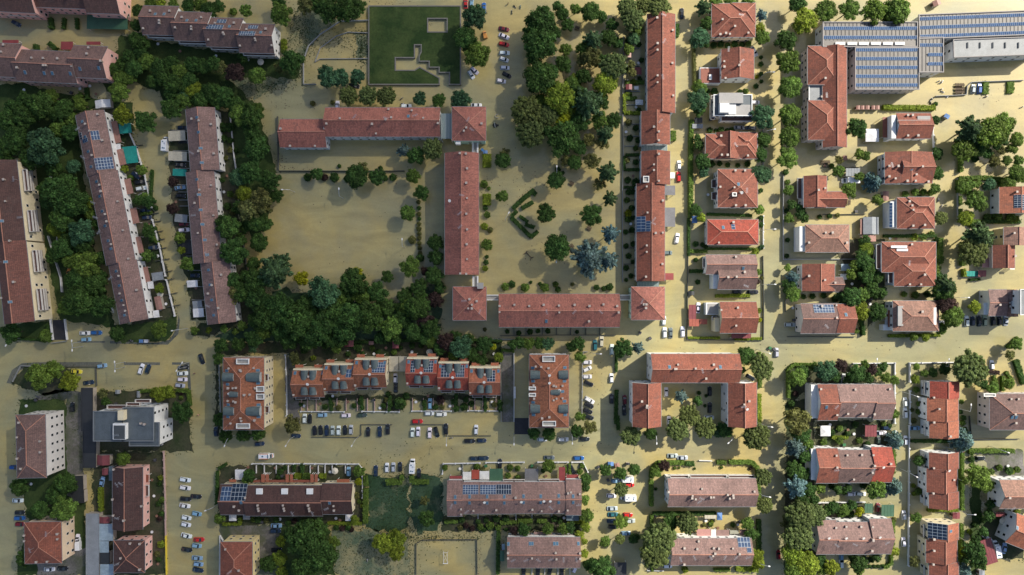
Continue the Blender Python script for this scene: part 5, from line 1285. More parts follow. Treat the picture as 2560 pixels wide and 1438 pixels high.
WALLS = """
p 1.0 .22 753,996;753,1028 0
p 1.0 .22 768,996;768,1028 0
p 1.0 .22 790,996;790,1028 0
p 1.0 .22 842,996;842,1028 0
p 1.0 .22 865,996;865,1028 0
p 1.0 .22 893,996;893,1028 0
p 1.0 .22 918,996;918,1028 0
p 1.0 .22 936,996;936,1028 0
p 1.0 .22 968,996;968,1028 0
p 1.0 .22 998,996;998,1028 0
p 1.0 .22 1031,996;1031,1028 0
p 1.0 .22 1058,996;1058,1028 0
p 1.0 .22 1083,996;1083,1028 0
p 1.0 .22 1108,996;1108,1028 0
p 1.0 .22 1133,996;1133,1028 0
p 1.0 .22 1173,996;1173,1028 0
p 1.0 .22 1187,996;1187,1028 0
p 1.0 .22 1207,996;1207,1028 0
p 1.0 .22 1240,996;1240,1028 0
w .9 .2 640,1164;640,1184 0
w .9 .2 660,1164;660,1184 0
w .9 .2 690,1164;690,1184 0
w .9 .2 720,1164;720,1184 0
w .9 .2 735,1164;735,1184 0
w .9 .2 757,1164;757,1184 0
w .9 .2 775,1164;775,1184 0
w .9 .2 795,1164;795,1184 0
w .9 .2 812,1164;812,1184 0
w .9 .2 830,1164;830,1184 0
w .9 .2 863,1164;863,1184 0
d .9 .18 321,368;355,362 0
d .9 .18 334,423;368,417 0
d .9 .18 342,458;376,452 0
d .9 .18 348,483;382,477 0
d .9 .18 356,518;390,512 0
d .9 .18 361,538;395,532 0
d .9 .18 366,558;400,552 0
d .9 .18 372,583;406,577 0
d .9 .18 376,603;410,597 0
d .9 .18 381,625;415,619 0
d .9 .18 388,653;422,647 0
d .9 .18 395,683;429,677 0
d .9 .18 400,703;434,697 0
d .9 .18 408,738;442,732 0
d .9 .18 415,768;449,762 0
g .9 .18 426,325;464,325 0
g .9 .18 429,350;467,350 0
g .9 .18 432,377;470,377 0
g .9 .18 435,403;473,403 0
g .9 .18 438,421;476,421 0
g .9 .18 440,440;478,440 0
g .9 .18 443,462;481,462 0
g .9 .18 445,480;483,480 0
g .9 .18 447,500;485,500 0
g .9 .18 449,515;487,515 0
g .9 .18 454,556;492,556 0
g .9 .18 460,600;498,600 0
g .9 .18 465,640;503,640 0
g .9 .18 469,676;507,676 0
g .9 .18 475,717;513,717 0
g .9 .18 479,750;517,750 0
d .8 .18 1285,819;1285,837 0
d .8 .18 1315,819;1315,837 0
d .8 .18 1357,819;1357,837 0
d .8 .18 1392,819;1392,837 0
d .8 .18 1427,819;1427,837 0
d .8 .18 1465,819;1465,837 0
d .8 .18 1500,819;1500,837 0
g .8 .15 1561,120;1600,120 0
g .8 .15 1561,165;1600,165 0
g .8 .15 1561,200;1600,200 0
g .8 .15 1561,228;1600,228 0
g .8 .15 1561,262;1600,262 0
g .8 .15 1561,310;1600,310 0
g .8 .15 1561,340;1600,340 0
g .8 .15 1561,365;1600,365 0
d .8 .15 1560,470;1590,470 0
d .8 .15 1560,500;1590,500 0
d .8 .15 1560,540;1590,540 0
d .8 .15 1560,580;1590,580 0
d .8 .15 1560,620;1590,620 0
d .8 .15 1560,660;1590,660 0
w .8 .18 1195,1286;1195,1303 0
w .8 .18 1243,1286;1243,1303 0
w .8 .18 1290,1286;1290,1303 0
w .8 .18 1330,1286;1330,1303 0
w .8 .18 1380,1286;1380,1303 0
w .8 .18 1330,1423;1330,1437 0
w .8 .18 1362,1423;1362,1437 0
w .8 .18 1395,1423;1395,1437 0
w .8 .18 1425,1423;1425,1437 0
w 1.0 .3 2135,909;2238,908;2238,1058 4|w 1.0 .3 2276,955;2276,908;2395,906 4|w 1.0 .3 2276,978;2276,1060 4|w 1.0 .25 2274,1065;2274,1150;2273,1290;2272,1415 4|w 1.1 .25 340,372;360,438;378,520 4|w 1.1 .25 380,550;398,620;412,690 4|w 1.1 .25 415,700;425,745;436,790 4|w 1.1 .25 308,300;340,372 0
g .9 .2 1559,90;1557,225;1558,380;1556,520;1557,705 0|d 1.0 .2 1722,545;1720,680;1718,850 0|g .9 .2 1908,310;1908,430 0|w 1.0 .2 1909,540;1909,620 3|d 1.0 .2 1908,640;1910,760;1909,850 0|g 1.0 .2 1959,440;1959,560;1959,650;2050,648 0|d .9 .2 1718,850;1905,851 0|g 1.2 .25 547,910;549,970;551,1030 3
w 1.2 .25 713,888;716,960;716,1040 4|w 1.2 .25 1285,882;1285,1055 0|g 1.2 .25 1252,882;1253,1055 0|g 1.0 .25 1456,900;1456,960;1455,1040 3|d 1.2 .2 693,290;695,425 0|d 1.2 .2 695,427;850,427;1010,427 0|w 1.0 .25 752,1029;860,1030 4|w 1.0 .25 905,1029;998,1030 4
w 1.0 .25 1030,1028;1128,1028 4|w 1.0 .25 1170,1027;1250,1028 4|d .5 .2 902,1090;902,1062;980,1062 0|d .5 .2 1025,1062;1108,1062;1110,1088 0|d .5 .2 1110,1090;1228,1090 0|d .5 .2 778,1093;895,1094;903,1085 0|w 1.0 .25 630,1160;760,1160;895,1161 4|w 1.0 .25 895,1161;905,1172;906,1245 3|w 1.0 .25 1106,1185;1108,1160;1200,1158 4
w 1.0 .25 1215,1157;1310,1156 4|w 1.0 .25 1345,1156;1420,1156 4|w 1.0 .25 1430,1156;1458,1156;1470,1180 3|p 1.1 .25 408,1130;411,1230;413,1300 3|y 1.1 .25 413,1340;415,1438 0|g .9 .2 1156,1298;1157,1160 0|d .8 .15 1040,1438;1040,1360;1055,1351;1190,1350 0|d .8 .15 1192,1350;1193,1438 0
g 1.1 .25 1094,849;1250,848;1380,850 0|d .9 .15 1250,839;1400,838;1540,838 0|g .8 .2 30,955;50,915;90,916 0|d .8 .2 90,917;238,917;240,965 0|g .9 .25 128,858;165,853 0|w 1.1 .3 160,798;166,850 0|w 1.2 .3 124,798;130,850 0|w 1.2 .3 118,590;150,695;153,730 0|w 1.2 .3 140,570;143,625 0|w 1.2 .3 120,415;125,445 0
g .9 .25 758,210;758,150;770,115;800,85;850,52;922,50 0|g .6 .2 787,155;800,120;840,90;870,80;920,82 0|g .6 .2 787,155;800,147;920,146 0|g .9 .2 758,210;790,210 0|w 1.0 .25 2333,320;2336,375 3|d .8 .15 2060,418;2150,418 0|d .8 .15 2165,535;2058,536 0
g .9 .2 2395,445;2396,555;2450,556;2555,558 0|g .9 .25 1960,648;2150,648 0|d .9 .15 1963,700;1965,780 0|d .9 .15 1970,842;2140,842 0|w 1.1 .3 2040,1258;2165,1256 0|d .8 .15 2425,1040;2430,1100;2550,1098 0|w .9 .2 1618,1427;1660,1428 0|w .9 .2 1748,1152;1781,1153 0|g 1.1 .2 340,490;360,480 0
w 1.0 .25 558,1355;549,1340;548,1438 0|w 1.1 .25 574,285;584,390;590,430 0|d 1.1 .2 605,590;620,700 0|w 1.1 .25 635,758;640,795 0|g 1 .2 1470,880;1458,880;1457,900 0|g .9 .2 2340,240;2390,238;2417,236;2419,215;2430,205;2560,200 0|d .8 .15 2325,255;2340,240 0|p 1.0 .25 412,1300;413,1340 0
"""
WCOL = dict(w=((0.66, 0.67, 0.68), "white garden wall"), g=((0.30, 0.31, 0.31), "grey boundary wall"), d=((0.075, 0.08, 0.075), "dark low fence"), p=((0.45, 0.32, 0.29), "pinkish garden wall"), y=((0.65, 0.50, 0.05), "yellow edge wall"))
for t in WALLS.replace("\n", "|").split("|"):
    if not t.strip(): continue
    a = t.split()
    c, ph = WCOL[a[0]]
    wallline([tuple(map(float, p_.split(','))) for p_ in a[3].split(';')], float(a[1]), float(a[2]), "plaster", ph,
             "fence" if a[0] == 'd' else "garden_wall", "fence" if a[0] == 'd' else "wall", c, float(a[4]))

# ------------------------------------------------------------------ lawns, yards, paved strips above the water
HOLE = [(1069, 46), (1118, 46), (1118, 80), (1069, 80)]
LAWN = [(923, 16), (1150, 16), (1150, 210), (1124, 210), (1124, 181), (1098, 181), (1098, 168), (1073, 168), (1073, 153), (1048, 153), (1048, 140), (1053, 130),
        (1053, 112), (1036, 112), (1036, 144), (988, 144), (988, 176), (1036, 176), (1049, 168), (1098, 195), (1098, 210), (923, 210)]
flat("lawn", LAWN, 0.9, "grass", "dark green raised lawn with sunken courts inside it", "lawn", holes=[HOLE])
def lw(pts, what):
    wallline(pts, 1.05, 0.45, "plaster", what, "retaining_wall", "wall", (0.17, 0.165, 0.15), 0)
lw([(922, 15), (1151, 15), (1151, 211), (1123, 211)], "grey retaining wall along the lawn")
lw([(1098, 211), (922, 211), (922, 15)], "grey retaining wall along the lawn")
lw([(1124, 211), (1124, 181), (1098, 181), (1098, 168), (1073, 168), (1073, 153), (1048, 153), (1048, 140), (1053, 130), (1053, 112), (1036, 112), (1036, 144), (988, 144), (988, 176), (1036, 176)], "stepped retaining wall inside the lawn")
lw([(1036, 176), (1049, 168), (1098, 195), (1098, 211)], "slanting retaining wall inside the lawn")
lw([(1069, 46), (1118, 46), (1118, 80), (1069, 80), (1069, 46)], "square retaining wall inside the lawn")
FL = [
 ("woodland_floor", "grass", [(-60, 215), (60, 210), (180, 240), (330, 260), (335, 330), (250, 270), (190, 285), (210, 440), (240, 640), (290, 820), (150, 800), (110, 600), (85, 400), (-60, 390)], "dark grass under the left woods", 0.02),
 ("garden_ground", "grass", [(300, 90), (700, 150), (755, 150), (740, 200), (700, 195), (560, 190), (640, 260), (690, 420), (670, 540), (640, 600), (600, 560), (590, 420), (570, 270), (460, 262), (415, 270), (400, 230), (330, 200), (290, 260), (255, 200), (290, 130)], "dark garden ground around the four-step terrace", 0.03),
 ("garden_ground", "yard", [(262, 270), (310, 270), (345, 380), (375, 500), (410, 650), (440, 790), (390, 850), (300, 850), (330, 810), (300, 640), (262, 430), (235, 275)], "narrow gardens right of the long leaning terrace", 0.04),
 ("garden_ground", "yard", [(425, 325), (470, 320), (480, 480), (500, 620), (520, 800), (482, 800), (466, 690), (440, 600), (425, 450)], "parking gardens left of the weathered mauve terrace", 0.045),
 ("garden_ground", "yard", [(545, 270), (580, 280), (592, 430), (600, 560), (622, 700), (640, 800), (520, 842), (480, 835), (500, 810), (600, 800), (560, 560), (545, 420)], "shaded gardens right of the weathered mauve terrace", 0.05),
 ("grove_floor", "wet_grass", [(640, 740), (720, 720), (800, 750), (1000, 760), (1100, 700), (1100, 850), (1000, 855), (560, 856), (540, 840), (640, 800)], "damp ground under the central grove", 0.02),
 ("garden_ground", "yard", [(560, 856), (1255, 848), (1255, 925), (735, 930), (725, 885), (560, 885), (545, 900), (550, 1090), (540, 1070), (538, 880)], "garden ground behind the dormered terraces", 0.03),
 ("car_park_strip", "dry_lot", [(712, 890), (740, 890), (750, 1060), (718, 1060)], "dark paved strip beside the cream palazzo", 0.04),
 ("rough_grass", "silt_grass", [(740, 30), (790, 25), (850, 52), (800, 85), (770, 115), (758, 150), (752, 190), (700, 180), (720, 110)], "silt-grey meadow left of the curved wall", 0.02),
 ("rough_grass", "silt_grass", [(520, 195), (600, 200), (700, 180), (720, 195), (690, 215), (640, 245), (600, 240)], "silt-grey bank beside the tree belt", 0.025),
 ("rough_grass", "silt_grass", [(885, 82), (922, 82), (922, 146), (880, 146), (900, 120)], "silted grass by the lawn wall", 0.02),
 ("meadow", "wet_grass", [(918, 1190), (1018, 1190), (1022, 1320), (1000, 1330), (918, 1320)], "flooded green meadow below the parked cars", 0.02),
 ("meadow", "wet_grass", [(1026, 1190), (1104, 1190), (1104, 1300), (1090, 1330), (1040, 1335), (1026, 1300)], "narrow meadow left of the pale long terrace", 0.022),
 ("rough_grass", "silt_grass", [(820, 1325), (920, 1322), (1020, 1335), (1030, 1440), (840, 1440)], "silt covered grass near the bottom edge", 0.02),
 ("lawn", "grass", [(275, 812), (372, 808), (440, 790), (442, 820), (425, 848), (390, 856), (290, 856)], "dark lawn below the long leaning terrace", 0.06),
 ("lawn", "grass", [(35, 810), (124, 800), (126, 850), (20, 850)], "small dark lawn in front of the cream balcony block", 0.02),
 ("lawn", "yard", [(35, 950), (60, 915), (150, 915), (190, 925), (190, 975), (120, 990), (30, 960)], "leafy traffic island at left", 0.02),
 ("yard_ground", "dry_lot", [(85, 990), (160, 970), (205, 985), (212, 1240), (165, 1240), (165, 1000), (100, 1000)], "dry grey drive between the blocks", 0.02),
 ("yard_ground", "grass", [(50, 1000), (160, 1000), (205, 1100), (212, 1260), (215, 1438), (40, 1438), (70, 1300), (45, 1190)], "brownish grass around the left blocks", 0.012),
 ("yard_ground", "dry_lot", [(95, 1410), (215, 1370), (215, 1438), (95, 1438)], "gravel drive in the bottom left corner", 0.03),
 ("yard_ground", "yard", [(232, 980), (330, 975), (470, 975), (480, 1130), (232, 1128)], "dark yard around the modern white block", 0.02),
 ("yard_ground", "yard", [(232, 1128), (408, 1130), (412, 1438), (232, 1438)], "cluttered gardens around the dark brown terrace", 0.024),
 ("yard_ground", "dry_lot", [(550, 1312), (700, 1312), (705, 1438), (550, 1438)], "silty forecourt of the yellow-walled block", 0.03),
 ("garden_ground", "grass", [(700, 1310), (820, 1325), (840, 1438), (700, 1438)], "dark grass under the bottom trees", 0.035),
 ("garden_ground", "yard", [(548, 1165), (905, 1165), (912, 1312), (548, 1310), (546, 1250)], "garden ground around the dark brown terrace with bays", 0.04),
 ("garden_ground", "yard", [(735, 990), (1255, 985), (1255, 1000), (1000, 1000), (1000, 1028), (955, 1028), (955, 1000), (735, 1000)], "dark strip in front of the dormered terraces", 0.04),
 ("garden_ground", "yard", [(1970, 915), (2120, 912), (2160, 960), (2040, 962), (1985, 1000), (1968, 1000)], "garden ground left of the upper broad terrace", 0.02),
 ("garden_ground", "yard", [(2040, 1052), (2230, 1052), (2230, 1118), (2040, 1122)], "cluttered garden between the broad terraces", 0.025),
 ("garden_ground", "yard", [(1970, 1260), (2165, 1257), (2165, 1300), (2040, 1300), (2040, 1438), (1960, 1438), (1965, 1000), (2035, 1000), (2035, 1260)], "shaded ground under the right-hand tree belt", 0.015),
 ("garden_ground", "grass", [(2428, 1128), (2450, 1200), (2455, 1438), (2425, 1438)], "dark grass strip near the right edge", 0.03),
 ("garden_ground", "dry_lot", [(2450, 1125), (2560, 1125), (2560, 1200), (2500, 1200), (2470, 1170)], "pinkish paved yard near the right edge", 0.02),
 ("garden_ground", "yard", [(2453, 1290), (2560, 1270), (2560, 1400), (2453, 1390)], "dark yard of the slanting villa", 0.02),
 ("garden_ground", "yard", [(2060, 600), (2155, 600), (2210, 600), (2210, 760), (2150, 840), (2140, 760), (2110, 740), (2110, 660)], "garden ground between the villas", 0.02) ,
 ("garden_ground", "yard", [(1104, 1290), (1470, 1290), (1475, 1330), (1255, 1325), (1104, 1330)], "planted strip between the two striped terraces", 0.02),
 ("ramp", "dry_lot", [(1254, 884), (1284, 884), (1284, 1055), (1256, 1055)], "dark stained garage ramp", 0.3),
 ("ramp", "dark", [(132, 800), (160, 800), (166, 850), (131, 850)], "black garage ramp below the cream balcony block", 0.05),
 ("ramp", "dark", [(1286, 1045), (1322, 1045), (1322, 1086), (1286, 1086)], "black driveway beside the white-fronted palazzo", 0.05),
]
for n_, m_, pts, lb, z_ in FL: flat(n_, pts, z_, m_, lb, "ground", rag=0 if n_ == "ramp" else 7 if m_ in ("wet_grass", "silt_grass") else 4)
def tufts():
    g = np.random.default_rng(5); C_ = []
    for n_, m_, pts, lb, z_ in FL:
        if m_ not in ("grass", "yard", "wet_grass", "silt_grass"): continue
        Q = [np.array(W(*q)) for q in pts]
        for a, c in zip(Q, Q[1:] + Q[:1]):
            n = int(np.linalg.norm(c - a) * 5)
            t = g.random(n)[:, None]; C_.append(a + (c - a) * t + g.normal(size=(n, 2)) * 0.75)
    for cx, cy, rx, ry, n in ((1010, 1250, 90, 110, 900), (965, 1250, 60, 100, 500), (930, 1380, 130, 80, 1500), (760, 80, 40, 80, 1100), (905, 120, 14, 50, 500), (850, 105, 60, 30, 300), (650, 215, 90, 18, 700), (1000, 1340, 80, 30, 500), (1120, 1345, 200, 10, 500), (2150, 940, 60, 14, 300)):
        q = np.stack([g.normal(cx, rx / 2, n), g.normal(cy, ry / 2, n)], 1); C_.append(np.stack(W(q[:, 0], q[:, 1]), 1))
    c = np.concatenate(C_); n = len(c); a = g.uniform(0, 6.283, n); s_ = g.uniform(.08, .30, n)
    d = np.stack([np.cos(a), np.sin(a)], 1) * s_[:, None]; e = np.stack([-np.sin(a), np.cos(a)], 1) * (s_ * g.uniform(.3, .9, n))[:, None]
    z0 = np.full((n, 1), 0.065); z1 = g.uniform(.12, .34, (n, 1))
    v = np.stack([np.hstack([c - d, z0]), np.hstack([c + e, z1]), np.hstack([c + d, z1 * .8]), np.hstack([c - e, z0])], 1).reshape(-1, 3)
    me = bpy.data.meshes.new("grass_tufts"); me.from_pydata(v.tolist(), [], np.arange(4 * n).reshape(n, 4).tolist())
    at = me.attributes.new("tone", 'FLOAT', 'POINT'); at.data.foreach_set("value", np.repeat(g.uniform(.5, 1.5, n), 4).astype(np.float32))
    me.materials.append(MATS["leaf"]); me.update()
    o = bpy.data.objects.new("grass_tufts", me); COL.objects.link(o); o.color = (.045, .070, .030, 1)
    setp(o, "ragged weeds and grass tips along the water's edge", "grass", kind="stuff")
tufts()
grassmat("kerb_stone", (0.10, 0.11, 0.10), (0.15, 0.15, 0.12))
for pts, lb in (([(193, 857), (262, 857), (262, 853), (193, 852)], "submerged kerb under the parked cars at left"),
                ([(310, 913), (400, 913), (400, 906), (310, 906)], "submerged pavement strip in the left street"),
                ([(92, 906), (255, 905), (255, 915), (90, 916), (50, 925), (30, 960), (16, 958), (30, 925), (55, 908)], "submerged pavement around the leafy island"),
                ([(430, 906), (474, 906), (479, 1000), (472, 1000), (466, 912), (430, 912)], "submerged pavement corner by the parked cars"),
                ([(275, 852), (390, 857), (425, 849), (442, 820), (446, 790), (440, 770), (450, 800), (446, 835), (420, 862), (275, 859)], "submerged pavement round the lawn corner")):
    flat("pavement", pts, 0.008, "kerb_stone", lb, "pavement")
# ------------------------------------------------------------------ vehicles
CC = dict(w=((0.72, 0.74, 0.77), "white"), s=((0.42, 0.46, 0.50), "silver"), k=((0.012, 0.014, 0.018), "black"), n=((0.012, 0.028, 0.06), "navy"),
          b=((0.02, 0.10, 0.34), "blue"), l=((0.22, 0.38, 0.55), "pale blue"), r=((0.48, 0.02, 0.018), "red"), m=((0.16, 0.012, 0.02), "maroon"),
          y=((0.70, 0.60, 0.06), "yellow"), g=((0.04, 0.07, 0.05), "dark green"), t=((0.03, 0.14, 0.17), "teal"), e=((0.12, 0.14, 0.16), "grey"),
          c=((0.66, 0.60, 0.42), "cream"), o=((0.65, 0.28, 0.05), "orange"), q=((0.30, 0.36, 0.26), "pale green"))
def loft(b, secs, mat=0):
    """secs: rows of (x, halfwidth, z0, z1); rounded top edge"""
    R_ = []
    for x, w, z0, z1 in secs:
        R_.append([(x, -w * .94, z0), (x, -w, z0 + (z1 - z0) * .5), (x, -w * .93, z1 - .06), (x, -w * .78, z1), (x, w * .78, z1), (x, w * .93, z1 - .06), (x, w, z0 + (z1 - z0) * .5), (x, w * .94, z0)])
    for a, c in zip(R_, R_[1:]):
        for i in range(8):
            j = (i + 1) % 8
            b.poly([a[i], a[j], c[j], c[i]], mat)
    b.poly(R_[0], mat); b.poly(list(reversed(R_[-1])), mat)
def car_meshes(L, Wd, cab, top, hood, hh=0.92, ht=1.42):
    """cab: x range of glasshouse base; top: x range of roof"""
    M = {}; w = Wd / 2
    b = MB()
    loft(b, [(-L / 2, w * .72, .28, .70), (-L / 2 + .12, w * .9, .2, hh - .08), (-L / 2 + .5, w, .16, hh), (0, w, .16, hh), (L / 2 - hood, w, .16, hh - .02),
             (L / 2 - .5, w * .97, .16, hh - .16), (L / 2 - .15, w * .86, .2, hh - .26), (L / 2, w * .66, .3, hh - .36)])
    # cabin pillars core
    b.hexa([(cab[0] + .05, -w * .84, hh - .02), (cab[1] - .05, -w * .84, hh - .02), (cab[1] - .05, w * .84, hh - .02), (cab[0] + .05, w * .84, hh - .02)],
           [(top[0] + .03, -w * .68, ht - .03), (top[1] - .03, -w * .68, ht - .03), (top[1] - .03, w * .68, ht - .03), (top[0] + .03, w * .68, ht - .03)], 0)
    for sg in (-1, 1): b.box(cab[1] - .25, sg * (w + .08), hh - .02, hh + .12, .14, .18)
    M["body"] = b.mesh("car_body", ["paint"], True)
    b = MB()
    b.hexa([(top[0], -w * .70, ht - .02), (top[1], -w * .70, ht - .02), (top[1], w * .70, ht - .02), (top[0], w * .70, ht - .02)],
           [(top[0] + .1, -w * .6, ht + .05), (top[1] - .12, -w * .6, ht + .05), (top[1] - .12, w * .6, ht + .05), (top[0] + .1, w * .6, ht + .05)], 0)
    M["roof"] = b.mesh("car_roof", ["paint"])
    def pane(nm, q, off):
        b = MB(); o = Vector(off)
        b.hexa(q, [tuple(Vector(p_) + o) for p_ in q]); M[nm] = b.mesh(nm, ["glass_dark"])
    pane("windscreen", [(cab[1] - .04, -w * .80, hh + .02), (cab[1] - .04, w * .80, hh + .02), (top[1] - .02, w * .66, ht - .04), (top[1] - .02, -w * .66, ht - .04)], (.035, 0, .03))
    pane("rear_window", [(cab[0] + .04, w * .78, hh + .05), (cab[0] + .04, -w * .78, hh + .05), (top[0] + .02, -w * .64, ht - .05), (top[0] + .02, w * .64, ht - .05)], (-.035, 0, .03))
    for sg in (-1, 1):
        q = [(cab[0] + .25, sg * w * .845, hh + .04), (cab[1] - .3, sg * w * .845, hh + .04), (top[1] - .1, sg * w * .70, ht - .07), (top[0] + .12, sg * w * .70, ht - .07)]
        if sg < 0: q.reverse()
        pane("side_window" + ("" if sg > 0 else "_far"), q, (0, sg * .03, .01))
    b = MB()
    for sg in (-1, 1): b.box(L / 2 - .13, sg * w * .66, hh - .40, hh - .27, .16, .3)
    M["headlight"] = b.mesh("headlights", ["lens"])
    b = MB(); n = 12
    A = [(.31 * math.cos(2 * math.pi * i / n), -.1, .31 * math.sin(2 * math.pi * i / n)) for i in range(n)]
    C_ = [(x, .1, z) for x, y, z in A]
    b.poly(A, 0); b.poly(list(reversed(C_)), 0)
    for i in range(n): b.poly([A[i], C_[i], C_[(i + 1) % n], A[(i + 1) % n]], 0)
    A = [(x * .6, -.103, z * .6) for x, y, z in A]; C_ = [(x, .103, z) for x, y, z in A]; b.poly(A, 1); b.poly(list(reversed(C_)), 1)
    M["wheel"] = b.mesh("wheel", ["rubber", "metal"])
    M["L"], M["w"] = L, w
    return M
TYPES = dict(h=car_meshes(4.0, 1.74, (-1.86, 1.05), (-1.55, .42), 1.0, .93, 1.46),
             s=car_meshes(4.5, 1.78, (-1.75, 1.1), (-1.0, .38), 1.2, .90, 1.40),
             e=car_meshes(4.5, 1.78, (-2.1, 1.05), (-1.85, .38), 1.2, .92, 1.45))
def add_car(px, py, ang, c, t=None):
    rr = random.Random(int(px * 13 + py * 7))
    t = t or rr.choice("hhse")
    M = TYPES[t]; x, y = W(px, py, .7)
    root = empty("parked_car", x, y, -0.33 , math.radians(ang))
    base, nm = CC[c]; col = tuple(v * rr.uniform(.92, 1.06) for v in base)
    inst("body", M["body"], root, color=col); inst("car_roof", M["roof"], root, color=col)
    inst("windscreen", M["windscreen"], root); inst("rear_window", M["rear_window"], root)
    inst("side_window", M["side_window"], root); inst("side_window", M["side_window_far"], root)
    inst("headlight_pair", M["headlight"], root)
    for sx in (-1, 1):
        for sy in (-1, 1): inst("wheel", M["wheel"], root, (sx * M["L"] * .31, sy * (M["w"] - .09), .31))
    name_later(root, nm + " car", px, py, "car", "cars standing in the flood water")
CARS = """
39,58,-28,n 455,319,0,n 457,353,2,k 885,214,-8,k 843,265,90,w 1015,265,0,w 1164,8,90,r 1179,7,88,l 1210,19,90,b 1260,72,-12,m 1260,90,-22,w 1260,110,-12,r 1261,132,0,w 1260,148,-18,w 1262,169,-2,w
1267,187,-28,k 1253,202,-8,w 1186,176,-42,s 1178,186,-58,w 1191,263,0,w 1705,33,90,k 1886,128,-60,s 1888,256,0,w 1849,319,0,s 1878,320,-5,e 2434,222,84,s 2450,221,86,b
450,412,-3,k 338,438,-38,n 350,455,8,k 352,471,10,w 449,469,8,l 451,489,-3,k 361,526,6,n 366,544,6,n 458,560,2,m 459,575,5,w 381,619,8,n 171,685,88,o 486,689,0,n 1698,413,90,w 1697,442,90,r 1693,596,80,w 1669,632,0,e
211,833,0,w 240,832,0,b 214,849,2,l 503,898,-72,k 254,915,8,l 190,929,-6,y 220,957,6,n 352,923,72,w 369,923,72,n 457,919,8,k 455,934,2,w 455,949,-2,w 449,964,-8,s 180,1018,92,k
761,1047,90,w 774,1048,88,k 805,1038,0,l 864,1039,0,w 905,1038,2,g 988,946,90,w 989,969,90,k 786,1077,90,k 801,1076,92,k 816,1077,90,n 831,1077,92,s 846,1077,90,w 862,1076,90,k 877,1075,88,s
920,1080,88,k 949,1080,90,n 969,1074,90,k 539,1080,95,n 1075,1010,90,l 1073,1034,0,w 1103,1036,0,w 1043,1054,0,r 1031,1082,88,w 1045,1080,90,w 1074,1083,90,w 1091,1081,-75,k 1115,1073,90,k 1190,1075,88,w
1504,854,88,c 1488,863,90,t 1530,874,88,w 1468,906,0,w 1468,923,25,w 1468,942,0,w 1472,959,-25,k 1474,1001,-30,w,e 1473,1014,-22,k 1470,1028,-20,k 1473,1043,-18,k 1529,946,90,w 1529,998,90,k
1660,802,85,w 1662,832,90,w 1677,833,90,e 1707,830,90,w 1746,770,85,w 1843,730,0,k 1883,730,0,k 1975,812,0,s 1942,882,88,s 1666,981,90,w 1775,979,90,k 1775,1020,88,k 1562,1000,92,m 1561,1026,92,k 1877,944,-30,k 1673,1053,90,w 1774,1044,-5,w
2418,803,90,w 2433,803,88,n 2449,803,92,k 2463,802,88,q 2484,803,92,k 2500,802,92,k 2516,801,88,s 2481,913,90,w 2110,948,85,s 2124,943,90,k 2264,1006,92,w 2264,1033,90,w 2288,1071,0,l 2217,1070,-4,n 2203,1083,0,w
34,1169,0,b 43,1252,0,w 48,1282,0,k 48,1296,0,b 49,1311,0,m 122,1424,0,w 155,1422,-2,k 462,1200,-10,w 462,1220,-10,w 463,1248,-5,k 489,1242,-5,k 461,1265,-10,w 491,1285,-12,l 465,1295,-12,w 464,1312,-14,w 465,1340,-14,w 496,1350,0,r 491,1365,-8,l
466,1375,-10,k 492,1396,-5,l 495,1411,-8,l 494,1426,-12,n 648,1110,3,n 739,1090,-5,n 871,1180,90,l 939,1178,88,n 967,1170,90,w 983,1169,90,s 1000,1168,90,k 690,1315,0,l 688,1328,0,n 690,1376,0,k
1047,1184,90,k 1174,1103,0,k 1204,1102,0,n 1186,1147,0,n 1208,1146,0,n 1373,1145,0,e 1447,1146,0,b 1250,1160,88,k 1431,1175,-62,k 1356,1099,0,w 1408,1099,0,w 1462,1098,0,k
1529,1240,-2,w 1531,1272,0,s 1533,1287,0,t 1531,1303,0,n 1533,1318,0,k 1540,1203,0,l 1574,1213,0,r 1570,1288,-3,r 1575,1303,0,s 1565,1334,2,l
1309,1429,90,k 1345,1429,90,k 1375,1427,80,k 1405,1429,90,k 1438,1422,65,w 1682,1140,0,s 1707,1145,0,s 1947,1388,92,m 1669,1416,0,w
2205,1083,0,w 2265,1102,90,w 2122,1217,90,w 2128,1236,0,w 2153,1235,-5,w 2195,1270,80,m 2261,1289,92,w 2260,1356,92,w 2104,1390,88,l 2104,1408,92,w 2452,1146,0,k 2470,1346,-38,w 2512,1372,80,l 2197,1100,88,g 254,1206,78,l 193,1350,90,w
"""
for t_ in CARS.split():
    a = t_.split(','); add_car(float(a[0]), float(a[1]), float(a[2]), a[3], a[4] if len(a) > 4 else None)

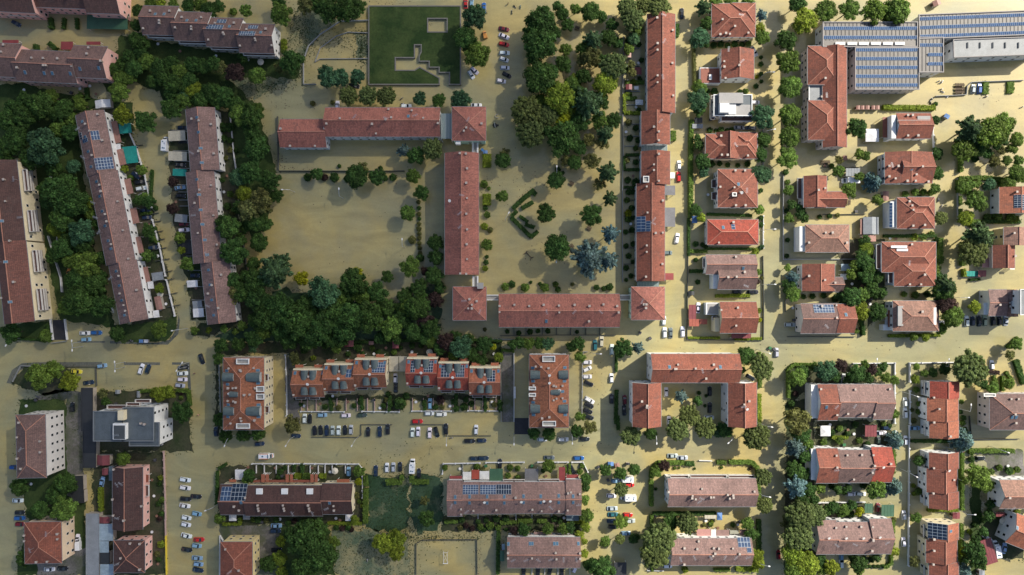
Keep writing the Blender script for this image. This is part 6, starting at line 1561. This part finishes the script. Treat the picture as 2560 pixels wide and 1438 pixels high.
def big_vehicle(name, what, cat, px, py, ang, L, wd, ht, body, kind):
    """camper, van or ambulance: box body, sloping cab, roof fittings"""
    x, y = W(px, py, ht * .7); root = empty(name, x, y, -0.33, math.radians(ang)); w = wd / 2
    b = MB(); cl = 1.7
    b.hexa([(-L / 2, -w, .35), (L / 2 - cl, -w, .35), (L / 2 - cl, w, .35), (-L / 2, w, .35)], [(-L / 2 + .1, -w * .96, ht), (L / 2 - cl - .05, -w * .96, ht), (L / 2 - cl - .05, w * .96, ht), (-L / 2 + .1, w * .96, ht)])
    b.obj("body", ["paint"], root, color=body)
    b = MB(); loft(b, [(L / 2 - cl, w * .9, .3, min(ht, 2.1)), (L / 2 - cl + .5, w * .88, .3, min(ht, 2.0) - .1), (L / 2 - .55, w * .85, .3, 1.15), (L / 2 - .1, w * .8, .3, .95), (L / 2, w * .6, .35, .8)])
    b.obj("cab", ["paint"], root, color=body)
    b = MB(); z2 = min(ht, 2.0) - .08
    q = [(L / 2 - .62, -w * .74, 1.2), (L / 2 - .62, w * .74, 1.2), (L / 2 - cl + .48, w * .68, z2), (L / 2 - cl + .48, -w * .68, z2)]
    b.hexa(q, [(p_[0] + .04, p_[1], p_[2] + .04) for p_ in q]); b.obj("windscreen", ["glass_dark"], root)
    for sx in (-.3, .33):
        for sy in (-1, 1): inst("wheel", TYPES['h']["wheel"], root, (sx * L, sy * (w - .1), .33))
    if kind == 'camper':
        for dx, dy, s_ in ((-.3, .3, .5), (.0, -.35, .6), (-.32, -.3, .45), (.12, .3, .45)):
            b = MB(); b.box(dx * L, dy * w, ht, ht + .12, s_, s_); b.obj("roof_hatch", ["metal" if s_ > .5 else "glass_blue"], root)
    if kind == 'ambulance':
        for sg in (-1, 1):
            b = MB(); b.box(-.7, sg * (w * .9), ht, ht + .03, L * .66, .22); b.obj("orange_stripe", ["paint"], root, color=(0.75, 0.22, 0.02))
        b = MB(); b.box(L / 2 - cl - .1, 0, ht, ht + .18, .3, wd * .7); b.obj("light_bar", ["glass_blue"], root)
        b = MB(); b.cyl(-1.2, 0, ht, ht + .05, .38, n=12); b.obj("roof_emblem", ["glass_blue"], root)
        b = MB(); b.box(L / 2 - .35, 0, 1.06, 1.12, .22, wd * .6); b.obj("hood_stripe", ["paint"], root, color=(0.75, 0.22, 0.02))
    if kind == 'van':
        for i in range(5):
            b = MB(); b.box(-L / 2 + .6 + i * .6, 0, ht, ht + .04, .08, wd * .8); b.obj("roof_rib", ["paint"], root, color=body)
    name_later(root, what, px, py, cat)
WHT = (0.74, 0.76, 0.79)
big_vehicle("camper_van", "white camper van", "camper van", 410, 359, 88, 6.2, 2.2, 2.7, WHT, 'camper')
big_vehicle("camper_van", "white camper van", "camper van", 1030, 1167, 88, 5.8, 2.3, 2.7, WHT, 'camper')
big_vehicle("camper_van", "white camper van under trees", "camper van", 1565, 1199, 180, 6.4, 2.4, 2.8, WHT, 'camper')
big_vehicle("camper_van", "white camper van beside a round tree", "camper van", 1572, 1246, 180, 6.4, 2.4, 2.8, WHT, 'camper')
big_vehicle("camper_van", "long white camper with roof hatches", "camper van", 2495, 1375, 98, 6.8, 2.3, 2.7, WHT, 'camper')
big_vehicle("ambulance", "white ambulance with orange stripes driving through flood water", "ambulance", 664, 1141, 0, 5.8, 2.2, 2.5, WHT, 'ambulance')
big_vehicle("delivery_van", "small white van", "van", 193, 1362, 92, 5.0, 1.9, 2.1, WHT, 'van')
big_vehicle("delivery_truck", "white truck with ribbed cargo box", "truck", 2129, 451, 180, 6.8, 2.5, 2.8, WHT, 'van')
big_vehicle("utility_cart", "small orange utility truck", "truck", 1212, 86, 105, 3.2, 1.6, 1.7, (0.62, 0.28, 0.08), 'van')

def scooter(px, py, ang, col):
    x, y = W(px, py, .5); root = empty("motor_scooter", x, y, -0.33, math.radians(ang))
    b = MB(); loft(b, [(-.75, .1, .5, .75), (-.5, .19, .45, .86), (0, .17, .4, .84), (.3, .12, .35, .5), (.55, .2, .35, .95), (.72, .08, .5, .9)])
    b.obj("body", ["paint"], root, color=col)
    b = MB(); b.beam((.55, -.36, 1.05), (.55, .36, 1.05), .06); b.beam((.6, 0, .5), (.55, 0, 1.05), .07); b.obj("handlebar", ["metal"], root)
    b = MB(); b.box(-.25, 0, .85, .93, .6, .26); b.obj("saddle", ["rubber"], root)
    for sx in (-.62, .68):
        w_ = inst("wheel", TYPES['h']["wheel"], root, (sx, 0, .28), scale=(.85, .6, .85))
    name_later(root, {0: "light", 1: "dark"}[int(sum(col) < .6)] + " motor scooter", px, py, "scooter", "scooters and motorbikes in the flood")
for a in ((2347, 203, 20, WHT), (2352, 207, 20, WHT), (2355, 205, 60, (.5, .5, .52)), (2353, 223, 10, (.5, .5, .52)), (2357, 229, -30, (.6, .6, .65)), (2366, 241, -40, WHT), (2328, 249, 60, (.05, .1, .12)), (2327, 256, 100, (.04, .05, .06)),
          (2465, 242, 10, (.10, .08, .09)), (2555, 268, 20, (.55, .5, .5)), (1280, 30, 95, (.02, .03, .04)), (1301, 17, 92, (.25, .4, .38)), (1287, 16, -50, (.03, .03, .04)), (1283, 279, 75, (.4, .45, .6)), (918, 1402, 80, (.45, .45, .47)),
          (2346, 501, 80, (.1, .13, .2)), (2354, 516, 60, (.3, .3, .33)), (324, 851, 5, (.04, .03, .06)), (328, 853, 5, (.1, .1, .12)), (1128, 1095, 5, (.3, .3, .33)), (2176, 750, 20, (.2, .2, .22)), (1003, 247, 40, (.1, .12, .13)), (1006, 259, 0, (.5, .5, .5))):
    scooter(*a)

# ------------------------------------------------------------------ people wading
def person(px, py, ang, top, legs, what, bike=False):
    x, y = W(px, py, 1.0)
    vs = [(0, 0, .95), (0, 0, 1.18), (.02, 0, 1.40), (.03, 0, 1.52), (.05, 0, 1.63), (.05, 0, 1.78),
          (.02, .19, 1.42), (.10, .27, 1.16), (.26, .24, .98), (.36, .22, .96), (.02, -.19, 1.42), (-.04, -.29, 1.15), (.08, -.30, .93), (.16, -.29, .88),
          (0, .10, .90), (.12, .11, .50), (.02, .11, .08), (.16, .12, .03), (0, -.10, .90), (-.02, -.11, .50), (-.16, -.11, .10), (-.03, -.12, .04)]
    es = [(0, 1), (1, 2), (2, 3), (3, 4), (4, 5), (2, 6), (6, 7), (7, 8), (8, 9), (2, 10), (10, 11), (11, 12), (12, 13), (0, 14), (14, 15), (15, 16), (16, 17), (0, 18), (18, 19), (19, 20), (20, 21)]
    rad = [.15, .13, .17, .07, .095, .09, .075, .052, .04, .03, .075, .052, .04, .03, .10, .068, .045, .035, .10, .068, .045, .035]
    me = bpy.data.meshes.new("person_body"); me.from_pydata(vs, es, [])
    o = bpy.data.objects.new("person", me); COL.objects.link(o)
    o.location = (x, y, -0.33); o.rotation_euler = (0, 0, math.radians(ang))
    sk = o.modifiers.new("Skin", 'SKIN')
    for i, r_ in enumerate(rad): me.skin_vertices[0].data[i].radius = (r_, r_)
    me.skin_vertices[0].data[0].use_root = True
    ss = o.modifiers.new("Sub", 'SUBSURF'); ss.levels = 1; ss.render_levels = 1
    me.materials.append(MATS["skin"])
    b = MB(); b.cyl(0.02, 0, 1.0, 1.47, .20, .17, 12); b.beam((.03, .16, 1.40), (.11, .27, 1.18), .16); b.beam((.03, -.16, 1.40), (-.04, -.29, 1.17), .16)
    b.obj("shirt", ["sheet"], o, color=top)
    b = MB(); b.cyl(0, 0, .82, 1.0, .18, .19, 12); b.beam((0, .1, .88), (.12, .11, .5), .22); b.beam((0, -.1, .88), (-.02, -.11, .5), .22)
    b.obj("trousers", ["sheet"], o, color=legs)
    b = MB(); b.cyl(.03, 0, 1.74, 1.87, .115, .06, 12); b.obj("hair", ["dark"], o)
    name_later(o, what, px, py, "person")
person(485, 934, 100, (.12, .05, .06), (.04, .03, .04), "person in dark reddish clothes wading")
person(495, 1038, 80, (.75, .42, .32), (.10, .08, .07), "person in pale pink shirt wading")
person(1270, 8, 10, (.03, .03, .04), (.05, .05, .05), "person in dark clothes wading")

# ------------------------------------------------------------------ sheds, canopies, carports, garages
SC = dict(w=((0.70, 0.70, 0.71), "white"), g=((0.24, 0.26, 0.28), "grey"), k=((0.035, 0.038, 0.042), "black"), m=((0.20, 0.055, 0.06), "maroon"), r=((0.34, 0.10, 0.07), "red"),
          t=((0.02, 0.26, 0.22), "teal"), n=((0.06, 0.13, 0.08), "green"), b=((0.10, 0.20, 0.42), "blue"), y=((0.50, 0.46, 0.36), "beige"), o=((0.30, 0.16, 0.13), "brown"), l=((0.28, 0.36, 0.42), "bluish"))
def shed(x0, y0, x1, y1, h, kind, c, ang=0.0):
    col, cn = SC[c]; k = (1 - h / H) / PX
    X, Y = W((x0 + x1) / 2, (y0 + y1) / 2, h); w, l = (x1 - x0) * k, (y1 - y0) * k
    A = math.radians(ang); nm = dict(c="carport", a="canopy", g="gazebo", s="shed", G="garage", v="greenhouse")[kind]  # a few entries stand for bins, a cart, a machine, a covered pool
    root = empty(nm, X, Y, 0, A); b = MB()
    if kind in "cav":
        s = .05 * min(w, l)
        b.hexa([(-w / 2, -l / 2, h - s), (w / 2, -l / 2, h - s), (w / 2, l / 2, h), (-w / 2, l / 2, h)], [(-w / 2, -l / 2, h - s + .1), (w / 2, -l / 2, h - s + .1), (w / 2, l / 2, h + .1), (-w / 2, l / 2, h + .1)])
        n = max(2, int(w / 1.1))
        for i in range(n + 1):
            u = -w / 2 + w * i / n; b.beam((u, -l / 2, h - s + .12), (u, l / 2, h + .12), .07)
    elif kind == "g":
        b.hexa([(-w / 2, -l / 2, h - .5), (w / 2, -l / 2, h - .5), (w / 2, l / 2, h - .5), (-w / 2, l / 2, h - .5)], [(-w / 2, -l / 2, h - .25), (w / 2, -l / 2, h - .25), (w / 2, l / 2, h - .25), (-w / 2, l / 2, h - .25)])
        c4 = [(-w / 2, -l / 2, h - .248), (w / 2, -l / 2, h - .248), (w / 2, l / 2, h - .248), (-w / 2, l / 2, h - .248)]
        for i in range(4): b.poly([c4[i], c4[(i + 1) % 4], (0, 0, h + .35)])
    elif kind == "s":
        for sg in (1, -1):
            q = [(sg * w / 2, -l / 2, h), (sg * w / 2, l / 2, h), (0, l / 2, h + w * .14), (0, -l / 2, h + w * .14)]
            if sg < 0: q.reverse()
            b.hexa([(p_[0], p_[1], p_[2] - .1) for p_ in q], q)
    else:
        b.box(0, 0, h - .15, h, w, l)
        for u in (-w / 2 + .1, w / 2 - .1): b.box(u, 0, h + .002, h + .18, .2, l)
    b.obj("roof", ["sheet"], root, color=col)
    b = MB()
    if kind in "cagv":
        for u in (-w / 2 + .15, w / 2 - .15):
            for v in (-l / 2 + .15, l / 2 - .15):
                b = MB(); b.box(u, v, -.4, h - (.5 if kind == "g" else .05 * min(w, l)) , .12, .12); b.obj("post", ["white"], root)
    else:
        b.box(0, 0, -.4, h - .16, w - .3, l - .3); b.obj("wall", ["plaster"], root, color=(.4, .36, .31))
        b = MB(); b.box(-w / 2 + .14, 0, -.35, min(2.0, h - .3), .06, min(1.0, l * .5)); b.obj("door", ["shutter"], root)
    px, py = (x0 + x1) / 2, (y0 + y1) / 2
    name_later(root, "%s %s" % (cn, nm), px, py, nm, "sheds and canopies in the plots")
SHEDS = """
238,250,276,270,2.4,s,w,6 421,327,463,352,2.4,c,y,2 421,379,467,402,2.4,c,y,-2 432,423,466,440,2.4,a,t,-3 298,309,328,333,2.4,a,t,6 308,366,343,408,2.4,a,t,6 280,303,298,358,2.4,c,o,12 292,373,312,413,2.4,c,o,12 313,447,330,485,2.4,c,o,12 328,520,345,559,2.4,c,o,12
341,592,356,633,2.4,c,o,12 357,668,373,706,2.4,c,o,12 388,741,404,775,2.4,s,o,12 380,681,408,701,2.4,c,g,8 370,704,384,722,2.4,a,w,6 383,776,398,794,2.4,a,w,8 437,536,468,556,2.4,c,g,-6 448,600,478,636,2.3,a,k,6 468,701,494,718,2.4,c,w,3 483,771,509,793,2.4,a,w,3
482,752,505,770,2.4,v,g,6 289,360,302,377,2.4,a,w,5 203,970,232,1078,3,G,k,0 207,1078,240,1170,3,G,k,0 215,1284,248,1438,3,G,g,0 248,1310,283,1352,2.8,G,l,0 249,1353,272,1382,2.8,a,l,0 249,1382,274,1410,2.8,G,k,0 251,1411,284,1440,2.8,G,l,0 243,1138,274,1163,2.6,s,m,0
248,1292,274,1308,2.6,s,m,0 255,1171,270,1188,2.3,s,m,0 182,1190,208,1226,2.7,G,k,2 178,1226,210,1258,2.7,G,k,2 588,1174,612,1200,2.6,c,w,0 572,1286,590,1303,2.6,g,w,0 607,1287,624,1300,2.4,g,g,0 863,1286,882,1303,2.6,g,w,0
973,891,996,929,2.6,c,y,0 998,891,1016,929,2.6,c,y,0 861,851,884,867,2.3,s,m,0 981,852,997,871,2.3,s,m,0 922,853,934,862,2.1,s,o,0 1284,967,1289,996,2.0,a,w,0 1203,180,..
1565,211,1580,224,2.2,s,m,0 1586,216,1596,224,2.2,a,w,0 1589,249,1608,262,2.4,g,w,0 1587,169,1604,187,2.3,s,m,0 1561,130,1578,144,2.3,s,o,0 1737,294,1756,308,2.2,s,k,0 1731,310,1757,321,2.2,c,g,0 1730,540,1743,558,2.2,a,b,0 1722,762,1740,798,2.3,c,m,0 1723,798,1748,816,2.3,c,r,0 1750,798,1768,811,2.3,s,r,0
1721,728,1736,738,1.6,s,k,0 1893,67,1906,75,2.2,g,w,0 1829,833,1877,846,2.5,a,m,0 2165,322,2198,354,2.5,g,w,0 2115,421,2150,441,2.3,v,g,0 2158,543,2197,586,2.7,s,g,0 2151,548,2158,586,2.2,a,o,0 2155,588,2190,604,2.2,s,o,0 2208,478,2222,502,2.2,s,o,0 2103,660,2135,677,2.2,c,l,0 2101,685,2117,699,2.2,a,w,0
2415,678,2446,691,1.4,a,t,0 2446,676,2465,692,2.2,c,m,0 2347,801,2366,812,2.2,a,w,0 2212,800,2222,812,2.2,a,w,0 2052,1065,2077,1091,2.6,g,w,0 2163,1062,2192,1092,2.5,c,m,0 2162,1259,2182,1283,2.5,a,n,0 2204,1262,2235,1292,2.5,a,n,0 2382,1281,2400,1297,2.2,s,m,0 2388,1124,2411,1131,2.2,a,m,0 2373,1109,2382,1121,2,a,w,0
2453,1348,2487,1412,2.6,c,m,18 2490,1281,2512,1292,2.2,c,m,0 2448,1425,2462,1440,2.2,s,g,0 1793,1282,1806,1301,2.6,g,b,0 1762,1288,1790,1297,2.2,c,y,0 1255,1360,1262,1375,2.0,a,l,0 1250,1377,1261,1403,2.2,s,n,0 1536,1406,1566,1440,2.6,c,k,0 2307,1335,..
1208,376,1219,384,1.6,s,b,0 2361,286,2374,296,1.7,s,b,-35 1520,1155,1534,1165,1.5,s,b,0 1537,1158,1549,1168,1.5,s,o,15 1565,1157,1575,1163,1.5,s,k,0 288,975,299,985,1.4,s,g,0 342,978,350,994,1.2,s,g,0 348,849,358,857,1.3,a,b,0 360,849,370,857,1.4,s,w,0 2117,1355,..
2141,264,2150,274,1.8,s,o,0 2152,264,2161,274,1.8,s,o,0 2164,264,2174,274,1.8,s,o,0 2179,264,2188,274,1.8,s,o,0 2190,264,2199,274,1.8,s,o,0 2108,389,2118,401,1.0,s,o,0 2332,0,2352,14,2,s,o,20 2536,1188,..
"""
for t_ in SHEDS.split():
    if '..' in t_: continue
    a = t_.split(',')
    shed(*[float(v) for v in a[:5]], a[5], a[6], float(a[7]))

# ------------------------------------------------------------------ lamps, benches, tables, goal, sculpture, junk
def lamp_meshes():
    b = MB(); b.cyl(0, 0, -.4, 7.0, .12, .07, 8); p_ = b.mesh("lamp_pole", ["metal"])
    b = MB(); b.beam((0, 0, 6.9), (1.3, 0, 7.5), .11); b.beam((1.3, 0, 7.5), (2.6, 0, 7.6), .11); a = b.mesh("lamp_arm", ["metal"])
    b = MB(); loft(b, [(2.4, .10, 7.5, 7.66), (2.7, .26, 7.46, 7.70), (3.2, .24, 7.48, 7.68), (3.4, .10, 7.52, 7.62)]); h_ = b.mesh("lamp_head", ["white"])
    return p_, a, h_
LM = lamp_meshes()
def lamp(px, py, ang):
    hx, hy = W(px, py, 7.6); A = math.radians(ang)
    root = empty("street_lamp", hx - 2.9 * math.cos(A), hy - 2.9 * math.sin(A), 0, A)
    inst("pole", LM[0], root); inst("arm", LM[1], root); inst("lamp_head", LM[2], root)
    name_later(root, "white-headed street lamp", px, py, "street lamp", "street lamps")
for a in ((14, 864, -120), (179, 852, 90), (180, 876, -90), (286, 905, 90), (287, 928, -90), (455, 907, 60), (441, 927, -120), (561, 1115, -110), (714, 1115, -120), (879, 1115, -120), (1116, 1113, -90), (1285, 1111, -90), (1431, 1109, -90), (1642, 1109, -90), (1935, 180, 0), (1938, 573, 0), (1937, 323, 10),
          (1938, 711, 0), (1925, 884, -20), (1930, 1068, -10), (1925, 1243, -10), (1923, 1416, -10), (2193, 898, 90), (2373, 899, 90), (2295, 992, -20), (2293, 1193, -30), (513, 1277, 200), (1821, 1108, 220), (2422, 744, 0), (430, 827, 190), (705, 474, 180), (1392, 416, 90), (1272, 532, 60), (1391, 655, -90), (847, 472, 90), (1005, 598, 90),
          (2522, 1132, -20), (2438, 1208, 0), (2438, 1287, 0), (2438, 1362, -20), (2428, 1012, 90), (1502, 885, 0)): lamp(*a)
def bench(px, py, ang, z=0.45, name="picnic_table"):
    x, y = W(px, py, .7); root = empty(name, x, y, -.33, math.radians(ang))
    b = MB()
    for i in range(4): b.box(0, -.33 + i * .22, 1.0, 1.05, 1.9, .19)
    b.obj("table_top", ["bark"], root)
    for sg in (-1, 1):
        b = MB(); b.box(0, sg * .75, .72, .77, 1.9, .28); b.obj("seat", ["bark"], root)
    for sx in (-.65, .65):
        b = MB(); b.beam((sx, -.8, .0), (sx, -.2, 1.0), .09); b.beam((sx, .8, 0), (sx, .2, 1.0), .09); b.beam((sx, -.8, .68), (sx, .8, .68), .08); b.obj("leg_frame", ["bark"], root)
    name_later(root, "dark wooden picnic table", px, py, "picnic table", "picnic tables in the flood")
for a in ((2394, 213, 0), (2406, 213, 0), (2394, 222, 0), (2406, 222, 0), (2394, 230, 0), (2406, 230, 0), (1443, 70, -20), (1429, 459, -30), (1473, 571, -20), (1429, 616, 40), (2058, 406, 0), (2070, 406, 0), (2122, 506, 85)): bench(*a)
# handball goal lying open in the sports court
x, y = W(1114, 1393, 1); root = empty("goal_frame", x, y)
b = MB(); b.beam((-.9, 2.2, 2.0), (.9, 2.2, 2.0), .12)
for s_ in (-.8, .8): b.beam((s_, 2.2, 2.0), (s_, -2.2, 1.9), .1)
b.beam((-.8, 1.8, 1.97), (.8, -1.6, 1.93), .07); b.beam((.8, 1.8, 1.97), (-.8, -1.6, 1.93), .07); b.obj("net_frame", ["white"], root)
b = MB(); b.box(0, -2.3, 1.75, 2.0, 2.0, .25); b.obj("crossbar", ["white"], root)
for s_ in (-.9, .9):
    for t_ in (-2.2, 2.2):
        b = MB(); b.box(s_, t_, -.4, 1.76, .12, .12); b.obj("post", ["white"], root)
setp(root, "white goal frame standing in the middle of the flooded sports court", "goal")
# fallen zigzag branch sculpture on the park water
x, y = W(1319, 640); root = MB((x, y, 0))
P_ = [(1310, 635), (1316, 633), (1318, 627)]
def br_(pts, w_):
    for a, c in zip(pts, pts[1:]): root.beam((*W(*a), .3), (*W(*c), .3), w_)
br_([(1309, 636), (1316, 632), (1328, 645), (1334, 643)], .3); br_([(1316, 632), (1318, 627)], .25); br_([(1328, 645), (1325, 652)], .25)
setp(root.obj("swing_beam", ["bark"]), "dark forked timber frame sticking out of the park flood water", "timber frame")
# swirl-shaped cycle stand and dark merry-go-round by the courtyard pavilion
x, y = W(1237, 313, .8); root = empty("play_carousel", x, y)
b = MB(); b.cyl(0, 0, -.4, .7, .9, .95, 14); b.obj("platform", ["dark"], root)
b = MB(); b.beam((-.15, 1.1, .95), (.2, -1.1, .95), .16); b.obj("grab_bar", ["white"], root)
b = MB(); b.cyl(1.3, .1, -.4, .6, .35, .3, 10); b.obj("seat", ["dark"], root)
setp(root, "dark round playground carousel with white bar, standing in the flood by the upper right pavilion", "playground carousel")
b = MB((*W(1244, 291), 0)); pts = [W(1243 + 5 * math.cos(t * .45 + .4), 291 - 4.2 * math.sin(t * .45 + .4)) for t in range(2, 12)]
for a, c in zip(pts, pts[1:]): b.beam((*a, .35), (*c, .35), .22)
setp(b.obj("curved_kerb", ["concrete"]), "small curved grey kerb poking out near the carousel", "kerb")

def clutter(px, py, t):
    x, y = W(px, py, .6)
    if t in "wm":
        root = empty("garden_table", x, y, -.33, rnd.uniform(0, 3)); b = MB(); b.cyl(0, 0, .98, 1.04, .6, .6, 12); b.obj("table_top", ["sheet"], root, color=(.7, .7, .7) if t == "w" else (.22, .12, .08))
        for i in range(4):
            b = MB(); b.beam((.4 * math.cos(i * 1.57), .4 * math.sin(i * 1.57), 0), (.3 * math.cos(i * 1.57), .3 * math.sin(i * 1.57), .98), .06); b.obj("leg", ["metal"], root)
        name_later(root, ("white" if t == "w" else "brown") + " garden table", px, py, "garden table", "garden tables")
    elif t in "gkb":
        col = dict(g=(.03, .12, .05), k=(.05, .05, .055), b=(.05, .15, .35))[t]; cn = dict(g="green", k="dark grey", b="blue")[t]
        root = empty("waste_bin", x, y, -.33, rnd.uniform(0, 3)); b = MB(); b.box(0, 0, .1, 1.25, .95, .8, 0, 0, 1.15, 1.0); b.obj("body", ["sheet"], root, color=col)
        b = MB(); b.box(0, 0, 1.25, 1.33, 1.22, 1.08); b.obj("lid", ["sheet"], root, color=tuple(v * 1.3 for v in col))
        name_later(root, cn + " waste bin", px, py, "waste bin", "waste bins")
    else:
        root = empty("parasol", x, y, -.33); b = MB(); n = 8; zz = 2.5
        ring = [(1.4 * math.cos(i * math.pi / 4), 1.4 * math.sin(i * math.pi / 4), zz) for i in range(8)]
        for i in range(8): b.poly([ring[i], ring[(i + 1) % 8], (0, 0, zz + .5)]); b.poly([ring[(i + 1) % 8], ring[i], (0, 0, zz + .42)])
        b.obj("canopy", ["sheet"], root, color=(.68, .62, .5)); b = MB(); b.cyl(0, 0, 0, zz + .42, .04, n=8); b.obj("pole", ["metal"], root)
        name_later(root, "cream parasol", px, py, "parasol", "parasols")
for t_ in """1565,330,w 1596,158,w 1590,268,w 1583,440,m 1577,560,w 1570,668,m 1776,300,k 1770,487,w 1763,560,k 2062,415,m 2140,529,k 2100,610,w 2130,710,w 2155,715,m 2225,596,w 2240,597,m 2345,300,k 2500,500,w 2135,1085,w 2120,1075,m 2075,1062,w 2110,1112,g 2175,1085,w 2240,1080,w 2520,1165,w
2465,1175,m 2480,1295,w 2500,1300,p 2535,1285,w 2290,1190,k 2300,1190,k 1795,1320,m 1845,1312,w 1850,1305,k 1765,1302,w 1215,1165,g 1290,1200,k 1365,1190,m 1330,1165,g 1410,1295,w 1150,1172,w 620,1168,m 665,1185,w 688,1170,m 705,1190,k 740,1200,w 780,1170,m 825,1180,w 840,1175,p 840,1296,w 850,1300,m 700,1298,w 655,1305,k
760,1015,w 800,1010,m 832,990,w 870,1005,m 905,1010,w 935,1000,k 950,1020,w 1040,1005,w 1070,990,m 1125,1015,w 1188,1020,m 1230,1005,w 870,880,w 905,875,m 935,885,w 965,870,m 1030,880,w 1075,880,p 1235,885,w 1210,890,m 885,905,w 340,435,w 350,440,m 360,505,w 372,560,m 380,590,w 395,640,w 405,735,p 398,745,m 415,760,w
436,345,k 440,395,w 445,425,k 440,505,m 442,540,w 470,705,w 490,720,m 495,760,w 560,410,w 568,440,m 560,480,w 570,395,k 225,215,w 240,235,m 200,222,w 178,232,k 60,225,w 30,118,m 395,110,w 450,128,m 540,140,w 620,150,w 655,158,p 260,1010,k 290,1010,k 262,1300,w 380,1200,m 385,1240,w 392,1290,m 380,1330,w 395,1410,m 388,1150,k
90,1000,k 78,1210,w 66,1015,w 1640,1290,k 1520,1200,k 1497,1167,k 1925,870,g 1935,873,k 1625,846,k 1206,375,b 1600,832,k 2175,760,w 2050,805,k 1982,770,w 1985,800,k 2450,690,k 2240,700,m 2555,600,w""".split():
    if t_: a = t_.split(','); clutter(float(a[0]), float(a[1]), a[2])
# floating debris: far too many scraps to count
b = MB(); g_ = random.Random(11)
def scatter(cx, cy, rx, ry, n, s0=.08, s1=.3):
    for _ in range(int(n * .55)):
        px, py = g_.gauss(cx, rx / 2), g_.gauss(cy, ry / 2); x, y = W(px, py)
        a = g_.uniform(0, 6.28); s_ = g_.uniform(s0, s1); t_ = s_ * g_.uniform(.3, .8)
        b.hexa([(x + u * s_ * math.cos(a) - v * t_ * math.sin(a), y + u * s_ * math.sin(a) + v * t_ * math.cos(a), .0) for u, v in ((-1, -.6), (1, -1), (.7, 1), (-.8, .8))],
               [(x + .7 * (u * s_ * math.cos(a) - v * t_ * math.sin(a)), y + .7 * (u * s_ * math.sin(a) + v * t_ * math.cos(a)), .06) for u, v in ((-1, -.6), (1, -1), (.7, 1), (-.8, .8))])
for a in ((690, 250, 70, 60, 130), (760, 200, 60, 20, 50), (980, 8, 100, 14, 60), (1000, 560, 60, 160, 40), (800, 560, 200, 160, 50), (1300, 460, 120, 50, 160), (1400, 560, 160, 200, 120), (1195, 1375, 14, 110, 160), (1180, 1310, 80, 20, 130), (900, 1380, 100, 60, 160),
          (1240, 1110, 400, 30, 120), (1500, 950, 30, 120, 60), (700, 395, 16, 70, 70), (735, 422, 60, 8, 60), (2000, 860, 500, 30, 120), (2450, 230, 90, 40, 40), (1060, 63, 28, 12, 50), (950, 690, 200, 60, 60), (680, 900, 8, 60, 20), (1900, 60, 30, 90, 60), (2440, 400, 60, 60, 90), (1500, 1290, 30, 90, 60)): scatter(*a)
setp(b.obj("floating_debris", ["bark"]), "dark twigs and scraps floating on the flood water", "debris", kind="stuff")

finish_labels()
